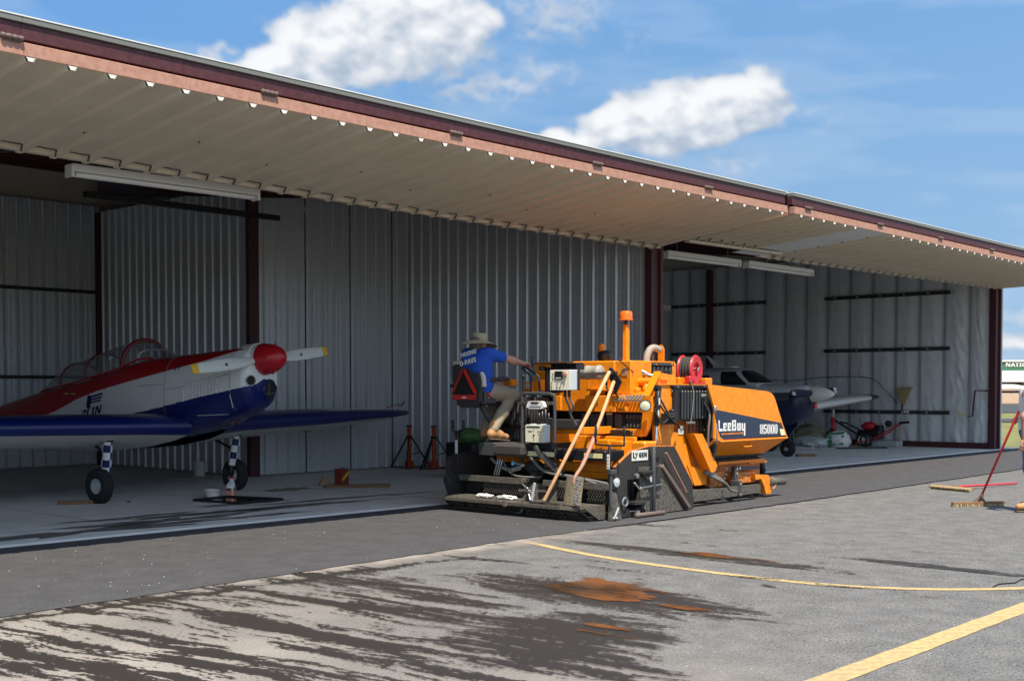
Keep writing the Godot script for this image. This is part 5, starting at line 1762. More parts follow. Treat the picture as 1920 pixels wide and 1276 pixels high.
func make_undercarriage(t: Node, nm: Callable) -> void:
	var s: SurfaceTool
	for z in [-8.86, -10.12]:
		s = ST()   # rubber track as one belt with cleats
		var c0 := Vector3(12.2, 0.27, z)
		var c1 := Vector3(14.15, 0.27, z)
		var path := arc(c1, Vector3(0.25, 0, 0), Vector3(0, 0.25, 0), -90, 90, 8) + arc(c0, Vector3(-0.25, 0, 0), Vector3(0, 0.25, 0), 90, -90, 8)
		for i in path.size():
			var a: Vector3 = path[i]
			var b: Vector3 = path[(i + 1) % path.size()]
			var n := int(ceil(a.distance_to(b) / 0.085))
			for k in n:
				var p := a.lerp(b, float(k) / n)
				var q := a.lerp(b, float(k + 1) / n)
				bar(s, p + Vector3(0, 0, 0.16), q + Vector3(0, 0, 0.16), 0.32, 0.035, Vector3.UP, 0.0)
				var o := (p - (c0 if p.x < 12.3 else (c1 if p.x > 14.1 else Vector3(p.x, 0.27, z)))).normalized()
				box(s, (p + q) * 0.5 + o * 0.028 + Vector3(0, 0, 0.16), Vector3(0.045, 0.022 if absf(o.y) > 0.7 else 0.045, 0.32), 0.0)
		nm.call("track", s, "rubber")
	s = ST()
	bx(s, Vector3(12.85, 0.25, -8.66), Vector3(14.30, 0.50, -8.55), 0.008)
	var tb = nm.call("track_guard", s, "worn_orange")
	s = ST()
	bx(s, Vector3(13.22, 0.475, -8.62), Vector3(14.34, 0.515, -8.50), 0.005)
	bx(s, Vector3(13.98, 0.455, -8.60), Vector3(14.42, 0.478, -8.515), 0.004)
	nm.call("guard_rail", s, "orange", tb)
	for i in 6:
		s = ST()
		bx(s, Vector3(13.0 + i * 0.22, 0.555, -8.66), Vector3(13.11 + i * 0.22, 0.58, -8.52), 0.008)
		nm.call("track_pad", s, "rubber_dusty", tb)
	s = ST()
	bx(s, Vector3(13.46, 0.22, -8.55), Vector3(13.98, 0.375, -8.42), 0.012)
	bx(s, Vector3(12.98, 0.20, -8.56), Vector3(13.32, 0.40, -8.47), 0.01)
	nm.call("tool_box", s, "worn_orange", tb)
	s = ST()
	for i in 16:
		var a := PI * i / 15.0
		lathe(s, Vector3(13.20 - cos(a) * 0.13, 0.44 - sin(a) * 0.16, -8.45), Vector3(sin(a), -cos(a) * 0.4, 0.7 if i % 2 else -0.7), [Vector2(0.012, -0.004), Vector2(0.020, 0), Vector2(0.012, 0.004)], 8)
	nm.call("chain", s, "steel", tb)
	s = ST()
	bx(s, Vector3(13.40, 0.20, -8.44), Vector3(13.47, 0.46, -8.37), 0.006)
	bar(s, Vector3(13.44, 0.425, -8.40), Vector3(14.04, 0.415, -8.42), 0.035, 0.045)
	bx(s, Vector3(13.36, 0.08, -8.42), Vector3(13.42, 0.28, -8.285), 0.006)
	nm.call("tow_point", s, "dark_grey")
	s = ST()
	bolts(s, [Vector3(13.44, 0.42, -8.37), Vector3(13.52, 0.425, -8.38), Vector3(13.39, 0.235, -8.283), Vector3(13.44, 0.24, -8.365), Vector3(13.39, 0.10, -8.283), Vector3(13.44, 0.36, -8.37)], Vector3.BACK, 0.020)
	for i in 5:
		bolts(s, [Vector3(12.80 + i * 0.06, 0.27 - i * 0.022, -8.44)], Vector3.BACK, 0.010)
	nm.call("bolt", s, "chrome").set_meta("kind", "stuff")
	s = ST()
	hose(s, [Vector3(12.70, 0.46, -8.36), Vector3(12.86, 0.36, -8.33), Vector3(13.0, 0.31, -8.33), Vector3(13.16, 0.20, -8.33), Vector3(13.40, 0.12, -8.34)], 0.024)
	hose(s, [Vector3(12.68, 0.42, -8.36), Vector3(12.86, 0.33, -8.30), Vector3(13.06, 0.26, -8.30), Vector3(13.2, 0.17, -8.31), Vector3(13.42, 0.14, -8.32)], 0.020)
	nm.call("tow_hose", s, "hose_grey")
	s = ST()
	cyl(s, Vector3(12.72, 0.45, -8.34), Vector3(12.82, 0.37, -8.34), 0.042, 10)
	nm.call("hose_guard", s, "mid_grey")
	s = ST()
	zpoly(s, [[13.84, 0.335], [14.18, 0.31], [14.30, 0.175], [14.24, 0.055], [14.12, 0.06], [14.08, 0.16], [14.00, 0.27], [13.86, 0.26]], -8.40, 0.05)
	bx(s, Vector3(14.12, 0.06, -10.2), Vector3(14.22, 0.16, -8.42), 0.006)
	zpoly(s, [[13.84, 0.335], [14.18, 0.31], [14.30, 0.175], [14.24, 0.055], [14.12, 0.06]], -10.25, 0.05)
	nm.call("push_bar_bracket", s, "orange")
	s = ST()
	tube(s, smooth_path([Vector3(14.24, 0.27, -8.34), Vector3(14.32, 0.24, -8.33), Vector3(14.32, 0.15, -8.33), Vector3(14.26, 0.12, -8.34)], 4), 0.012, 7)
	nm.call("shackle", s, "faded_pink")
	s = ST()
	cyl(s, Vector3(14.22, 0.215, -8.36), Vector3(14.60, 0.205, -8.36), 0.052, 14)
	box(s, Vector3(14.27, 0.24, -8.44), Vector3(0.06, 0.10, 0.08), 0.01)
	cyl(s, Vector3(14.36, 0.2, -10.2), Vector3(14.36, 0.2, -8.6), 0.075, 16)
	nm.call("push_roller", s, "dusty_steel")

func make_seat(nm: Callable) -> void:
	var s := ST()   # backrest shell: trapezoid with rounded shoulders
	var outline := [[1.25, -10.32], [1.225, -10.24], [1.225, -10.05], [1.30, -9.965], [1.50, -9.945], [1.62, -9.97], [1.71, -10.06], [1.735, -10.14], [1.735, -10.36], [1.71, -10.405], [1.55, -10.405]]
	xpoly(s, outline, 10.34, 0.06)
	var st = nm.call("operator_seat", s, "seat_vinyl")
	s = ST()
	bx(s, Vector3(10.42, 1.27, -9.97), Vector3(10.62, 1.50, -9.94), 0.01)
	xpoly(s, [[1.27, -10.38], [1.27, -9.97], [1.66, -9.99], [1.69, -10.36]], 10.40, 0.05)
	nm.call("seat_side", s, "dark_grey", st)
	s = ST()
	tube(s, smooth_path([Vector3(10.39, 1.47, -9.925), Vector3(10.39, 1.60, -9.945), Vector3(10.39, 1.71, -10.02), Vector3(10.385, 1.757, -10.12), Vector3(10.385, 1.760, -10.24), Vector3(10.385, 1.750, -10.41)], 5), 0.030, 8)
	nm.call("seat_piping", s, "seat_trim", st)
	s = ST()
	bx(s, Vector3(10.46, 1.30, -10.36), Vector3(10.92, 1.375, -9.95), 0.025)
	nm.call("seat_cushion", s, "seat_trim", st)
	s = ST()
	bx(s, Vector3(10.44, 1.25, -10.34), Vector3(10.84, 1.295, -9.98), 0.01)
	bar(s, Vector3(10.55, 1.25, -10.12), Vector3(10.74, 0.83, -9.96), 0.12, 0.07)
	bar(s, Vector3(10.40, 1.235, -10.3), Vector3(10.40, 1.235, -10.02), 0.06, 0.03)
	bx(s, Vector3(10.34, 1.46, -10.45), Vector3(10.40, 1.50, -10.41))
	nm.call("seat_base", s, "black_paint", st)
	s = ST()
	bar(s, Vector3(10.46, 1.555, -9.91), Vector3(10.80, 1.565, -9.91), 0.055, 0.05, Vector3.UP, 0.018)
	nm.call("armrest", s, "seat_vinyl", st)
	s = ST()
	bx(s, Vector3(10.46, 1.36, -9.938), Vector3(10.52, 1.41, -9.934), 0.0)
	nm.call("red_tag", s, "red_reflector", st)
	s = ST()
	bolts(s, [Vector3(10.48, 1.335, -9.938), Vector3(10.46, 1.50, -9.938)], Vector3.BACK, 0.012)
	nm.call("bolt", s, "chrome", st).set_meta("kind", "stuff")
	s = ST()   # slow vehicle triangle
	xpoly(s, [[1.685, -10.215], [1.685, -10.175], [1.40, -9.985], [1.315, -9.985], [1.315, -10.385], [1.40, -10.385]], 10.325, 0.008)
	var tr = nm.call("warning_triangle", s, "black_paint", st)
	s = ST()
	for q in [[[1.685, -10.215], [1.685, -10.19], [1.45, -10.345], [1.40, -10.385], [1.40, -10.375]], [[1.685, -10.19], [1.685, -10.172], [1.42, -9.988], [1.37, -9.99], [1.40, -10.035]], [[1.375, -10.38], [1.375, -9.99], [1.318, -9.99], [1.318, -10.36]]]:
		xpoly(s, q, 10.3195, 0.005)
	bar(s, Vector3(10.321, 1.67, -10.205), Vector3(10.321, 1.40, -10.37), 0.004, 0.05, Vector3.RIGHT, 0.0)
	bar(s, Vector3(10.3212, 1.67, -10.185), Vector3(10.3212, 1.40, -10.01), 0.004, 0.05, Vector3.RIGHT, 0.0)
	nm.call("reflector", s, "red_reflector", tr)
	s = ST()
	bx(s, Vector3(10.3165, 1.335, -10.22), Vector3(10.319, 1.352, -10.15), 0.0)
	nm.call("maker_label", s, "white", tr)

# ------------------------------------------------------------------ lofted bodies
func ring(z: float, top: float, bot: float, hw: float, e: float, n: int) -> Array:
	var o := []
	var cy := (top + bot) * 0.5
	var hh := (top - bot) * 0.5
	for i in n:
		var a := TAU * i / n
		var c := cos(a)
		var s := sin(a)
		o.append(Vector3(hw * signf(c) * pow(absf(c), 2.0 / e), cy + hh * signf(s) * pow(absf(s), 2.0 / e), z))
	return o

# closed rings joined into one smooth mesh; u runs along, v around
func loft(rings: Array, us: Array, cap0 := true, cap1 := true) -> ArrayMesh:
	var st := SurfaceTool.new()
	st.begin(Mesh.PRIMITIVE_TRIANGLES)
	st.set_smooth_group(0)
	var m := rings.size()
	var n: int = rings[0].size()
	var cc := Vector3.ZERO
	for p in rings[m / 2]:
		cc += p
	cc /= n
	var mid: int = m / 2
	var nn: Vector3 = (rings[mid][0] - rings[mid][1]).cross(rings[mid][0] - rings[mini(mid + 1, m - 1)][0] if mid + 1 < m else rings[mid - 1][0] - rings[mid][0])
	var flip := nn.dot(rings[mid][0] - cc) < 0.0
	var add := func(i: int, j: int) -> void:
		st.set_uv(Vector2(us[i], float(j) / n))
		st.add_vertex(rings[i][j % n] - O)
	for i in m - 1:
		for j in n:
			var q := [[i, j], [i, j + 1], [i + 1, j + 1], [i, j], [i + 1, j + 1], [i + 1, j]]
			if not flip:
				q.reverse()
			for k in q:
				add.call(k[0], k[1])
	st.generate_normals()
	var caps := ST()
	for e in [0, m - 1]:
		if (e == 0 and not cap0) or (e > 0 and not cap1):
			continue
		var c := Vector3.ZERO
		for p in rings[e]:
			c += p
		c /= n
		var hint: Vector3 = c - cc
		for j in n:
			caps.set_uv(Vector2(us[e], float(j) / n))
			tri(caps, c, rings[e][j], rings[e][(j + 1) % n], hint)
	var am := st.commit()
	if cap0 or cap1:
		var s2 := SurfaceTool.new()
		s2.begin(Mesh.PRIMITIVE_TRIANGLES)
		s2.append_from(am, 0, Transform3D())
		s2.append_from(caps.commit(), 0, Transform3D())
		return s2.commit()
	return am

func body_mesh(sta: Array, n := 48, sub := 4) -> Array:   # stations [z, top, bottom, half width, exponent] -> [mesh, z0, z1, dense stations]
	var dense := []
	for i in sta.size() - 1:
		for k in sub:
			var f := float(k) / sub
			var row := []
			for c in 5:
				var p0: float = sta[maxi(i - 1, 0)][c]
				var p1: float = sta[i][c]
				var p2: float = sta[i + 1][c]
				var p3: float = sta[mini(i + 2, sta.size() - 1)][c]
				row.append(lerpf(p1, p2, f) if c == 0 else cubic_interpolate(p1, p2, p0, p3, f) * 0.5 + lerpf(p1, p2, f) * 0.5)
			dense.append(row)
	dense.append(sta[-1])
	var rings := []
	var us := []
	for d in dense:
		rings.append(ring(d[0], d[1], d[2], d[3], d[4], n))
		us.append(0.003 + 0.994 * (d[0] - sta[0][0]) / (sta[-1][0] - sta[0][0]))
	return [loft(rings, us), sta[0][0], sta[-1][0], dense]

# paint scheme of a body: colour by (z, y) on its surface
func paint(bm: Array, w: int, h: int, colour: Callable) -> ImageTexture:
	var data := PackedByteArray()
	data.resize(w * h * 3)
	var dense: Array = bm[3]
	for i in w:
		var z := lerpf(bm[1], bm[2], (i + 0.5) / w)
		var k := 0
		while k < dense.size() - 2 and (dense[k + 1][0] - z) * signf(bm[2] - bm[1]) < 0.0:
			k += 1
		var f := clampf((z - dense[k][0]) / (dense[k + 1][0] - dense[k][0]), 0.0, 1.0)
		var d := []
		for c in 5:
			d.append(lerpf(dense[k][c], dense[k + 1][c], f))
		for j in h:
			var s := sin(TAU * (j + 0.5) / h)
			var y: float = (d[1] + d[2]) * 0.5 + (d[1] - d[2]) * 0.5 * signf(s) * pow(absf(s), 2.0 / d[4])
			var c: Color = colour.call(z, y)
			var o := (j * w + i) * 3
			data[o] = s8(c.r)
			data[o + 1] = s8(c.g)
			data[o + 2] = s8(c.b)
	return bytes_tex(w, h, data)

# wing panel between stations [leading edge point, chord, thickness ratio]; drop is the slope of the chord
func wing(sta: Array, drop: float, lower: bool) -> ArrayMesh:
	var up := [[1.0, 0.0], [0.85, 0.032], [0.65, 0.066], [0.45, 0.088], [0.28, 0.090], [0.14, 0.072], [0.06, 0.050], [0.02, 0.028], [0.0, 0.0], [0.012, -0.022], [0.04, -0.034]]
	var lo := [[0.04, -0.034], [0.15, -0.046], [0.35, -0.050], [0.6, -0.036], [0.85, -0.014], [1.0, 0.0]]
	var pr: Array = lo if lower else up
	var st := SurfaceTool.new()
	st.begin(Mesh.PRIMITIVE_TRIANGLES)
	st.set_smooth_group(0)
	var rows := []
	for s in sta:
		var r := []
		for p in pr:
			r.append(s[0] + Vector3(0, -drop * p[0] * s[1] + p[1] * s[1] * s[2] / 0.135, -p[0] * s[1]))
		rows.append(r)
	var right: bool = sta[-1][0].x > sta[0][0].x
	for i in rows.size() - 1:
		for j in pr.size() - 1:
			var q := [[i, j], [i + 1, j], [i + 1, j + 1], [i, j], [i + 1, j + 1], [i, j + 1]]
			if right:
				q.reverse()
			for k in q:
				st.add_vertex(rows[k[0]][k[1]] - O)
	st.generate_normals()
	return st.commit()

func wheel(parent: Node, c: Vector3, r: float, w: float, axis := Vector3.RIGHT) -> void:
	var s := ST()
	var pr := []
	for i in 15:
		var a := lerpf(-2.3, 2.3, i / 14.0)
		pr.append(Vector2(r - w * 0.5 + cos(a) * w * 0.5, sin(a) * w * 0.5))
	lathe(s, c, axis, pr, 32)
	for k in [-0.2, 0.0, 0.2]:
		lathe(s, c + axis * (k * w), axis, [Vector2(r - 0.004, -0.004), Vector2(r + 0.003, 0.0), Vector2(r - 0.004, 0.004)], 32)
	var t = obj("tyre", s, M["rubber"], parent)
	s = ST()
	var ri := r - w * 0.72
	lathe(s, c, axis, [Vector2(0, -w * 0.32), Vector2(ri * 0.4, -w * 0.32), Vector2(ri * 0.45, -w * 0.2), Vector2(ri * 0.8, -w * 0.22), Vector2(ri, -w * 0.36), Vector2(ri * 1.08, -w * 0.36), Vector2(ri * 1.08, w * 0.36), Vector2(ri, w * 0.36), Vector2(ri * 0.8, w * 0.22), Vector2(ri * 0.45, w * 0.2), Vector2(ri * 0.4, w * 0.32), Vector2(0, w * 0.32)], 24)
	obj("rim", s, M["pale_grey"], t)

func make_striped_plane() -> void:
	var P = thing("aeroplane", "red white and blue low-wing aeroplane with red spinner in the left bay", "aeroplane", Vector3(8.797, 0.034, -14.085), "aeroplanes parked nose out in the hangars", 0.179, true)
	var sta := [[1.66, 1.72, 1.36, 0.16, 2.2], [1.64, 1.84, 1.25, 0.26, 2.4], [1.58, 1.91, 1.17, 0.31, 2.6], [1.42, 1.925, 1.08, 0.345, 2.7], [0.9, 1.885, 0.90, 0.39, 2.8], [0.3, 1.84, 0.79, 0.41, 2.9], [-0.2, 1.80, 0.74, 0.42, 3.4], [-0.6, 1.70, 0.71, 0.42, 4.6], [-1.3, 1.54, 0.66, 0.41, 4.6], [-2.0, 1.43, 0.61, 0.385, 4.0], [-2.4, 1.385, 0.585, 0.36, 2.8], [-3.5, 1.17, 0.53, 0.26, 2.2], [-5.0, 0.93, 0.47, 0.14, 2.1], [-6.1, 0.80, 0.50, 0.045, 2.0]]
	var bm := body_mesh(sta)
	var rl := [[-6.2, 0.05], [-3.2, 0.77], [-2.21, 1.043], [-0.94, 1.389], [0.355, 1.643], [0.965, 1.764], [1.5, 1.905], [1.7, 1.99]]
	var cf := func(z: float, y: float) -> Color:
		var k := 0
		while k < rl.size() - 2 and rl[k + 1][0] < z:
			k += 1
		var ry := lerpf(rl[k][1], rl[k + 1][1], (z - rl[k][0]) / (rl[k + 1][0] - rl[k][0]))
		if y > ry:
			return Color(0.38, 0.012, 0.018)
		if y > 1.132 + 0.185 * z:
			return Color(0.76, 0.78, 0.78)
		return Color(0.007, 0.016, 0.12)
	var pm := mat("striped_paint", Color(1, 1, 1), 0.26)
	pm.albedo_texture = paint(bm, 1024, 512, cf)
	var fus = put("fuselage", bm[0], pm, P)
	# cowling: seams, side louvre wrap, openings
	var s := ST()
	for z in [1.42, 0.34]:
		var r := ring(z, 1.928 if z > 1 else 1.845, 1.085 if z > 1 else 0.79, 0.349 if z > 1 else 0.4155, 2.7 if z > 1 else 2.9, 40)
		tube(s, r.slice(9, 30), 0.003, 4, false)
	tube(s, [Vector3(-0.405, 1.40, 0.34), Vector3(-0.40, 1.46, 0.9), Vector3(-0.352, 1.60, 1.40)], 0.003, 4, false)
	tube(s, [Vector3(-0.415, 1.47, 0.30), Vector3(-0.424, 1.45, -0.14)], 0.003, 4, false)
	obj("panel_seam", s, M["mid_grey"], fus)
	s = ST()
	tube(s, [Vector3(-0.36, 1.10, 1.41), Vector3(-0.39, 1.08, 0.9)], 0.004, 4, false)
	tube(s, [Vector3(-0.352, 1.34, 1.425), Vector3(-0.345, 1.18, 1.47)], 0.005, 4, false)
	obj("seam_strip", s, M["wing_white"], fus)
	s = ST()
	for i in 11:
		for j in 5:
			var z := 0.66 + i * 0.056
			var y := 1.27 + j * 0.036 + (z - 0.66) * 0.20
			box(s, Vector3(-0.404 + maxf(0.0, z - 0.9) * 0.05, y, z), Vector3(0.016, 0.030, 0.046), 0.006, Basis(Vector3.RIGHT, rng.randf_range(-0.3, 0.3)))
	obj("bubble_wrap_cover", s, M["clear_wrap"], fus)
	s = ST()
	for i in 10:
		box(s, Vector3(-0.397 + maxf(0.0, 0.66 + i * 0.06 - 0.9) * 0.05, 1.475 + i * 0.0125, 0.68 + i * 0.06), Vector3(0.006, 0.010, 0.010), 0.0)
	for i in 2:
		bar(s, Vector3(-0.385, 1.64 + i * 0.01, 0.50 + i * 0.06), Vector3(-0.372, 1.71 + i * 0.01, 0.52 + i * 0.06), 0.006, 0.010)
	obj("fastener_row", s, M["dark_gap"], fus)
	# front openings: lipped rings, the shade inside painted as a flat dark disc
	for q in [[-0.225, 1.515, 1.652, 0.060, "air_hole"], [0.09, 1.405, 1.665, 0.115, "oil_cooler_intake"], [-0.17, 1.64, 1.63, 0.035, "air_hole"], [0.24, 1.60, 1.61, 0.045, "air_hole"]]:
		var ax := Vector3(q[0] * 1.6, -0.05, 1).normalized()
		var c := Vector3(q[0], q[1], q[2])
		s = ST()
		lathe(s, c, ax, [Vector2(q[3] * 0.94, -0.03), Vector2(q[3] * 0.98, 0.012), Vector2(q[3] * 1.06, 0.016), Vector2(q[3] * 1.13, 0.004), Vector2(q[3] * 1.14, -0.04)], 28)
		var lip = obj(q[4], s, M["off_white"] if q[3] < 0.1 else M["navy"], fus)
		s = ST()
		lathe(s, c + ax * 0.006, ax, [Vector2(0, 0), Vector2(q[3] * 0.96, 0.0)], 28)
		obj("hole_shade_disc", s, M["dark_gap"], lip)
		if q[3] > 0.1:
			s = ST()
			bar(s, c + Vector3(-0.02, -0.08, 0.01), c + Vector3(-0.02, 0.08, 0.01), 0.012, 0.01)
			bar(s, c + Vector3(-0.09, -0.05, 0.015), c + Vector3(0.06, -0.05, 0.015), 0.03, 0.01)
			obj("cooler_core", s, M["rust_steel"], lip)
	# spinner and two blades, a little off level
	var hub := Vector3(0, 1.775, 1.66)
	var ax2 := Vector3(0, 0.10, 1.0).normalized()
	s = ST()
	lathe(s, hub - ax2 * 0.05, ax2, [Vector2(0.0, -0.20), Vector2(0.215, -0.20), Vector2(0.212, -0.02), Vector2(0.205, -0.018), Vector2(0.2, -0.01), Vector2(0.198, 0.06)], 36)
	var pr = obj("propeller", s, M["off_white"], P)
	s = ST()
	lathe(s, hub + ax2 * 0.01, ax2, [Vector2(0.196, 0.0), Vector2(0.194, 0.03), Vector2(0.186, 0.09), Vector2(0.165, 0.17), Vector2(0.13, 0.245), Vector2(0.08, 0.30), Vector2(0.03, 0.322), Vector2(0, 0.325)], 36)
	for a in [1.15, -1.4]:
		var c := hub + ax2 * 0.12 + Vector3(cos(a) * 0.18, sin(a) * 0.18, 0)
		box(s, c, Vector3(0.02, 0.035, 0.03))
	obj("spinner", s, M["red_gloss"], pr)
	var tilt := 0.115
	for d in [-1.0, 1.0]:
		var bd: Vector3 = Vector3(cos(tilt), sin(tilt), 0) * d
		var cd: Vector3 = Vector3(-sin(tilt), cos(tilt), 0) * d
		var rings := []
		var us := []
		for q in [[0.17, 0.035, 0.030, 0.1], [0.24, 0.045, 0.030, 0.3], [0.36, 0.066, 0.024, 0.45], [0.55, 0.078, 0.019, 0.55], [0.8, 0.076, 0.014, 0.62], [1.02, 0.066, 0.010, 0.66], [1.10, 0.060, 0.008, 0.68]]:
			var r := []
			var tw: Vector3 = (cd * cos(0.9 - q[3]) + Vector3(0, 0, -d) * sin(0.9 - q[3])).normalized()
			var th: Vector3 = bd.cross(tw).normalized()
			for i in 14:
				var a := TAU * i / 14
				r.append(hub + bd * q[0] + tw * cos(a) * q[1] + th * sin(a) * q[2])
			rings.append(r)
			us.append(q[0])
		var b = put("blade", loft(rings, us), M["blade"], pr)
		rings = []
		for q in [[1.095, 0.062, 0.010], [1.17, 0.058, 0.009], [1.195, 0.045, 0.006]]:
			var r := []
			var tw: Vector3 = (cd * cos(0.22) + Vector3(0, 0, -d) * sin(0.22)).normalized()
			var th: Vector3 = bd.cross(tw).normalized()
			for i in 14:
				var a := TAU * i / 14
				r.append(hub + bd * q[0] + tw * cos(a) * q[1] + th * sin(a) * q[2])
			rings.append(r)
		put("blade_tip", loft(rings, [0, 0.5, 1]), M["yellow"], b)
		s = ST()
		lathe(s, hub + bd * 0.66 + Vector3(0, 0, 0.020), Vector3(0, 0, 1), [Vector2(0.020, 0), Vector2(0.020, 0.004), Vector2(0, 0.004)], 12)
		obj("maker_badge", s, M["seat_vinyl"], b)
	# canopy: red arches, glass between them, tan strap
	var cz := [[0.03, 1.805, 1.80, 0.30], [-0.20, 1.93, 1.79, 0.35], [-0.50, 2.055, 1.69, 0.37], [-0.85, 1.995, 1.61, 0.37], [-1.25, 1.885, 1.53, 0.36], [-1.78, 1.765, 1.44, 0.34], [-2.05, 1.60, 1.40, 0.33], [-2.26, 1.40, 1.37, 0.28]]
	var arch := func(c: Array, lean: float) -> Array:
		var o := []
		for i in 21:
			var a := PI * i / 20.0
			var yy: float = c[2] + (c[1] - c[2]) * pow(sin(a), 0.75)
			o.append(Vector3(cos(a) * c[3], yy, c[0] - lean * (yy - c[2])))
		return o
	s = ST()
	s.set_smooth_group(0)
	for i in cz.size() - 1:
		var a: Array = arch.call(cz[i], -0.12 if i == 2 else 0.0)
		var b: Array = arch.call(cz[i + 1], -0.12 if i == 1 else 0.0)
		for j in 20:
			quad(s, a[j], a[j + 1], b[j + 1], b[j], Vector3(a[j].x, 0.5, 0.1))
	var can = obj("canopy", s, M["glass"], P)
	for q in [[2, 0.030, "frame_red", -0.12], [4, 0.015, "frame_red", 0.0], [5, 0.014, "frame_red", 0.0], [1, 0.012, "pale_grey", 0.25]]:
		s = ST()
		tube(s, arch.call(cz[q[0]], q[3]), q[1], 8, false)
		obj("canopy_frame", s, M[q[2]], can)
	s = ST()
	for sx in [-1, 1]:
		var sill := []
		for c in cz:
			sill.append(Vector3(sx * (c[3] + 0.006), c[2] + 0.005, c[0]))
		tube(s, sill, 0.013, 6)
	obj("canopy_sill", s, M["red_gloss"], can)
	s = ST()
	bar(s, Vector3(-0.16, 2.0, -0.48), Vector3(-0.30, 1.80, -0.10), 0.045, 0.006, Vector3.LEFT)
	obj("strap", s, M["tan_strap"], can)
	s = ST()
	for z in [-0.75, -1.6]:
		bx(s, Vector3(-0.2, 1.2, z - 0.35), Vector3(0.2, 1.62 if z > -1 else 1.48, z - 0.28), 0.03)
		bx(s, Vector3(-0.28, 1.3, z + 0.3), Vector3(0.28, 1.68 if z > -1 else 1.50, z + 0.36), 0.03)
	bx(s, Vector3(-0.34, 1.0, -2.2), Vector3(0.34, 1.3, 0.0), 0.0)
	obj("cockpit_seat", s, M["seat_vinyl"], can)
	# maker's emblem and word on the side
	var side := Basis(Vector3.UP, -PI / 2) * Basis(Vector3(1, 0.22, 0), Vector3(0.30, 1, 0), Vector3(0, 0, 1))
	text("lettering", "ZLIN", M["navy"], fus, Vector3(-0.422, 1.105, -1.05), 0.40, 0.115, side)
	s = ST()
	for q in [[-1.11, 1.155, -1.075, 1.325, 0.075], [-1.10, 1.295, -0.82, 1.350, 0.028], [-1.10, 1.255, -0.83, 1.308, 0.022], [-1.10, 1.218, -0.86, 1.266, 0.022]]:
		bar(s, Vector3(-0.4225, q[1], q[0]), Vector3(-0.4225, q[3], q[2]), q[4], 0.004, Vector3.LEFT, 0.0)
	obj("emblem", s, M["navy"], fus)
	s = ST()
	for i in 2:
		bx(s, Vector3(-0.405, 1.335 + i * 0.001, -1.62 + i * 0.14), Vector3(-0.413, 1.355, -1.52 + i * 0.14), 0.0)
	obj("name_script", s, M["tan_strap"], fus)
	# wings
	for d in [-1.0, 1.0]:
		var ws := [[Vector3(d * 0.30, 0.94, 0.72), 2.3, 0.17], [Vector3(d * 0.9, 0.950, 0.52), 2.0, 0.18], [Vector3(d * 2.7, 0.975, 0.34), 1.72, 0.185], [Vector3(d * 4.6, 1.01, 0.16), 1.40, 0.13], [Vector3(d * 5.1, 1.02, 0.06), 1.25, 0.10], [Vector3(d * 5.27, 1.015, -0.10), 0.95, 0.075], [Vector3(d * 5.34, 1.0, -0.30), 0.5, 0.03]]
		var w = put("wing", wing(ws, 0.165, false), M["navy"], P)
		put("wing_underside", wing(ws, 0.165, true), M["wing_white"], w)
		s = ST()
		tube(s, smooth_path([Vector3(d * 0.62, 1.035, 0.42), Vector3(d * 2.7, 1.082, 0.17), Vector3(d * 4.6, 1.10, 0.02)], 4), 0.006, 5, false)
		obj("walkway_line", s, M["wing_white"], w)
		if d > 0:
			s = ST()
			for i in 4:
				box(s, Vector3(4.55 + i * 0.10, 1.115 + i * 0.012, 0.05), Vector3(0.045, 0.02, 0.05))
			obj("wing_marker", s, M["faded_pink"], w)
			s = ST()
			bar(s, Vector3(4.90, 1.13, 0.05), Vector3(5.06, 1.19, -0.02), 0.03, 0.03)
			tube(s, [Vector3(2.6, 0.86, -0.3), Vector3(2.62, 0.78, -0.25), Vector3(2.95, 0.76, -0.2)], 0.012, 6)
			obj("pitot_mast", s, M["mid_grey"], w)
		# gear leg in a checked sleeve
		var top := Vector3(d * 1.10, 0.82, 0.10)
		var low := Vector3(d * 1.075, 0.36, 0.02)
		var dir := (low - top).normalized()
		var sw := ST()
		var sb := ST()
		for b in 5:
			for k in 12:
				var st2: SurfaceTool = sb if (b + (k / 3)) % 2 == 0 else sw
				var a0 := TAU * k / 12
				var a1 := TAU * (k + 1) / 12
				var x := Vector3.RIGHT
				var y := dir.cross(x).normalized()
				x = y.cross(dir)
				var p0 := top.lerp(low, b * 0.2)
				var p1 := top.lerp(low, (b + 1) * 0.2)
				var r := 0.062
				quad(st2, p0 + (x * cos(a0) + y * sin(a0)) * r, p0 + (x * cos(a1) + y * sin(a1)) * r, p1 + (x * cos(a1) + y * sin(a1)) * r, p1 + (x * cos(a0) + y * sin(a0)) * r, x * cos(a0) + y * sin(a0))
		var leg = obj("gear_leg", sb, M["navy"], P)
		obj("check_sleeve", sw, M["white"], leg)
		s = ST()
		lathe(s, top + Vector3(0, 0.06, 0), dir, [Vector2(0.11, -0.14), Vector2(0.125, -0.02), Vector2(0.11, 0.08), Vector2(0.062, 0.12)], 14)
		obj("leg_fairing", s, M["navy_dark"], leg)
		s = ST()
		cyl(s, low, Vector3(d * 1.07, 0.20, 0.0), 0.035, 10)
		bar(s, Vector3(d * 1.0, 0.30, -0.06), Vector3(d * 1.02, 0.20, 0.0), 0.05, 0.06)
		obj("gear_fork", s, M["black_paint"], leg)
		s = ST()
		bar(s, Vector3(d * 1.06, 0.60, 0.0), Vector3(d * 0.98, 0.80, -0.45), 0.03, 0.03)
		obj("gear_strut", s, M["black_paint"], leg)
		wheel(leg, Vector3(d * 1.155, 0.215, 0.0), 0.22, 0.15)
	# tail
	s = ST()
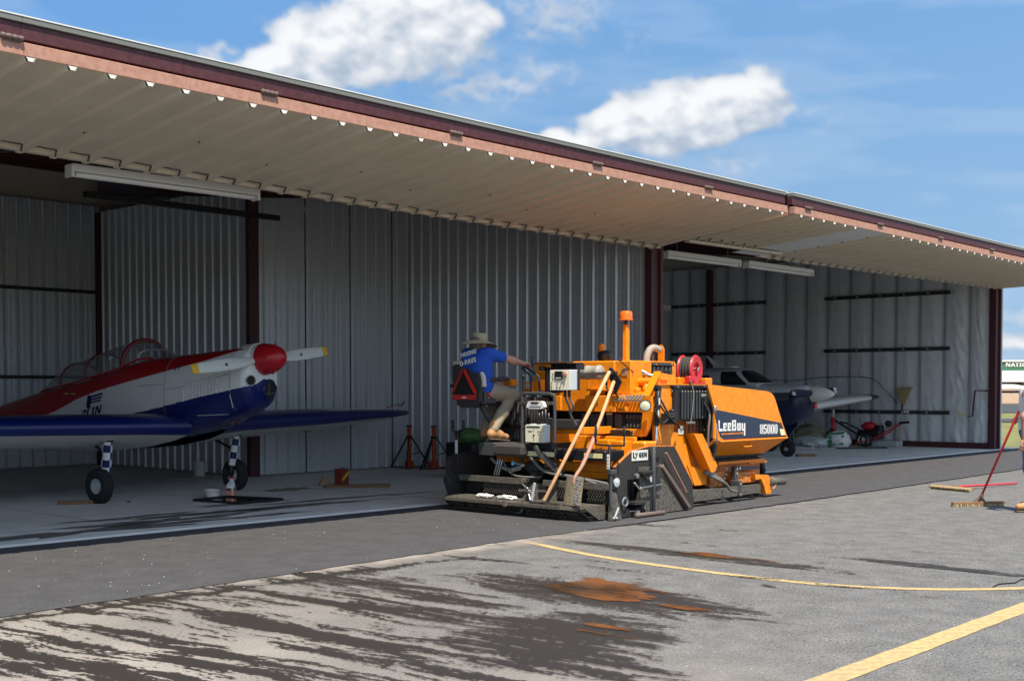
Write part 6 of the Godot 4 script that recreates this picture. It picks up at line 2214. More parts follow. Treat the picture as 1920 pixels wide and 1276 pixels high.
	prism(s, [Vector3(-0.03, 0.80, -5.0), Vector3(-0.03, 1.7, -5.9), Vector3(-0.03, 1.7, -6.4), Vector3(-0.03, 0.6, -6.5)], Vector3(0.06, 0, 0))
	obj("tail_fin", s, M["red_gloss"], P)
	s = ST()
	prism(s, [Vector3(-1.5, 0.86, -5.5), Vector3(1.5, 0.86, -5.5), Vector3(1.6, 0.80, -6.2), Vector3(-1.6, 0.80, -6.2)], Vector3(0, 0.05, 0))
	obj("tailplane", s, M["navy"], P)
	s = ST()
	bar(s, Vector3(0, 0.5, -5.9), Vector3(0, 0.12, -6.0), 0.04, 0.04)
	obj("tail_strut", s, M["black_paint"], P)
	wheel(P, Vector3(0, 0.10, -6.02), 0.10, 0.07)
	s = ST()
	for x in [-0.05, 0.05]:
		cyl(s, Vector3(x, 0.98, 1.15), Vector3(x, 1.14, 1.30), 0.032, 10)
	obj("exhaust_stub", s, M["rust_steel"], P)
	s = ST()
	bar(s, Vector3(-0.35, 0.78, -0.2), Vector3(-0.35, 0.62, -0.24), 0.01, 0.03)
	obj("step_mount", s, M["pale_grey"], P)

func make_white_plane() -> void:
	var P = thing("aeroplane", "white and navy low-wing aeroplane with pointed white spinner behind the paver", "aeroplane", Vector3(22.61, 0.034, -12.86), "aeroplanes parked nose out in the hangars", 0.0, true)
	var sta := [[0.56, 1.44, 1.16, 0.15, 2.1], [0.50, 1.47, 1.02, 0.30, 2.3], [0.38, 1.49, 0.80, 0.42, 2.5], [0.1, 1.505, 0.62, 0.48, 2.6], [-0.3, 1.52, 0.66, 0.52, 2.6], [-0.8, 1.53, 0.76, 0.55, 2.8], [-1.6, 1.53, 0.78, 0.55, 2.8], [-2.6, 1.52, 0.82, 0.46, 2.6], [-4.0, 1.42, 0.95, 0.28, 2.4], [-5.6, 1.34, 1.08, 0.10, 2.2]]
	var bm := body_mesh(sta)
	var pm := mat("navy_white_paint", Color(1, 1, 1), 0.3)
	pm.albedo_texture = paint(bm, 512, 512, func(z: float, y: float) -> Color:
		if y > 1.33 + 0.02 * z:
			return Color(0.60, 0.62, 0.63)
		if y > 1.17 and z < 0.25:
			return Color(0.07, 0.08, 0.10)
		return Color(0.010, 0.014, 0.050))
	var fus = put("fuselage", bm[0], pm, P)
	# cabin roof with dark windows
	var cs := [[-0.50, 1.53, 1.40, 0.44, 2.4], [-0.72, 1.68, 1.40, 0.47, 2.5], [-0.98, 1.815, 1.40, 0.49, 2.7], [-1.25, 1.865, 1.40, 0.50, 2.8], [-1.8, 1.86, 1.40, 0.50, 2.8], [-2.5, 1.76, 1.38, 0.45, 2.6], [-3.4, 1.56, 1.34, 0.34, 2.4], [-4.2, 1.44, 1.30, 0.25, 2.2]]
	var cb := body_mesh(cs, 40, 3)
	var cm := mat("cabin_paint", Color(1, 1, 1), 0.25)
	cm.albedo_texture = paint(cb, 512, 512, func(z: float, y: float) -> Color:
		var ws := z > -0.96 and y > 1.545 + maxf(0.0, -0.66 - z) * 0.80 and y > 1.53
		var sw := z < -0.74 and z > -1.34 and y > 1.49 and y < minf(1.775, 1.50 + (-0.70 - z) * 0.82)
		var rw := z < -1.62 and z > -2.15 and y > 1.50 and y < 1.70 - maxf(0.0, -1.95 - z) * 0.5
		if ws or sw or rw:
			return Color(0.018, 0.020, 0.022)
		return Color(0.50, 0.52, 0.52))
	var cab = put("cabin", cb[0], cm, P)
	var s := ST()
	prism(s, [Vector3(-0.01, 1.84, -1.55), Vector3(-0.01, 2.13, -1.98), Vector3(-0.01, 2.13, -2.02), Vector3(-0.01, 1.84, -1.78)], Vector3(0.02, 0, 0))
	obj("antenna", s, M["off_white"], cab)
	s = ST()
	box(s, Vector3(0, 1.875, -1.45), Vector3(0.28, 0.03, 0.35), 0.012)
	obj("roof_vent", s, M["off_white"], cab)
	# spinner and blades
	var hub := Vector3(0, 1.305, 0.60)
	s = ST()
	lathe(s, hub, Vector3(0, 0, 1), [Vector2(0, -0.03), Vector2(0.165, -0.03), Vector2(0.165, 0.02), Vector2(0.155, 0.11), Vector2(0.12, 0.26), Vector2(0.07, 0.38), Vector2(0.02, 0.445), Vector2(0, 0.45)], 32)
	var pr = obj("propeller", s, M["off_white"], P)
	for d in [-1.0, 1.0]:
		var bd: Vector3 = Vector3(0.98, 0.06 * d + 0.02, 0).normalized() * d
		var rings := []
		for q in [[0.10, 0.05, 0.045], [0.22, 0.075, 0.035], [0.5, 0.085, 0.022], [0.8, 0.078, 0.014], [0.97, 0.055, 0.008]]:
			var r := []
			var tw: Vector3 = Vector3(0, cos(0.55), -d * sin(0.55))
			var th: Vector3 = bd.cross(tw).normalized()
			for i in 12:
				var a := TAU * i / 12
				r.append(hub + bd * q[0] + tw * cos(a) * q[1] + th * sin(a) * q[2])
			rings.append(r)
		var b = put("blade", loft(rings, [0, 0.2, 0.5, 0.8, 1]), M["navy_dark"], pr)
		s = ST()
		for k in [0.83, 0.89]:
			bar(s, hub + bd * k + Vector3(0, -0.06, 0.028), hub + bd * (k + 0.01) + Vector3(0, 0.06, -0.01), 0.03, 0.03, Vector3.UP, 0.004)
		obj("tip_stripe", s, M["white"], b)
	for d in [-1.0, 1.0]:
		var ws := [[Vector3(d * 0.40, 0.94, -0.30), 1.9, 0.15], [Vector3(d * 2.2, 1.04, -0.38), 1.75, 0.15], [Vector3(d * 4.2, 1.15, -0.48), 1.55, 0.14], [Vector3(d * 4.9, 1.190, -0.52), 1.45, 0.13]]
		var w = put("wing", wing(ws, 0.11, false), M["off_white"], P)
		put("wing_underside", wing(ws, 0.11, true), M["off_white"], w)
		var tp := [[Vector3(d * 4.9, 1.192, -0.515), 1.455, 0.133], [Vector3(d * 5.35, 1.215, -0.56), 1.2, 0.125], [Vector3(d * 5.55, 1.23, -0.70), 0.85, 0.10], [Vector3(d * 5.65, 1.235, -0.9), 0.4, 0.06]]
		var t = put("wing_tip", wing(tp, 0.11, false), M["navy_dark"], w)
		put("tip_underside", wing(tp, 0.11, true), M["navy_dark"], t)
	s = ST()
	bar(s, Vector3(0, 0.70, 0.06), Vector3(0, 0.16, 0.0), 0.07, 0.07)
	bar(s, Vector3(0.0, 0.60, 0.10), Vector3(0.0, 0.30, 0.12), 0.03, 0.03)
	var ng = obj("nose_gear", s, M["navy_dark"], P)
	wheel(ng, Vector3(0, 0.165, 0.0), 0.165, 0.14)
	s = ST()
	prism(s, [Vector3(-0.05, 0.66, 0.26), Vector3(-0.05, 0.66, -0.2), Vector3(-0.05, 0.42, 0.0)], Vector3(0.1, 0, 0))
	obj("gear_door", s, M["navy_dark"], ng)
	for d in [-1.0, 1.0]:
		s = ST()
		bar(s, Vector3(d * 1.6, 0.95, -1.4), Vector3(d * 1.6, 0.16, -1.4), 0.07, 0.07)
		var g = obj("main_gear", s, M["off_white"], P)
		wheel(g, Vector3(d * 1.68, 0.17, -1.4), 0.17, 0.13)
	s = ST()
	prism(s, [Vector3(-0.03, 1.30, -4.6), Vector3(-0.03, 2.4, -5.6), Vector3(-0.03, 2.4, -6.1), Vector3(-0.03, 1.2, -6.1)], Vector3(0.06, 0, 0))
	obj("tail_fin", s, M["off_white"], P)
	s = ST()
	prism(s, [Vector3(-1.6, 1.25, -5.1), Vector3(1.6, 1.25, -5.1), Vector3(1.6, 1.25, -5.9), Vector3(-1.6, 1.25, -5.9)], Vector3(0, 0.06, 0))
	obj("tailplane", s, M["off_white"], P)
	s = ST()
	box(s, Vector3(0.05, 1.06, 0.60), Vector3(0.10, 0.12, 0.05), 0.01)
	obj("red_plug", s, M["red_gloss"], P)

# ------------------------------------------------------------------ people
# smooth union of tapered capsules [a, b, radius a, radius b] meshed as surface nets
func flesh(bones: Array, cell: float, k: float) -> ArrayMesh:
	var lo := Vector3.ONE * 1e6
	var hi := -lo
	for b in bones:
		var r: float = maxf(b[2], b[3]) + k + cell * 3.0
		lo = lo.min((b[0] as Vector3).min(b[1]) - Vector3.ONE * r)
		hi = hi.max((b[0] as Vector3).max(b[1]) + Vector3.ONE * r)
	var nx := int(ceil((hi.x - lo.x) / cell)) + 1
	var ny := int(ceil((hi.y - lo.y) / cell)) + 1
	var nz := int(ceil((hi.z - lo.z) / cell)) + 1
	var f := PackedFloat32Array()
	f.resize(nx * ny * nz)
	f.fill(1.0)
	for b in bones:
		var a: Vector3 = b[0]
		var ba: Vector3 = b[1] - a
		var bb := maxf(ba.length_squared(), 1e-8)
		var ra: float = b[2]
		var rb: float = b[3]
		var m := maxf(ra, rb) + k + cell * 2.0
		var p0 := (a.min(b[1]) - Vector3.ONE * m - lo) / cell
		var p1 := (a.max(b[1]) + Vector3.ONE * m - lo) / cell
		for z in range(maxi(int(p0.z), 0), mini(int(p1.z) + 1, nz)):
			for y in range(maxi(int(p0.y), 0), mini(int(p1.y) + 1, ny)):
				var row := (z * ny + y) * nx
				for x in range(maxi(int(p0.x), 0), mini(int(p1.x) + 1, nx)):
					var pa := lo + Vector3(x, y, z) * cell - a
					var t := clampf(pa.dot(ba) / bb, 0.0, 1.0)
					var d := (pa - ba * t).length() - lerpf(ra, rb, t)
					if d > m:
						continue
					var o := f[row + x]
					var h := maxf(k - absf(o - d), 0.0)
					f[row + x] = minf(o, d) - h * h * 0.25 / k
	var st := SurfaceTool.new()
	st.begin(Mesh.PRIMITIVE_TRIANGLES)
	st.set_smooth_group(0)
	var vert := {}
	var step := [1, nx, nx * ny]
	for z in nz - 1:
		for y in ny - 1:
			var base := (z * ny + y) * nx
			for x in nx - 1:
				var i := base + x
				var c0 := f[i] < 0.0
				var cut := false
				for q in [1, nx, nx + 1, nx * ny, nx * ny + 1, nx * ny + nx, nx * ny + nx + 1]:
					if (f[i + q] < 0.0) != c0:
						cut = true
						break
				if not cut:
					continue
				var sum := Vector3.ZERO
				var n := 0
				for e in 3:
					for u in 4:
						var g := Vector3i.ZERO
						g[(e + 1) % 3] = u & 1
						g[(e + 2) % 3] = u >> 1
						var ia: int = i + g.x + g.y * nx + g.z * nx * ny
						var ib: int = ia + step[e]
						var fa := f[ia]
						var fb := f[ib]
						if (fa < 0.0) != (fb < 0.0):
							var p := Vector3(g)
							p[e] += fa / (fa - fb)
							sum += p
							n += 1
				vert[i] = lo + (Vector3(x, y, z) + sum / n) * cell
	for i in vert:
		for e in 3:
			var ib: int = i + step[e]
			if ib >= f.size() or (f[i] < 0.0) == (f[ib] < 0.0):
				continue
			var s1: int = step[(e + 1) % 3]
			var s2: int = step[(e + 2) % 3]
			if not (vert.has(i - s1) and vert.has(i - s2) and vert.has(i - s1 - s2)):
				continue
			var q := [vert[i], vert[i - s1], vert[i - s1 - s2], vert[i - s2]]
			if f[i] < 0.0:
				q.reverse()
			for j in [0, 1, 2, 0, 2, 3]:
				st.add_vertex(q[j] - O)
	st.generate_normals()
	return st.commit()

func hand(wrist: Vector3, dir: Vector3, palm_n: Vector3, curl: float, thumb_side: float) -> Array:
	dir = dir.normalized()
	var side := palm_n.cross(dir).normalized()
	palm_n = dir.cross(side).normalized()
	var o := [[wrist, wrist + dir * 0.05, 0.026, 0.024]]
	for i in 4:
		var s := (i - 1.5) * 0.0195
		var len_: float = [0.030, 0.034, 0.032, 0.025][i]
		var k := wrist + dir * (0.088 - 0.004 * absf(i - 1.2)) + side * s
		o.append([wrist + dir * 0.03 + side * s * 0.8, k, 0.014, 0.0115])
		var d := dir
		var p := k
		for j in 3:
			d = (d * cos(curl) - palm_n * sin(curl)).normalized()
			var q := p + d * len_ * (1.0 - 0.2 * j)
			o.append([p, q, 0.0098 - 0.0008 * j, 0.0090 - 0.0008 * j])
			p = q
	var tb := wrist + dir * 0.025 + side * thumb_side * 0.026
	var t1 := tb + (dir * 0.6 + side * thumb_side * 0.6 - palm_n * 0.35).normalized() * 0.040
	var t2 := t1 + (dir * 0.8 - palm_n * 0.6 + side * thumb_side * 0.1).normalized() * 0.030
	o.append([tb, t1, 0.014, 0.011])
	o.append([t1, t2, 0.011, 0.009])
	return o

func head_bones(c: Vector3, fwd: Vector3, up: Vector3) -> Array:
	var r := fwd.cross(up).normalized()
	var o := [[c + up * 0.03 - fwd * 0.02, c + up * 0.03 + fwd * 0.025, 0.083, 0.078], [c + fwd * 0.02 - up * 0.02, c + fwd * 0.045 - up * 0.085, 0.066, 0.040], [c + fwd * 0.085 + up * 0.012, c + fwd * 0.108 - up * 0.024, 0.010, 0.014]]
	for s in [-1, 1]:
		o.append([c + r * s * 0.078 + up * 0.015, c + r * s * 0.084 - up * 0.025, 0.014, 0.010])
		o.append([c + fwd * 0.078 + r * s * 0.034 + up * 0.028, c + fwd * 0.080 + r * s * 0.020 + up * 0.030, 0.014, 0.012])
	o.append([c + fwd * 0.080 - up * 0.052 - r * 0.018, c + fwd * 0.080 - up * 0.052 + r * 0.018, 0.011, 0.011])
	return o

func boot_bones(ankle: Vector3, heel: Vector3, toe: Vector3) -> Array:
	return [[ankle + (ankle - heel).normalized() * 0.05, heel + Vector3(0, 0.05, 0), 0.052, 0.050], [heel + Vector3(0, 0.045, 0), heel.lerp(toe, 0.55) + Vector3(0, 0.05, 0), 0.045, 0.046], [ankle, heel.lerp(toe, 0.55) + Vector3(0, 0.05, 0), 0.050, 0.045], [heel.lerp(toe, 0.55) + Vector3(0, 0.045, 0), toe + Vector3(0, 0.04, 0), 0.046, 0.036]]

func make_operator() -> void:
	var t = thing("person", "paver operator in blue lettered T-shirt, khaki trousers and sun hat on the paver seat", "person", Vector3(10.55, 0.8, -10.1))
	var fw := Vector3(1, 0, 0)
	var hd := Vector3(10.475, 1.965, -10.09)
	var sr := Vector3(10.50, 1.86, -9.92)
	var sl := Vector3(10.48, 1.86, -10.29)
	var el := Vector3(10.79, 1.785, -9.84)
	var wr := Vector3(11.015, 1.752, -9.87)
	var ll := Vector3(10.66, 1.60, -10.36)
	var lw := Vector3(10.80, 1.50, -10.06)
	var hip := Vector3(10.57, 1.43, -10.11)
	var kr := Vector3(10.925, 1.365, -9.945)
	var ar := Vector3(10.57, 0.985, -9.95)
	var kl := Vector3(11.0, 1.37, -10.28)
	var al := Vector3(10.80, 0.98, -10.28)
	var body := [[hd - Vector3(0.02, 0.06, 0), Vector3(10.46, 1.86, -10.10), 0.055, 0.062], [Vector3(10.46, 1.83, -10.18), Vector3(10.46, 1.83, -10.02), 0.085, 0.085], [Vector3(10.47, 1.78, -10.10), hip, 0.115, 0.115],
		[sr, el, 0.052, 0.046], [el, wr, 0.046, 0.030], [sl, ll, 0.052, 0.044], [ll, lw, 0.044, 0.029],
		[hip + Vector3(0, 0, 0.09), kr, 0.082, 0.058], [kr, ar, 0.055, 0.042], [hip - Vector3(0, 0, 0.09), kl, 0.082, 0.058], [kl, al, 0.055, 0.042]]
	var skin := flesh(body + head_bones(hd, Vector3(0.97, -0.2, -0.1).normalized(), Vector3(0.2, 0.98, 0)), 0.014, 0.03)
	var st := SurfaceTool.new()
	st.begin(Mesh.PRIMITIVE_TRIANGLES)
	st.append_from(skin, 0, Transform3D())
	st.append_from(flesh(hand(wr, Vector3(0.9, 0.05, -0.1), Vector3(0, 1, 0), 0.75, 1.0), 0.005, 0.008), 0, Transform3D())
	st.append_from(flesh(hand(lw, Vector3(0.8, -0.45, 0.25), Vector3(0.3, 1, 0), 0.35, 1.0), 0.005, 0.008), 0, Transform3D())
	put("body", st.commit(), M["skin"], t)
	var shirt := [[Vector3(10.46, 1.85, -10.20), Vector3(10.46, 1.85, -10.00), 0.082, 0.082], [sr + Vector3(-0.02, -0.005, -0.02), sr.lerp(el, 0.50), 0.080, 0.066], [sl + Vector3(-0.02, -0.005, 0.02), sl.lerp(ll, 0.55), 0.080, 0.066],
		[Vector3(10.45, 1.76, -10.20), Vector3(10.50, 1.47, -10.19), 0.118, 0.122], [Vector3(10.45, 1.76, -10.01), Vector3(10.50, 1.47, -10.03), 0.118, 0.122], [Vector3(10.43, 1.80, -10.16), Vector3(10.43, 1.72, -10.05), 0.115, 0.115]]
	var sh = put("shirt", flesh(shirt, 0.014, 0.045), M["shirt_blue"], t)
	var back := Basis(Vector3.UP, -PI / 2) * Basis(Vector3.BACK, 0.20)
	text("lettering", "PAVING", M["white"], sh, Vector3(10.312, 1.865, -10.11), 0.26, 0.055, back * Basis(Vector3.RIGHT, -0.20))
	text("lettering", "O-PAVE", M["white"], sh, Vector3(10.304, 1.765, -10.11), 0.27, 0.058, back)
	var pants := [[hip + Vector3(0, -0.01, 0.10), kr, 0.108, 0.080], [kr, kr.lerp(ar, 0.55), 0.080, 0.070], [kr.lerp(ar, 0.55), ar + Vector3(0, -0.01, 0), 0.070, 0.066], [hip + Vector3(0, -0.01, -0.10), kl, 0.108, 0.080], [kl, al, 0.080, 0.066], [hip + Vector3(0, 0.03, 0.06), hip + Vector3(0, 0.03, -0.06), 0.118, 0.118]]
	put("trousers", flesh(pants, 0.014, 0.04), M["khaki"], t)
	for q in [[ar, Vector3(10.535, 0.865, -9.95), Vector3(10.79, 0.83, -9.94)], [al, Vector3(10.77, 0.86, -10.28), Vector3(11.02, 0.83, -10.27)]]:
		var b = put("boot", flesh(boot_bones(q[0], q[1], q[2]), 0.012, 0.03), M["boot"], t)
		var s := ST()
		bar(s, q[1] + Vector3(-0.04, -0.012, 0), q[2] + Vector3(0.03, -0.008, 0), 0.088, 0.022, Vector3.UP, 0.008)
		obj("sole", s, M["sole"], b)
	# hat: soft crown and a wide brim that dips at front and back
	var s2 := ST()
	var up := Vector3(0.10, 0.99, 0.03).normalized()
	var hb := hd + up * 0.055
	lathe(s2, hb, up, [Vector2(0.100, 0.0), Vector2(0.097, 0.04), Vector2(0.090, 0.072), Vector2(0.076, 0.086), Vector2(0.045, 0.080), Vector2(0, 0.072)], 28)
	var hat = obj("hat", s2, M["hat_cloth"], t)
	s2 = ST()
	s2.set_smooth_group(0)
	var hx := up.cross(Vector3.BACK).normalized() * -1.0
	var hz := hx.cross(up)
	for i in 32:
		for j in 4:
			var pt := []
			for q in [[i, j], [i + 1, j], [i + 1, j + 1], [i, j + 1]]:
				var a: float = TAU * q[0] / 32.0
				var r := lerpf(0.096, 0.215, q[1] / 4.0)
				var dip := -0.050 * pow(q[1] / 4.0, 1.4) * (0.75 + 0.55 * cos(a) * cos(a))
				pt.append(hb + hx * cos(a) * r + hz * sin(a) * r + up * dip)
			quad(s2, pt[0], pt[1], pt[2], pt[3], up)
	obj("brim", s2, M["hat_cloth"], hat)
	put("hair", flesh([[hd + Vector3(-0.03, 0.035, 0), hd + Vector3(0.0, 0.05, 0), 0.088, 0.086], [hd + Vector3(-0.05, -0.02, -0.03), hd + Vector3(-0.05, -0.02, 0.03), 0.05, 0.05]], 0.012, 0.03), M["hair"], t)

func make_sweeper() -> void:
	var t = thing("person", "man in white T-shirt, jeans and tan boots at the right edge holding a red broom", "person", Vector3(14.745, 0.0, -5.155), "", -2.40, true)
	var body := [[Vector3(0, 1.58, -0.05), Vector3(0, 1.44, -0.08), 0.055, 0.062], [Vector3(-0.12, 1.40, 0), Vector3(0.12, 1.40, 0), 0.085, 0.085], [Vector3(0, 1.36, 0), Vector3(0, 0.95, -0.02), 0.125, 0.13],
		[Vector3(0.20, 1.41, 0.0), Vector3(0.27, 1.12, 0.20), 0.054, 0.048], [Vector3(0.27, 1.12, 0.20), Vector3(0.26, 0.87, 0.20), 0.050, 0.030], [Vector3(-0.20, 1.41, 0.0), Vector3(-0.29, 1.17, -0.10), 0.054, 0.046], [Vector3(-0.29, 1.17, -0.10), Vector3(-0.22, 1.10, 0.02), 0.046, 0.030],
		[Vector3(0.09, 0.93, -0.02), Vector3(0.12, 0.50, 0.02), 0.085, 0.058], [Vector3(0.12, 0.50, 0.02), Vector3(0.12, 0.10, -0.02), 0.056, 0.040], [Vector3(-0.09, 0.93, -0.02), Vector3(-0.13, 0.50, -0.04), 0.085, 0.058], [Vector3(-0.13, 0.50, -0.04), Vector3(-0.13, 0.10, -0.16), 0.056, 0.040]]
	var st := SurfaceTool.new()
	st.begin(Mesh.PRIMITIVE_TRIANGLES)
	st.append_from(flesh(body + head_bones(Vector3(0, 1.66, -0.10), Vector3(0, -0.15, 0.99).normalized(), Vector3(0, 0.99, 0.15).normalized()), 0.015, 0.03), 0, Transform3D())
	st.append_from(flesh(hand(Vector3(0.26, 0.87, 0.20), Vector3(0, -1, 0.15), Vector3(1, 0, 0), 0.35, 1.0), 0.005, 0.008), 0, Transform3D())
	st.append_from(flesh(hand(Vector3(-0.22, 1.10, 0.02), Vector3(0.1, -0.1, 0.9), Vector3(0.3, 1, 0), 0.85, -1.0), 0.005, 0.008), 0, Transform3D())
	put("body", st.commit(), M["skin"], t)
	put("shirt", flesh([[Vector3(-0.13, 1.40, 0), Vector3(0.13, 1.40, 0), 0.088, 0.088], [Vector3(0.20, 1.405, 0), Vector3(0.25, 1.25, 0.10), 0.078, 0.068], [Vector3(-0.20, 1.405, 0), Vector3(-0.25, 1.27, -0.05), 0.080, 0.070], [Vector3(0.06, 1.33, 0), Vector3(0.06, 0.98, 0), 0.128, 0.130], [Vector3(-0.06, 1.33, 0), Vector3(-0.06, 0.98, 0), 0.128, 0.130]], 0.015, 0.04), M["shirt_white"], t)
	put("jeans", flesh([[Vector3(0.09, 0.92, -0.02), Vector3(0.12, 0.50, 0.02), 0.110, 0.080], [Vector3(0.12, 0.50, 0.02), Vector3(0.12, 0.12, -0.02), 0.080, 0.074], [Vector3(-0.09, 0.92, -0.02), Vector3(-0.13, 0.50, -0.04), 0.110, 0.080], [Vector3(-0.13, 0.50, -0.04), Vector3(-0.13, 0.12, -0.15), 0.080, 0.074], [Vector3(-0.06, 0.96, 0), Vector3(0.06, 0.96, 0), 0.128, 0.128]], 0.015, 0.04), M["denim"], t)
	for x in [0.12, -0.13]:
		var dz := 0.0 if x > 0 else -0.15
		var b = put("boot", flesh(boot_bones(Vector3(x, 0.13, dz - 0.01), Vector3(x, 0.03, dz - 0.05), Vector3(x, 0.03, dz + 0.20)), 0.012, 0.03), M["boot"], t)
		var s := ST()
		bx(s, Vector3(x - 0.045, 0.0, dz - 0.09), Vector3(x + 0.045, 0.024, dz + 0.235), 0.008)
		obj("sole", s, M["sole"], b)
	put("hair", flesh([[Vector3(0, 1.71, -0.14), Vector3(0, 1.69, -0.11), 0.090, 0.088]], 0.014, 0.03), M["hair"], t)

# ------------------------------------------------------------------ loose things
func lump(c: Vector3, r: Vector3, rough: float, sd: int, flat := 0.0) -> ArrayMesh:   # an uneven rounded heap
	var ns := fbm(sd, 1.0, 4)
	var rings := []
	var us := []
	for i in 13:
		var a := PI * (0.02 + 0.96 * i / 12.0)
		var rg := []
		for j in 22:
			var b := TAU * j / 22
			var d := Vector3(cos(a), sin(a) * sin(b), sin(a) * cos(b))
			var k := 1.0 + rough * ns.get_noise_3dv(d * 1.7)
			var p := Vector3(d.x * r.x, d.y * r.y, d.z * r.z) * k
			p.y = maxf(p.y, -r.y * (1.0 - flat))
			rg.append(c + p)
		rings.append(rg)
		us.append(i / 12.0)
	return loft(rings, us)

func push_broom(nm_label: String, head_a: Vector3, head_b: Vector3, foot: Vector3, top: Vector3, flat: bool) -> void:
	var t = thing("push_broom", nm_label, "broom", (head_a + head_b) * 0.5)
	var s := ST()
	var d := (head_b - head_a).normalized()
	var n := d.cross(Vector3.UP).normalized()
	bar(s, head_a + Vector3(0, 0.045, 0), head_b + Vector3(0, 0.045, 0), 0.055, 0.026)
	obj("head_block", s, M["raw_board"], t)
	s = ST()
	var l := head_a.distance_to(head_b)
	var k := int(l / 0.018)
	for i in k:
		for r in 3:
			var p := head_a.lerp(head_b, (i + 0.5) / k) + n * (r - 1) * 0.018
			var o := n * rng.randf_range(-0.012, 0.012) + d * rng.randf_range(-0.006, 0.006)
			if flat:
				bar(s, p + Vector3(0, 0.05, 0), p + n * 0.085 + o + Vector3(0, 0.008 + r * 0.014, 0), 0.016, 0.012, d, 0.0)
			else:
				bar(s, p + Vector3(0, 0.034, 0), p + o, 0.017, 0.013, d, 0.0)
	var br = obj("bristles", s, M["straw"], t)
	br.set_meta("kind", "stuff")
	s = ST()
	cyl(s, foot, top, 0.0145, 10)
	obj("handle", s, M["red"], t)
	s = ST()
	var hd := (top - foot).normalized()
	var c := (head_a + head_b) * 0.5 + Vector3(0, 0.055, 0)
	for sx in [-1, 1]:
		prism(s, [c + d * sx * 0.02 + n * 0.012, c + d * sx * 0.10 + n * 0.012, foot + hd * 0.05 + d * sx * 0.016, foot + hd * 0.10], n * -0.024)
	cyl(s, foot - hd * 0.02, foot + hd * 0.09, 0.022, 10)
	obj("bracket", s, M["rust_steel"], t)

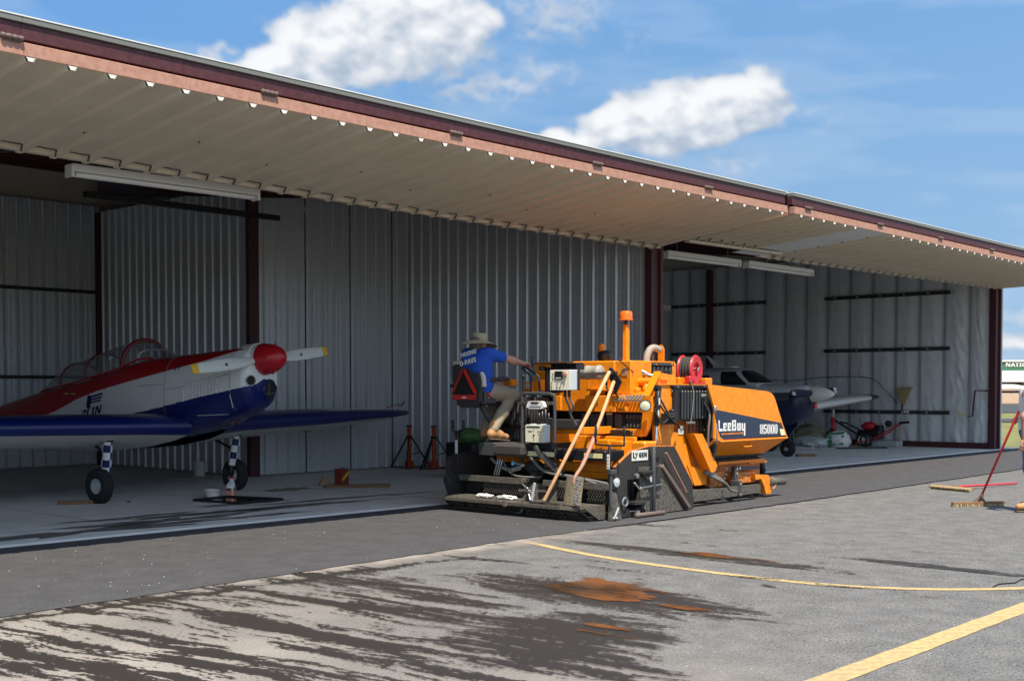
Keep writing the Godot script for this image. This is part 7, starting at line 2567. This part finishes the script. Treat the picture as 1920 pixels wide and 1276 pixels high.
func make_props() -> void:
	var s: SurfaceTool
	var t
	# tools leaning on the paver
	t = thing("asphalt_rake", "wooden-handled asphalt rake leaning from the paver footboard, left of the shovel", "rake", Vector3(10.2, 0.18, -8.80), "long handled tools leaning on the paver")
	s = ST()
	cyl(s, Vector3(10.20, 0.20, -8.83), Vector3(11.08, 1.645, -8.60), 0.0215, 12)
	obj("handle", s, M["wood"], t)
	s = ST()
	bar(s, Vector3(10.16, 0.192, -9.02), Vector3(10.15, 0.19, -8.56), 0.05, 0.012)
	bar(s, Vector3(10.20, 0.20, -8.83), Vector3(10.16, 0.198, -8.80), 0.03, 0.02)
	obj("blade", s, M["rough_black"], t)
	t = thing("shovel", "square-bladed shovel with tan handle leaning on the paver, tar on its blade", "shovel", Vector3(10.25, 0.18, -8.45), "long handled tools leaning on the paver")
	s = ST()
	cyl(s, Vector3(10.62, 0.93, -8.45), Vector3(11.11, 1.53, -8.56), 0.0205, 12)
	obj("handle", s, M["wood"], t)
	s = ST()
	tube(s, smooth_path([Vector3(10.64, 0.955, -8.447), Vector3(10.48, 0.76, -8.42), Vector3(10.34, 0.60, -8.405), Vector3(10.24, 0.50, -8.41), Vector3(10.215, 0.42, -8.42)], 4), [0.024, 0.024, 0.024, 0.024, 0.022, 0.022, 0.022, 0.022, 0.02, 0.02, 0.02, 0.02, 0.018, 0.018, 0.018, 0.016, 0.012], 10)
	obj("socket", s, M["faded_pink"], t)
	s = ST()
	for i in 8:
		var a: float = (i - 3.5) / 4.0
		var b := (i - 2.5) / 4.0
		var za := -8.43 + a * 0.115
		var zb := -8.43 + b * 0.115
		var xa := 10.225 + a * a * 0.018
		var xb := 10.225 + b * b * 0.018
		prism(s, [Vector3(xa, 0.495 - absf(a) * 0.005, za), Vector3(xb, 0.495 - absf(b) * 0.005, zb), Vector3(xb - 0.06, 0.185, zb), Vector3(xa - 0.06, 0.185, za)], Vector3(0.006, 0, 0))
	var bl = obj("blade", s, M["shovel_steel"], t)
	s = ST()
	for i in 70:
		var y := rng.randf_range(0.20, 0.47)
		var z := rng.randf_range(-8.375, -8.325) - maxf(0.0, 0.33 - y) * 0.06
		var x := 10.225 + pow((z + 8.43) / 0.115, 2.0) * 0.018 - (0.495 - y) / 0.31 * 0.06
		box(s, Vector3(x - 0.003, y, z), Vector3(0.010, rng.randf_range(0.008, 0.022), rng.randf_range(0.008, 0.018)), 0.002, Basis(Vector3.RIGHT, rng.randf() * 3.0))
	obj("tar_crust", s, M["mid_grey"], bl).set_meta("kind", "stuff")
	O = Vector3(10.3, 0.18, -9.8)
	tag(_at("work_glove", lump(Vector3(10.27, 0.20, -9.80), Vector3(0.035, 0.026, 0.125), 0.55, 21, 0.4), "white"), "plain white work glove lying on the paver footboard, the farther one", "glove", "white gloves on the footboard")
	O = Vector3(10.3, 0.18, -9.42)
	tag(_at("work_glove", lump(Vector3(10.28, 0.20, -9.44), Vector3(0.04, 0.030, 0.15), 0.6, 22, 0.4), "off_white"), "white work glove with a green mark on the paver footboard, the nearer one", "glove", "white gloves on the footboard")
	# brooms on the apron
	push_broom("red-handled push broom standing with its head on the apron beside the sweeping man", Vector3(14.66, 0, -6.07), Vector3(15.23, 0, -5.65), Vector3(14.98, 0.075, -5.86), Vector3(14.70, 1.18, -5.30), false)
	push_broom("red-handled push broom lying flat on the apron near the fresh asphalt edge", Vector3(17.2, 0, -7.40), Vector3(16.95, 0, -6.72), Vector3(17.08, 0.05, -7.05), Vector3(18.60, 0.03, -6.72), true)
	# tripod jacks by the recess wall
	for q in [[14.72, -15.90, "left tripod jack stand with an orange red column beside the ribbed wall"], [14.86, -15.42, "right tripod jack stand with an orange red column, nearer the paver"]]:
		var b := Vector3(q[0], 0.034, q[1])
		t = thing("jack_stand", q[2], "jack stand", b, "aircraft jack stands")
		s = ST()
		cyl(s, b + Vector3(0, 0.02, 0), b + Vector3(0, 0.74, 0), 0.038, 12)
		box(s, b + Vector3(0, 0.07, 0), Vector3(0.13, 0.14, 0.13), 0.01)
		obj("column", s, M["jack_red"], t)
		s = ST()
		box(s, b + Vector3(0, 0.755, 0), Vector3(0.09, 0.03, 0.06))
		tube(s, [b + Vector3(0.03, 0.25, 0.05), b + Vector3(0.12, 0.30, 0.16)], 0.010, 6)
		obj("jack_head", s, M["black_paint"], t)
		for k in 3:
			var a: float = TAU * k / 3.0 + 0.35 + (0.5 if q[1] > -15.6 else 0.0)
			s = ST()
			bar(s, b + Vector3(cos(a) * 0.04, 0.56, sin(a) * 0.04), b + Vector3(cos(a) * 0.40, 0.02, sin(a) * 0.40), 0.026, 0.026)
			obj("leg", s, M["black_paint"], t)
		s = ST()
		for k in 3:
			var a: float = TAU * k / 3.0 + 0.35 + (0.5 if q[1] > -15.6 else 0.0)
			var a2: float = TAU * (k + 1) / 3.0 + 0.35 + (0.5 if q[1] > -15.6 else 0.0)
			bar(s, b + Vector3(cos(a) * 0.39, 0.025, sin(a) * 0.39), b + Vector3(cos(a2) * 0.39, 0.025, sin(a2) * 0.39), 0.014, 0.014)
		lathe(s, b + Vector3(0, 0.56, 0), Vector3.UP, [Vector2(0.05, -0.02), Vector2(0.065, 0), Vector2(0.05, 0.02)], 12)
		obj("brace_ring", s, M["black_paint"], t)
	t = thing("tarpaulin", "green cover bundled over a low dark cart behind the paver", "tarp", Vector3(13.9, 0.034, -13.6))
	put("cover", lump(Vector3(13.88, 0.68, -13.55), Vector3(0.30, 0.14, 0.20), 0.5, 33, 0.3), M["tarp_green"], t)
	s = ST()
	bx(s, Vector3(13.6, 0.12, -13.85), Vector3(14.2, 0.60, -13.25), 0.02)
	obj("cart", s, M["black_paint"], t)
	# floor of the left bay
	t = thing("oil_tin", "tall rectangular dark red oil tin with a yellow band", "tin", Vector3(11.48, 0.034, -13.85), "", 0.35, true)
	s = ST()
	bx(s, Vector3(-0.10, 0.0, -0.065), Vector3(0.10, 0.245, 0.065), 0.008)
	obj("tin_body", s, M["oil_red"], t)
	s = ST()
	bx(s, Vector3(0.096, 0.005, -0.062), Vector3(0.1025, 0.24, 0.0655), 0.0)
	obj("bare_side", s, M["faded_pink"], t)
	s = ST()
	zpoly(s, [[-0.099, 0.065], [0.097, 0.165], [0.097, 0.215], [-0.099, 0.115]], 0.0655, 0.002)
	obj("yellow_band", s, M["yellow"], t)
	s = ST()
	cyl(s, Vector3(0.05, 0.245, 0), Vector3(0.05, 0.262, 0), 0.022, 12)
	bar(s, Vector3(-0.06, 0.252, 0), Vector3(0.01, 0.252, 0), 0.02, 0.008)
	obj("cap", s, M["dark_grey"], t)
	O = Vector3(11.27, 0.034, -13.97)
	s = ST()
	prism(s, [Vector3(11.14, 0.036, -13.93), Vector3(11.40, 0.036, -13.90), Vector3(11.27, 0.20, -14.0)], Vector3(0.02, 0.0, -0.06))
	tag(obj("cardboard_flap", s, M["card"]), "small brown folded cardboard piece beside the oil tin", "cardboard")
	var boards := [[10.98, -13.62, 11.28, -13.46, 0.4], [11.22, -13.50, 11.52, -13.30, 0.5], [11.45, -13.36, 11.78, -13.14, 0.55]]
	var words := ["left", "middle", "right"]
	for i in 3:
		var q: Array = boards[i]
		O = Vector3(q[0], 0.034, q[1])
		s = ST()
		bar(s, Vector3(q[0], 0.055, q[1]), Vector3(q[2], 0.055, q[3]), 0.14, 0.042, Vector3.UP, 0.004)
		tag(obj("board_offcut", s, M["raw_board"]), "flat brown board offcut in front of the oil tin, %s of three" % words[i], "board", "board offcuts by the oil tin")
	O = Vector3(10.5, 0.034, -13.9)
	tag(sheet("cardboard_sheet", blob(10.5, -13.85, 0.42, 0.22, 0.5, 44, 30), 0.038, "card_dusty"), "thin dusty flattened cardboard on the hangar floor", "cardboard")
	t = thing("drip_tray", "wide black drip tray with oil shine on the floor under the nose", "tray", Vector3(9.0, 0.034, -12.9))
	s = ST()
	prism(s, [Vector3(8.60, 0.036, -13.28), Vector3(9.17, 0.036, -13.36), Vector3(9.44, 0.036, -12.54), Vector3(8.74, 0.036, -12.44)], Vector3(0, 0.008, 0))
	obj("pan", s, M["black_paint"], t)
	s = ST()
	for e in [[8.60, -13.28, 9.17, -13.36], [9.17, -13.36, 9.44, -12.54], [9.44, -12.54, 8.74, -12.44], [8.74, -12.44, 8.60, -13.28]]:
		bar(s, Vector3(e[0], 0.052, e[1]), Vector3(e[2], 0.052, e[3]), 0.012, 0.030, Vector3.UP, 0.002)
	obj("rim", s, M["black_paint"], t)
	sheet("oil_film", [[8.66, -13.22], [9.12, -13.28], [9.36, -12.59], [8.78, -12.52]], 0.048, "oil_film", t)
	t = thing("oil_jug", "white plastic oil jug with an orange label in front of the right wheel", "jug", Vector3(9.26, 0.034, -13.42), "", 0.7, true)
	s = ST()
	var jr := []
	for q in [[0.0, 0.070, 0.048, 0.0], [0.006, 0.076, 0.052, 0.0], [0.15, 0.076, 0.052, 0.0], [0.17, 0.066, 0.048, 0.010], [0.195, 0.040, 0.034, 0.034], [0.215, 0.022, 0.022, 0.045], [0.235, 0.020, 0.020, 0.045]]:
		var r := []
		for i in 24:
			var a := TAU * i / 24
			r.append(Vector3(signf(cos(a)) * pow(absf(cos(a)), 0.5) * q[1] + q[3], q[0], signf(sin(a)) * pow(absf(sin(a)), 0.5) * q[2]))
		jr.append(r)
	put("bottle", loft(jr, [0, 0.1, 0.6, 0.7, 0.8, 0.9, 1]), M["white"], t)
	s = ST()
	for z in [0.0525, -0.0525]:
		bx(s, Vector3(-0.058, 0.02, z - 0.001), Vector3(0.058, 0.125, z + 0.001), 0.0)
	bx(s, Vector3(-0.0775, 0.02, -0.035), Vector3(-0.0755, 0.125, 0.035), 0.0)
	var lb = obj("label_print", s, M["oil_label"], t)
	s = ST()
	for z in [0.0540, -0.0540]:
		bx(s, Vector3(-0.056, 0.09, z - 0.001), Vector3(0.0, 0.123, z + 0.001), 0.0)
	bx(s, Vector3(-0.0785, 0.09, -0.033), Vector3(-0.077, 0.123, 0.02), 0.0)
	obj("dark_print", s, M["black_paint"], lb)
	s = ST()
	cyl(s, Vector3(0.045, 0.235, 0), Vector3(0.045, 0.262, 0), 0.021, 12)
	obj("cap", s, M["red"], t)
	O = Vector3(9.12, 0.034, -13.62)
	s = ST()
	lathe(s, O, Vector3.UP, [Vector2(0.0, 0.004), Vector2(0.082, 0.004), Vector2(0.105, 0.085), Vector2(0.118, 0.092), Vector2(0.118, 0.098), Vector2(0.102, 0.094), Vector2(0.080, 0.012), Vector2(0, 0.012)], 28)
	tag(obj("basin", s, M["white"]), "round white plastic basin beside the oil jug", "basin")
	O = Vector3(7.4, 0.034, -14.0)
	s = ST()
	bar(s, Vector3(7.22, 0.056, -14.08), Vector3(7.60, 0.056, -13.93), 0.07, 0.042, Vector3.UP, 0.004)
	tag(obj("wheel_chock", s, M["raw_board"]), "short reddish brown wooden batten lying by the left wheel", "batten")
	O = Vector3(7.98, 0.034, -13.75)
	s = ST()
	lathe(s, O, Vector3.UP, [Vector2(0.022, 0), Vector2(0.02, 0.016), Vector2(0, 0.018)], 10)
	tag(obj("bottle_cap", s, M["black_paint"]), "tiny black cap on the hangar floor right of the left wheel", "cap")
	O = Vector3(11.2, 0.034, -17.1)
	s = ST()
	lathe(s, O, Vector3.UP, [Vector2(0, 0), Vector2(0.085, 0.0), Vector2(0.105, 0.22), Vector2(0.11, 0.23), Vector2(0.10, 0.23), Vector2(0.08, 0.01), Vector2(0, 0.01)], 20)
	tag(obj("bucket", s, M["off_white"]), "dull white bucket against the ribbed wall behind the right wheel", "bucket")
	# right bay: straw broom, tiller, bags
	t = thing("straw_broom", "straw broom standing head up against the insulated wall", "broom", Vector3(28.1, 0.034, -12.93))
	s = ST()
	cyl(s, Vector3(28.1, 0.036, -12.95), Vector3(28.45, 1.05, -13.05), 0.014, 8)
	obj("handle", s, M["wood"], t)
	s = ST()
	cyl(s, Vector3(28.40, 0.92, -13.04), Vector3(28.45, 1.08, -13.05), 0.020, 8)
	obj("binding", s, M["black_paint"], t)
	s = ST()
	prism(s, [Vector3(28.44, 1.05, -13.08), Vector3(28.49, 1.30, -13.20), Vector3(28.52, 1.46, -13.24), Vector3(28.52, 1.49, -12.84), Vector3(28.49, 1.28, -12.94), Vector3(28.44, 1.05, -13.0)], Vector3(0.05, 0, 0))
	for i in 26:
		var f := i / 25.0
		bar(s, Vector3(28.435, 1.06, lerpf(-13.07, -13.01, f)), Vector3(28.505, 1.47 + rng.randf_range(-0.02, 0.03), lerpf(-13.24, -12.84, f)), 0.012, 0.010, Vector3.RIGHT, 0.0)
	obj("bristles", s, M["straw"], t)
	t = thing("garden_tiller", "red and black motor tiller with long handlebars by the insulated wall", "tiller", Vector3(27.9, 0.034, -13.5))
	s = ST()
	put("fuel_tank", lump(Vector3(28.0, 0.53, -13.68), Vector3(0.16, 0.11, 0.20), 0.15, 51), M["red"], t)
	bx(s, Vector3(27.85, 0.22, -13.95), Vector3(28.15, 0.44, -13.35), 0.03)
	bx(s, Vector3(27.88, 0.40, -13.50), Vector3(28.1, 0.56, -13.34), 0.02)
	bar(s, Vector3(27.9, 0.30, -13.9), Vector3(27.7, 0.72, -14.55), 0.05, 0.05)
	tube(s, [Vector3(27.9, 0.45, -13.9), Vector3(27.8, 0.60, -14.2), Vector3(27.8, 0.62, -14.35)], 0.02, 7)
	obj("engine", s, M["black_paint"], t)
	s = ST()
	tube(s, smooth_path([Vector3(27.9, 0.12, -13.9), Vector3(27.95, 0.20, -13.55), Vector3(28.05, 0.36, -13.25), Vector3(28.1, 0.56, -12.98), Vector3(28.1, 0.62, -12.86)], 4), 0.016, 8)
	obj("handlebar", s, M["red"], t)
	s = ST()
	tube(s, smooth_path([Vector3(27.7, 0.12, -13.9), Vector3(27.75, 0.20, -13.55), Vector3(27.85, 0.36, -13.25), Vector3(27.9, 0.56, -12.98), Vector3(27.9, 0.62, -12.86)], 4), 0.016, 8)
	obj("handlebar", s, M["red"], t)
	s = ST()
	tube(s, [Vector3(28.1, 0.62, -12.88), Vector3(28.12, 0.645, -12.72)], 0.028, 8)
	tube(s, [Vector3(27.9, 0.62, -12.88), Vector3(27.92, 0.645, -12.72)], 0.028, 8)
	tube(s, [Vector3(28.0, 0.40, -13.3), Vector3(28.02, 0.58, -13.2)], 0.012, 6)
	tube(s, [Vector3(28.0, 0.34, -13.35), Vector3(28.0, 0.48, -13.5)], 0.014, 6)
	lathe(s, Vector3(28.02, 0.60, -13.2), Vector3(-1, 0, 0.4), [Vector2(0, -0.03), Vector2(0.08, -0.02), Vector2(0.085, 0.0), Vector2(0.06, 0.03), Vector2(0, 0.035)], 16)
	obj("grip", s, M["rubber"], t)
	for z in [-13.85, -13.75]:
		wheel(t, Vector3(27.75, 0.16 + 0.034, z + 0.1), 0.16, 0.07)
	t = thing("jack", "slim red jack with a pale neck standing under the white wing", "jack", Vector3(27.7, 0.034, -14.5))
	s = ST()
	cyl(s, Vector3(27.7, 0.036, -14.5), Vector3(27.7, 0.74, -14.5), 0.05, 10)
	obj("column", s, M["red"], t)
	s = ST()
	cyl(s, Vector3(27.7, 0.74, -14.5), Vector3(27.7, 0.93, -14.5), 0.035, 10)
	obj("neck", s, M["off_white"], t)
	s = ST()
	for a in [0.4, 2.5, 4.6]:
		bar(s, Vector3(27.7, 0.5, -14.5), Vector3(27.7 + cos(a) * 0.4, 0.05, -14.5 + sin(a) * 0.4), 0.03, 0.03)
	obj("leg", s, M["black_paint"], t)
	t = thing("sack", "tipped white sack with bold green print in front of the tiller", "sack", Vector3(27.0, 0.034, -14.0))
	put("sack_body", lump(Vector3(27.0, 0.20, -14.0), Vector3(0.26, 0.23, 0.30), 0.3, 55, 0.15), M["white"], t)
	s = ST()
	for i in 4:
		bar(s, Vector3(26.72 + i * 0.012, 0.10 + i * 0.085, -14.10), Vector3(26.83 + i * 0.02, 0.14 + i * 0.085, -13.78), 0.05, 0.03, Vector3.LEFT, 0.004)
	for i in 3:
		bar(s, Vector3(26.76, 0.08, -14.22 + i * 0.07), Vector3(26.77, 0.24, -14.20 + i * 0.07), 0.03, 0.03, Vector3.LEFT, 0.004)
	obj("sack_print", s, M["green_print"], t)
	O = Vector3(26.9, 0.034, -14.9)
	tag(_at("tarpaulin_heap", lump(Vector3(26.9, 0.24, -14.85), Vector3(0.45, 0.30, 0.55), 0.5, 56, 0.1), "tarp_drab"), "drab olive tarpaulin heaped behind the nose wheel", "tarp")
	O = Vector3(26.5, 0.034, -14.5)
	tag(_at("plastic_sheet", lump(Vector3(26.62, 0.14, -14.55), Vector3(0.38, 0.16, 0.50), 0.5, 57, 0.1), "pale_grey"), "crumpled pale plastic sheet in front of the olive tarpaulin", "plastic sheet")
	O = Vector3(26.0, 0.034, -14.4)
	s = ST()
	bar(s, Vector3(25.9, 0.05, -14.8), Vector3(26.0, 0.05, -14.1), 0.10, 0.03)
	tag(obj("white_plank", s, M["off_white"]), "short white plank on the floor right of the nose wheel", "plank")
	O = Vector3(26.0, 0.034, -14.7)
	s = ST()
	bar(s, Vector3(26.1, 0.05, -14.75), Vector3(26.15, 0.36, -15.0), 0.025, 0.02)
	tag(obj("wood_stick", s, M["wood"]), "thin wooden stick propped beside the white plank", "stick")
	O = Vector3(22.9, 0.034, -12.5)
	s = ST()
	bar(s, Vector3(22.72, 0.06, -12.72), Vector3(23.05, 0.06, -12.45), 0.12, 0.05)
	tag(obj("wood_chock", s, M["raw_board"]), "small brown wood block against the nose wheel", "wood block")
	O = Vector3(28.3, 0.034, -13.6)
	s = ST()
	bx(s, Vector3(28.15, 0.036, -13.7), Vector3(28.5, 0.17, -13.05), 0.01)
	tag(obj("storage_box", s, M["pale_grey"]), "low pale grey box at the foot of the insulated wall", "box")
	O = Vector3(26.3, 0.034, -12.7)
	s = ST()
	bar(s, Vector3(26.2, 0.055, -13.6), Vector3(27.3, 0.055, -12.9), 0.06, 0.04)
	tag(obj("steel_bar", s, M["black_paint"]), "long dark bar lying on the floor before the tiller", "bar")
	O = Vector3(28.36, 0.80, -11.4)
	s = ST()
	prism(s, [Vector3(28.36, 0.80, -11.40), Vector3(28.38, 0.84, -11.62), Vector3(28.38, 1.06, -11.72), Vector3(28.37, 0.90, -11.60), Vector3(28.36, 0.86, -11.42)], Vector3(0.02, 0, 0))
	tag(obj("yellow_rag", s, M["yellow_label"]), "yellowish rag hanging from the crank handle", "rag")

func _at(nm: String, mesh: Mesh, m: String) -> MeshInstance3D:
	var o := put(nm, mesh, M[m])
	o.position = O
	return o

func make_far() -> void:
	# terminal across the field: green fascia with white lettering over a white band and a front painted dark for the shade there
	var f := Vector3(0.7387, 0, -0.6741)
	var r := Vector3(0.6741, 0, 0.7387)
	var c := f * 400.0 + r * 158.0
	var turn := atan2(-f.x, -f.z)
	var t = thing("terminal_building", "distant long building with green fascia, white lettering and white band", "building", c, "", turn, true)
	var s := ST()
	bx(s, Vector3(-10, 7.3, -8), Vector3(70, 10.2, 0), 0.0)
	obj("fascia", s, M["green_sign"], t)
	s = ST()
	bx(s, Vector3(-11, 10.2, -9), Vector3(71, 10.75, 0.4), 0.0)
	bx(s, Vector3(-10, 3.6, -8), Vector3(70, 6.6, 0.3), 0.0)
	bx(s, Vector3(-10, 6.6, -8), Vector3(70, 7.3, 0.1), 0.0)
	obj("white_band", s, M["white"], t)
	s = ST()
	bx(s, Vector3(-10, 0, -12), Vector3(70, 3.6, -5), 0.0)
	obj("shaded_front", s, M["dark_grey"], t)
	for i in 8:
		s = ST()
		bx(s, Vector3(-9 + i * 10, 0, -5.0), Vector3(-8.4 + i * 10, 3.6, -4.4), 0.0)
		obj("column", s, M["mid_grey"], t)
	text("lettering", "NATIONAL", M["white"], t, Vector3(9.3, 9.25, 0.1), 11.2, 1.3, Basis(), 0.25, 0.15)
	# the noses of two parked jets in front of it
	for q in [[356.0, 139.0, "pale jet nose far off in front of the green building, left"], [372.0, 153.0, "pale jet nose far off in front of the green building, right"]]:
		var p: Vector3 = f * q[0] + r * q[1]
		t = thing("parked_jet", q[2], "aeroplane", p, "jets parked far across the field", turn, true)
		var bm := body_mesh([[5.0, 1.5, 1.3, 0.1, 2.0], [3.5, 2.1, 0.9, 0.6, 2.0], [0, 2.7, 0.7, 1.0, 2.0], [-8, 2.7, 0.7, 1.0, 2.0], [-11, 2.5, 1.4, 0.4, 2.0]], 16, 2)
		var b := put("fuselage", bm[0], M["white"], t)
		b.rotation.y = 1.45
		s = ST()
		bx(s, Vector3(-1, 0, -0.2), Vector3(-0.7, 0.9, 0.2), 0.0)
		obj("gear", s, M["black_paint"], t)

# ------------------------------------------------------------------ scene
func _ready() -> void:
	rng.seed = 20240611
	var cam := Camera3D.new()
	cam.name = "Camera"
	add_child(cam)
	cam.position = Vector3(0, 1.45, 0)
	cam.rotation = Vector3(deg_to_rad(-1.8766), deg_to_rad(-(90.0 - 42.3827)), 0)
	cam.set_frustum(0.1 * 1276.0 / 2289.0, Vector2(0, 0.1 * 165.0 / 2289.0), 0.1, 3000.0)
	cam.current = true
	var env := Environment.new()
	var sky := Sky.new()
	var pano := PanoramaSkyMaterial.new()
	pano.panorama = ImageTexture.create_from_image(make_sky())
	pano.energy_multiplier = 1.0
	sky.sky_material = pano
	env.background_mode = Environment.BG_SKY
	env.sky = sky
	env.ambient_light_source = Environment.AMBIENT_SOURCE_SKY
	env.tonemap_mode = Environment.TONE_MAPPER_LINEAR
	env.tonemap_exposure = 1.5
	env.sdfgi_enabled = true
	env.ssao_enabled = true
	env.ssil_enabled = true
	var we := WorldEnvironment.new()
	we.name = "WorldEnvironment"
	we.environment = env
	add_child(we)
	var sun := DirectionalLight3D.new()
	sun.name = "Sun"
	sun.light_energy = 1.55
	sun.light_color = Color(1.0, 0.955, 0.88)
	sun.light_angular_distance = 0.53
	sun.shadow_enabled = true
	add_child(sun)
	sun.look_at_from_position(Vector3.ZERO, Vector3(0.26, -1.0, -0.45), Vector3.UP)
	make_materials()
	more_materials()
	make_ground()
	make_building()
	make_paver()
	make_striped_plane()
	make_white_plane()
	make_operator()
	make_sweeper()
	make_props()
	make_far()
	O = Vector3.ZERO
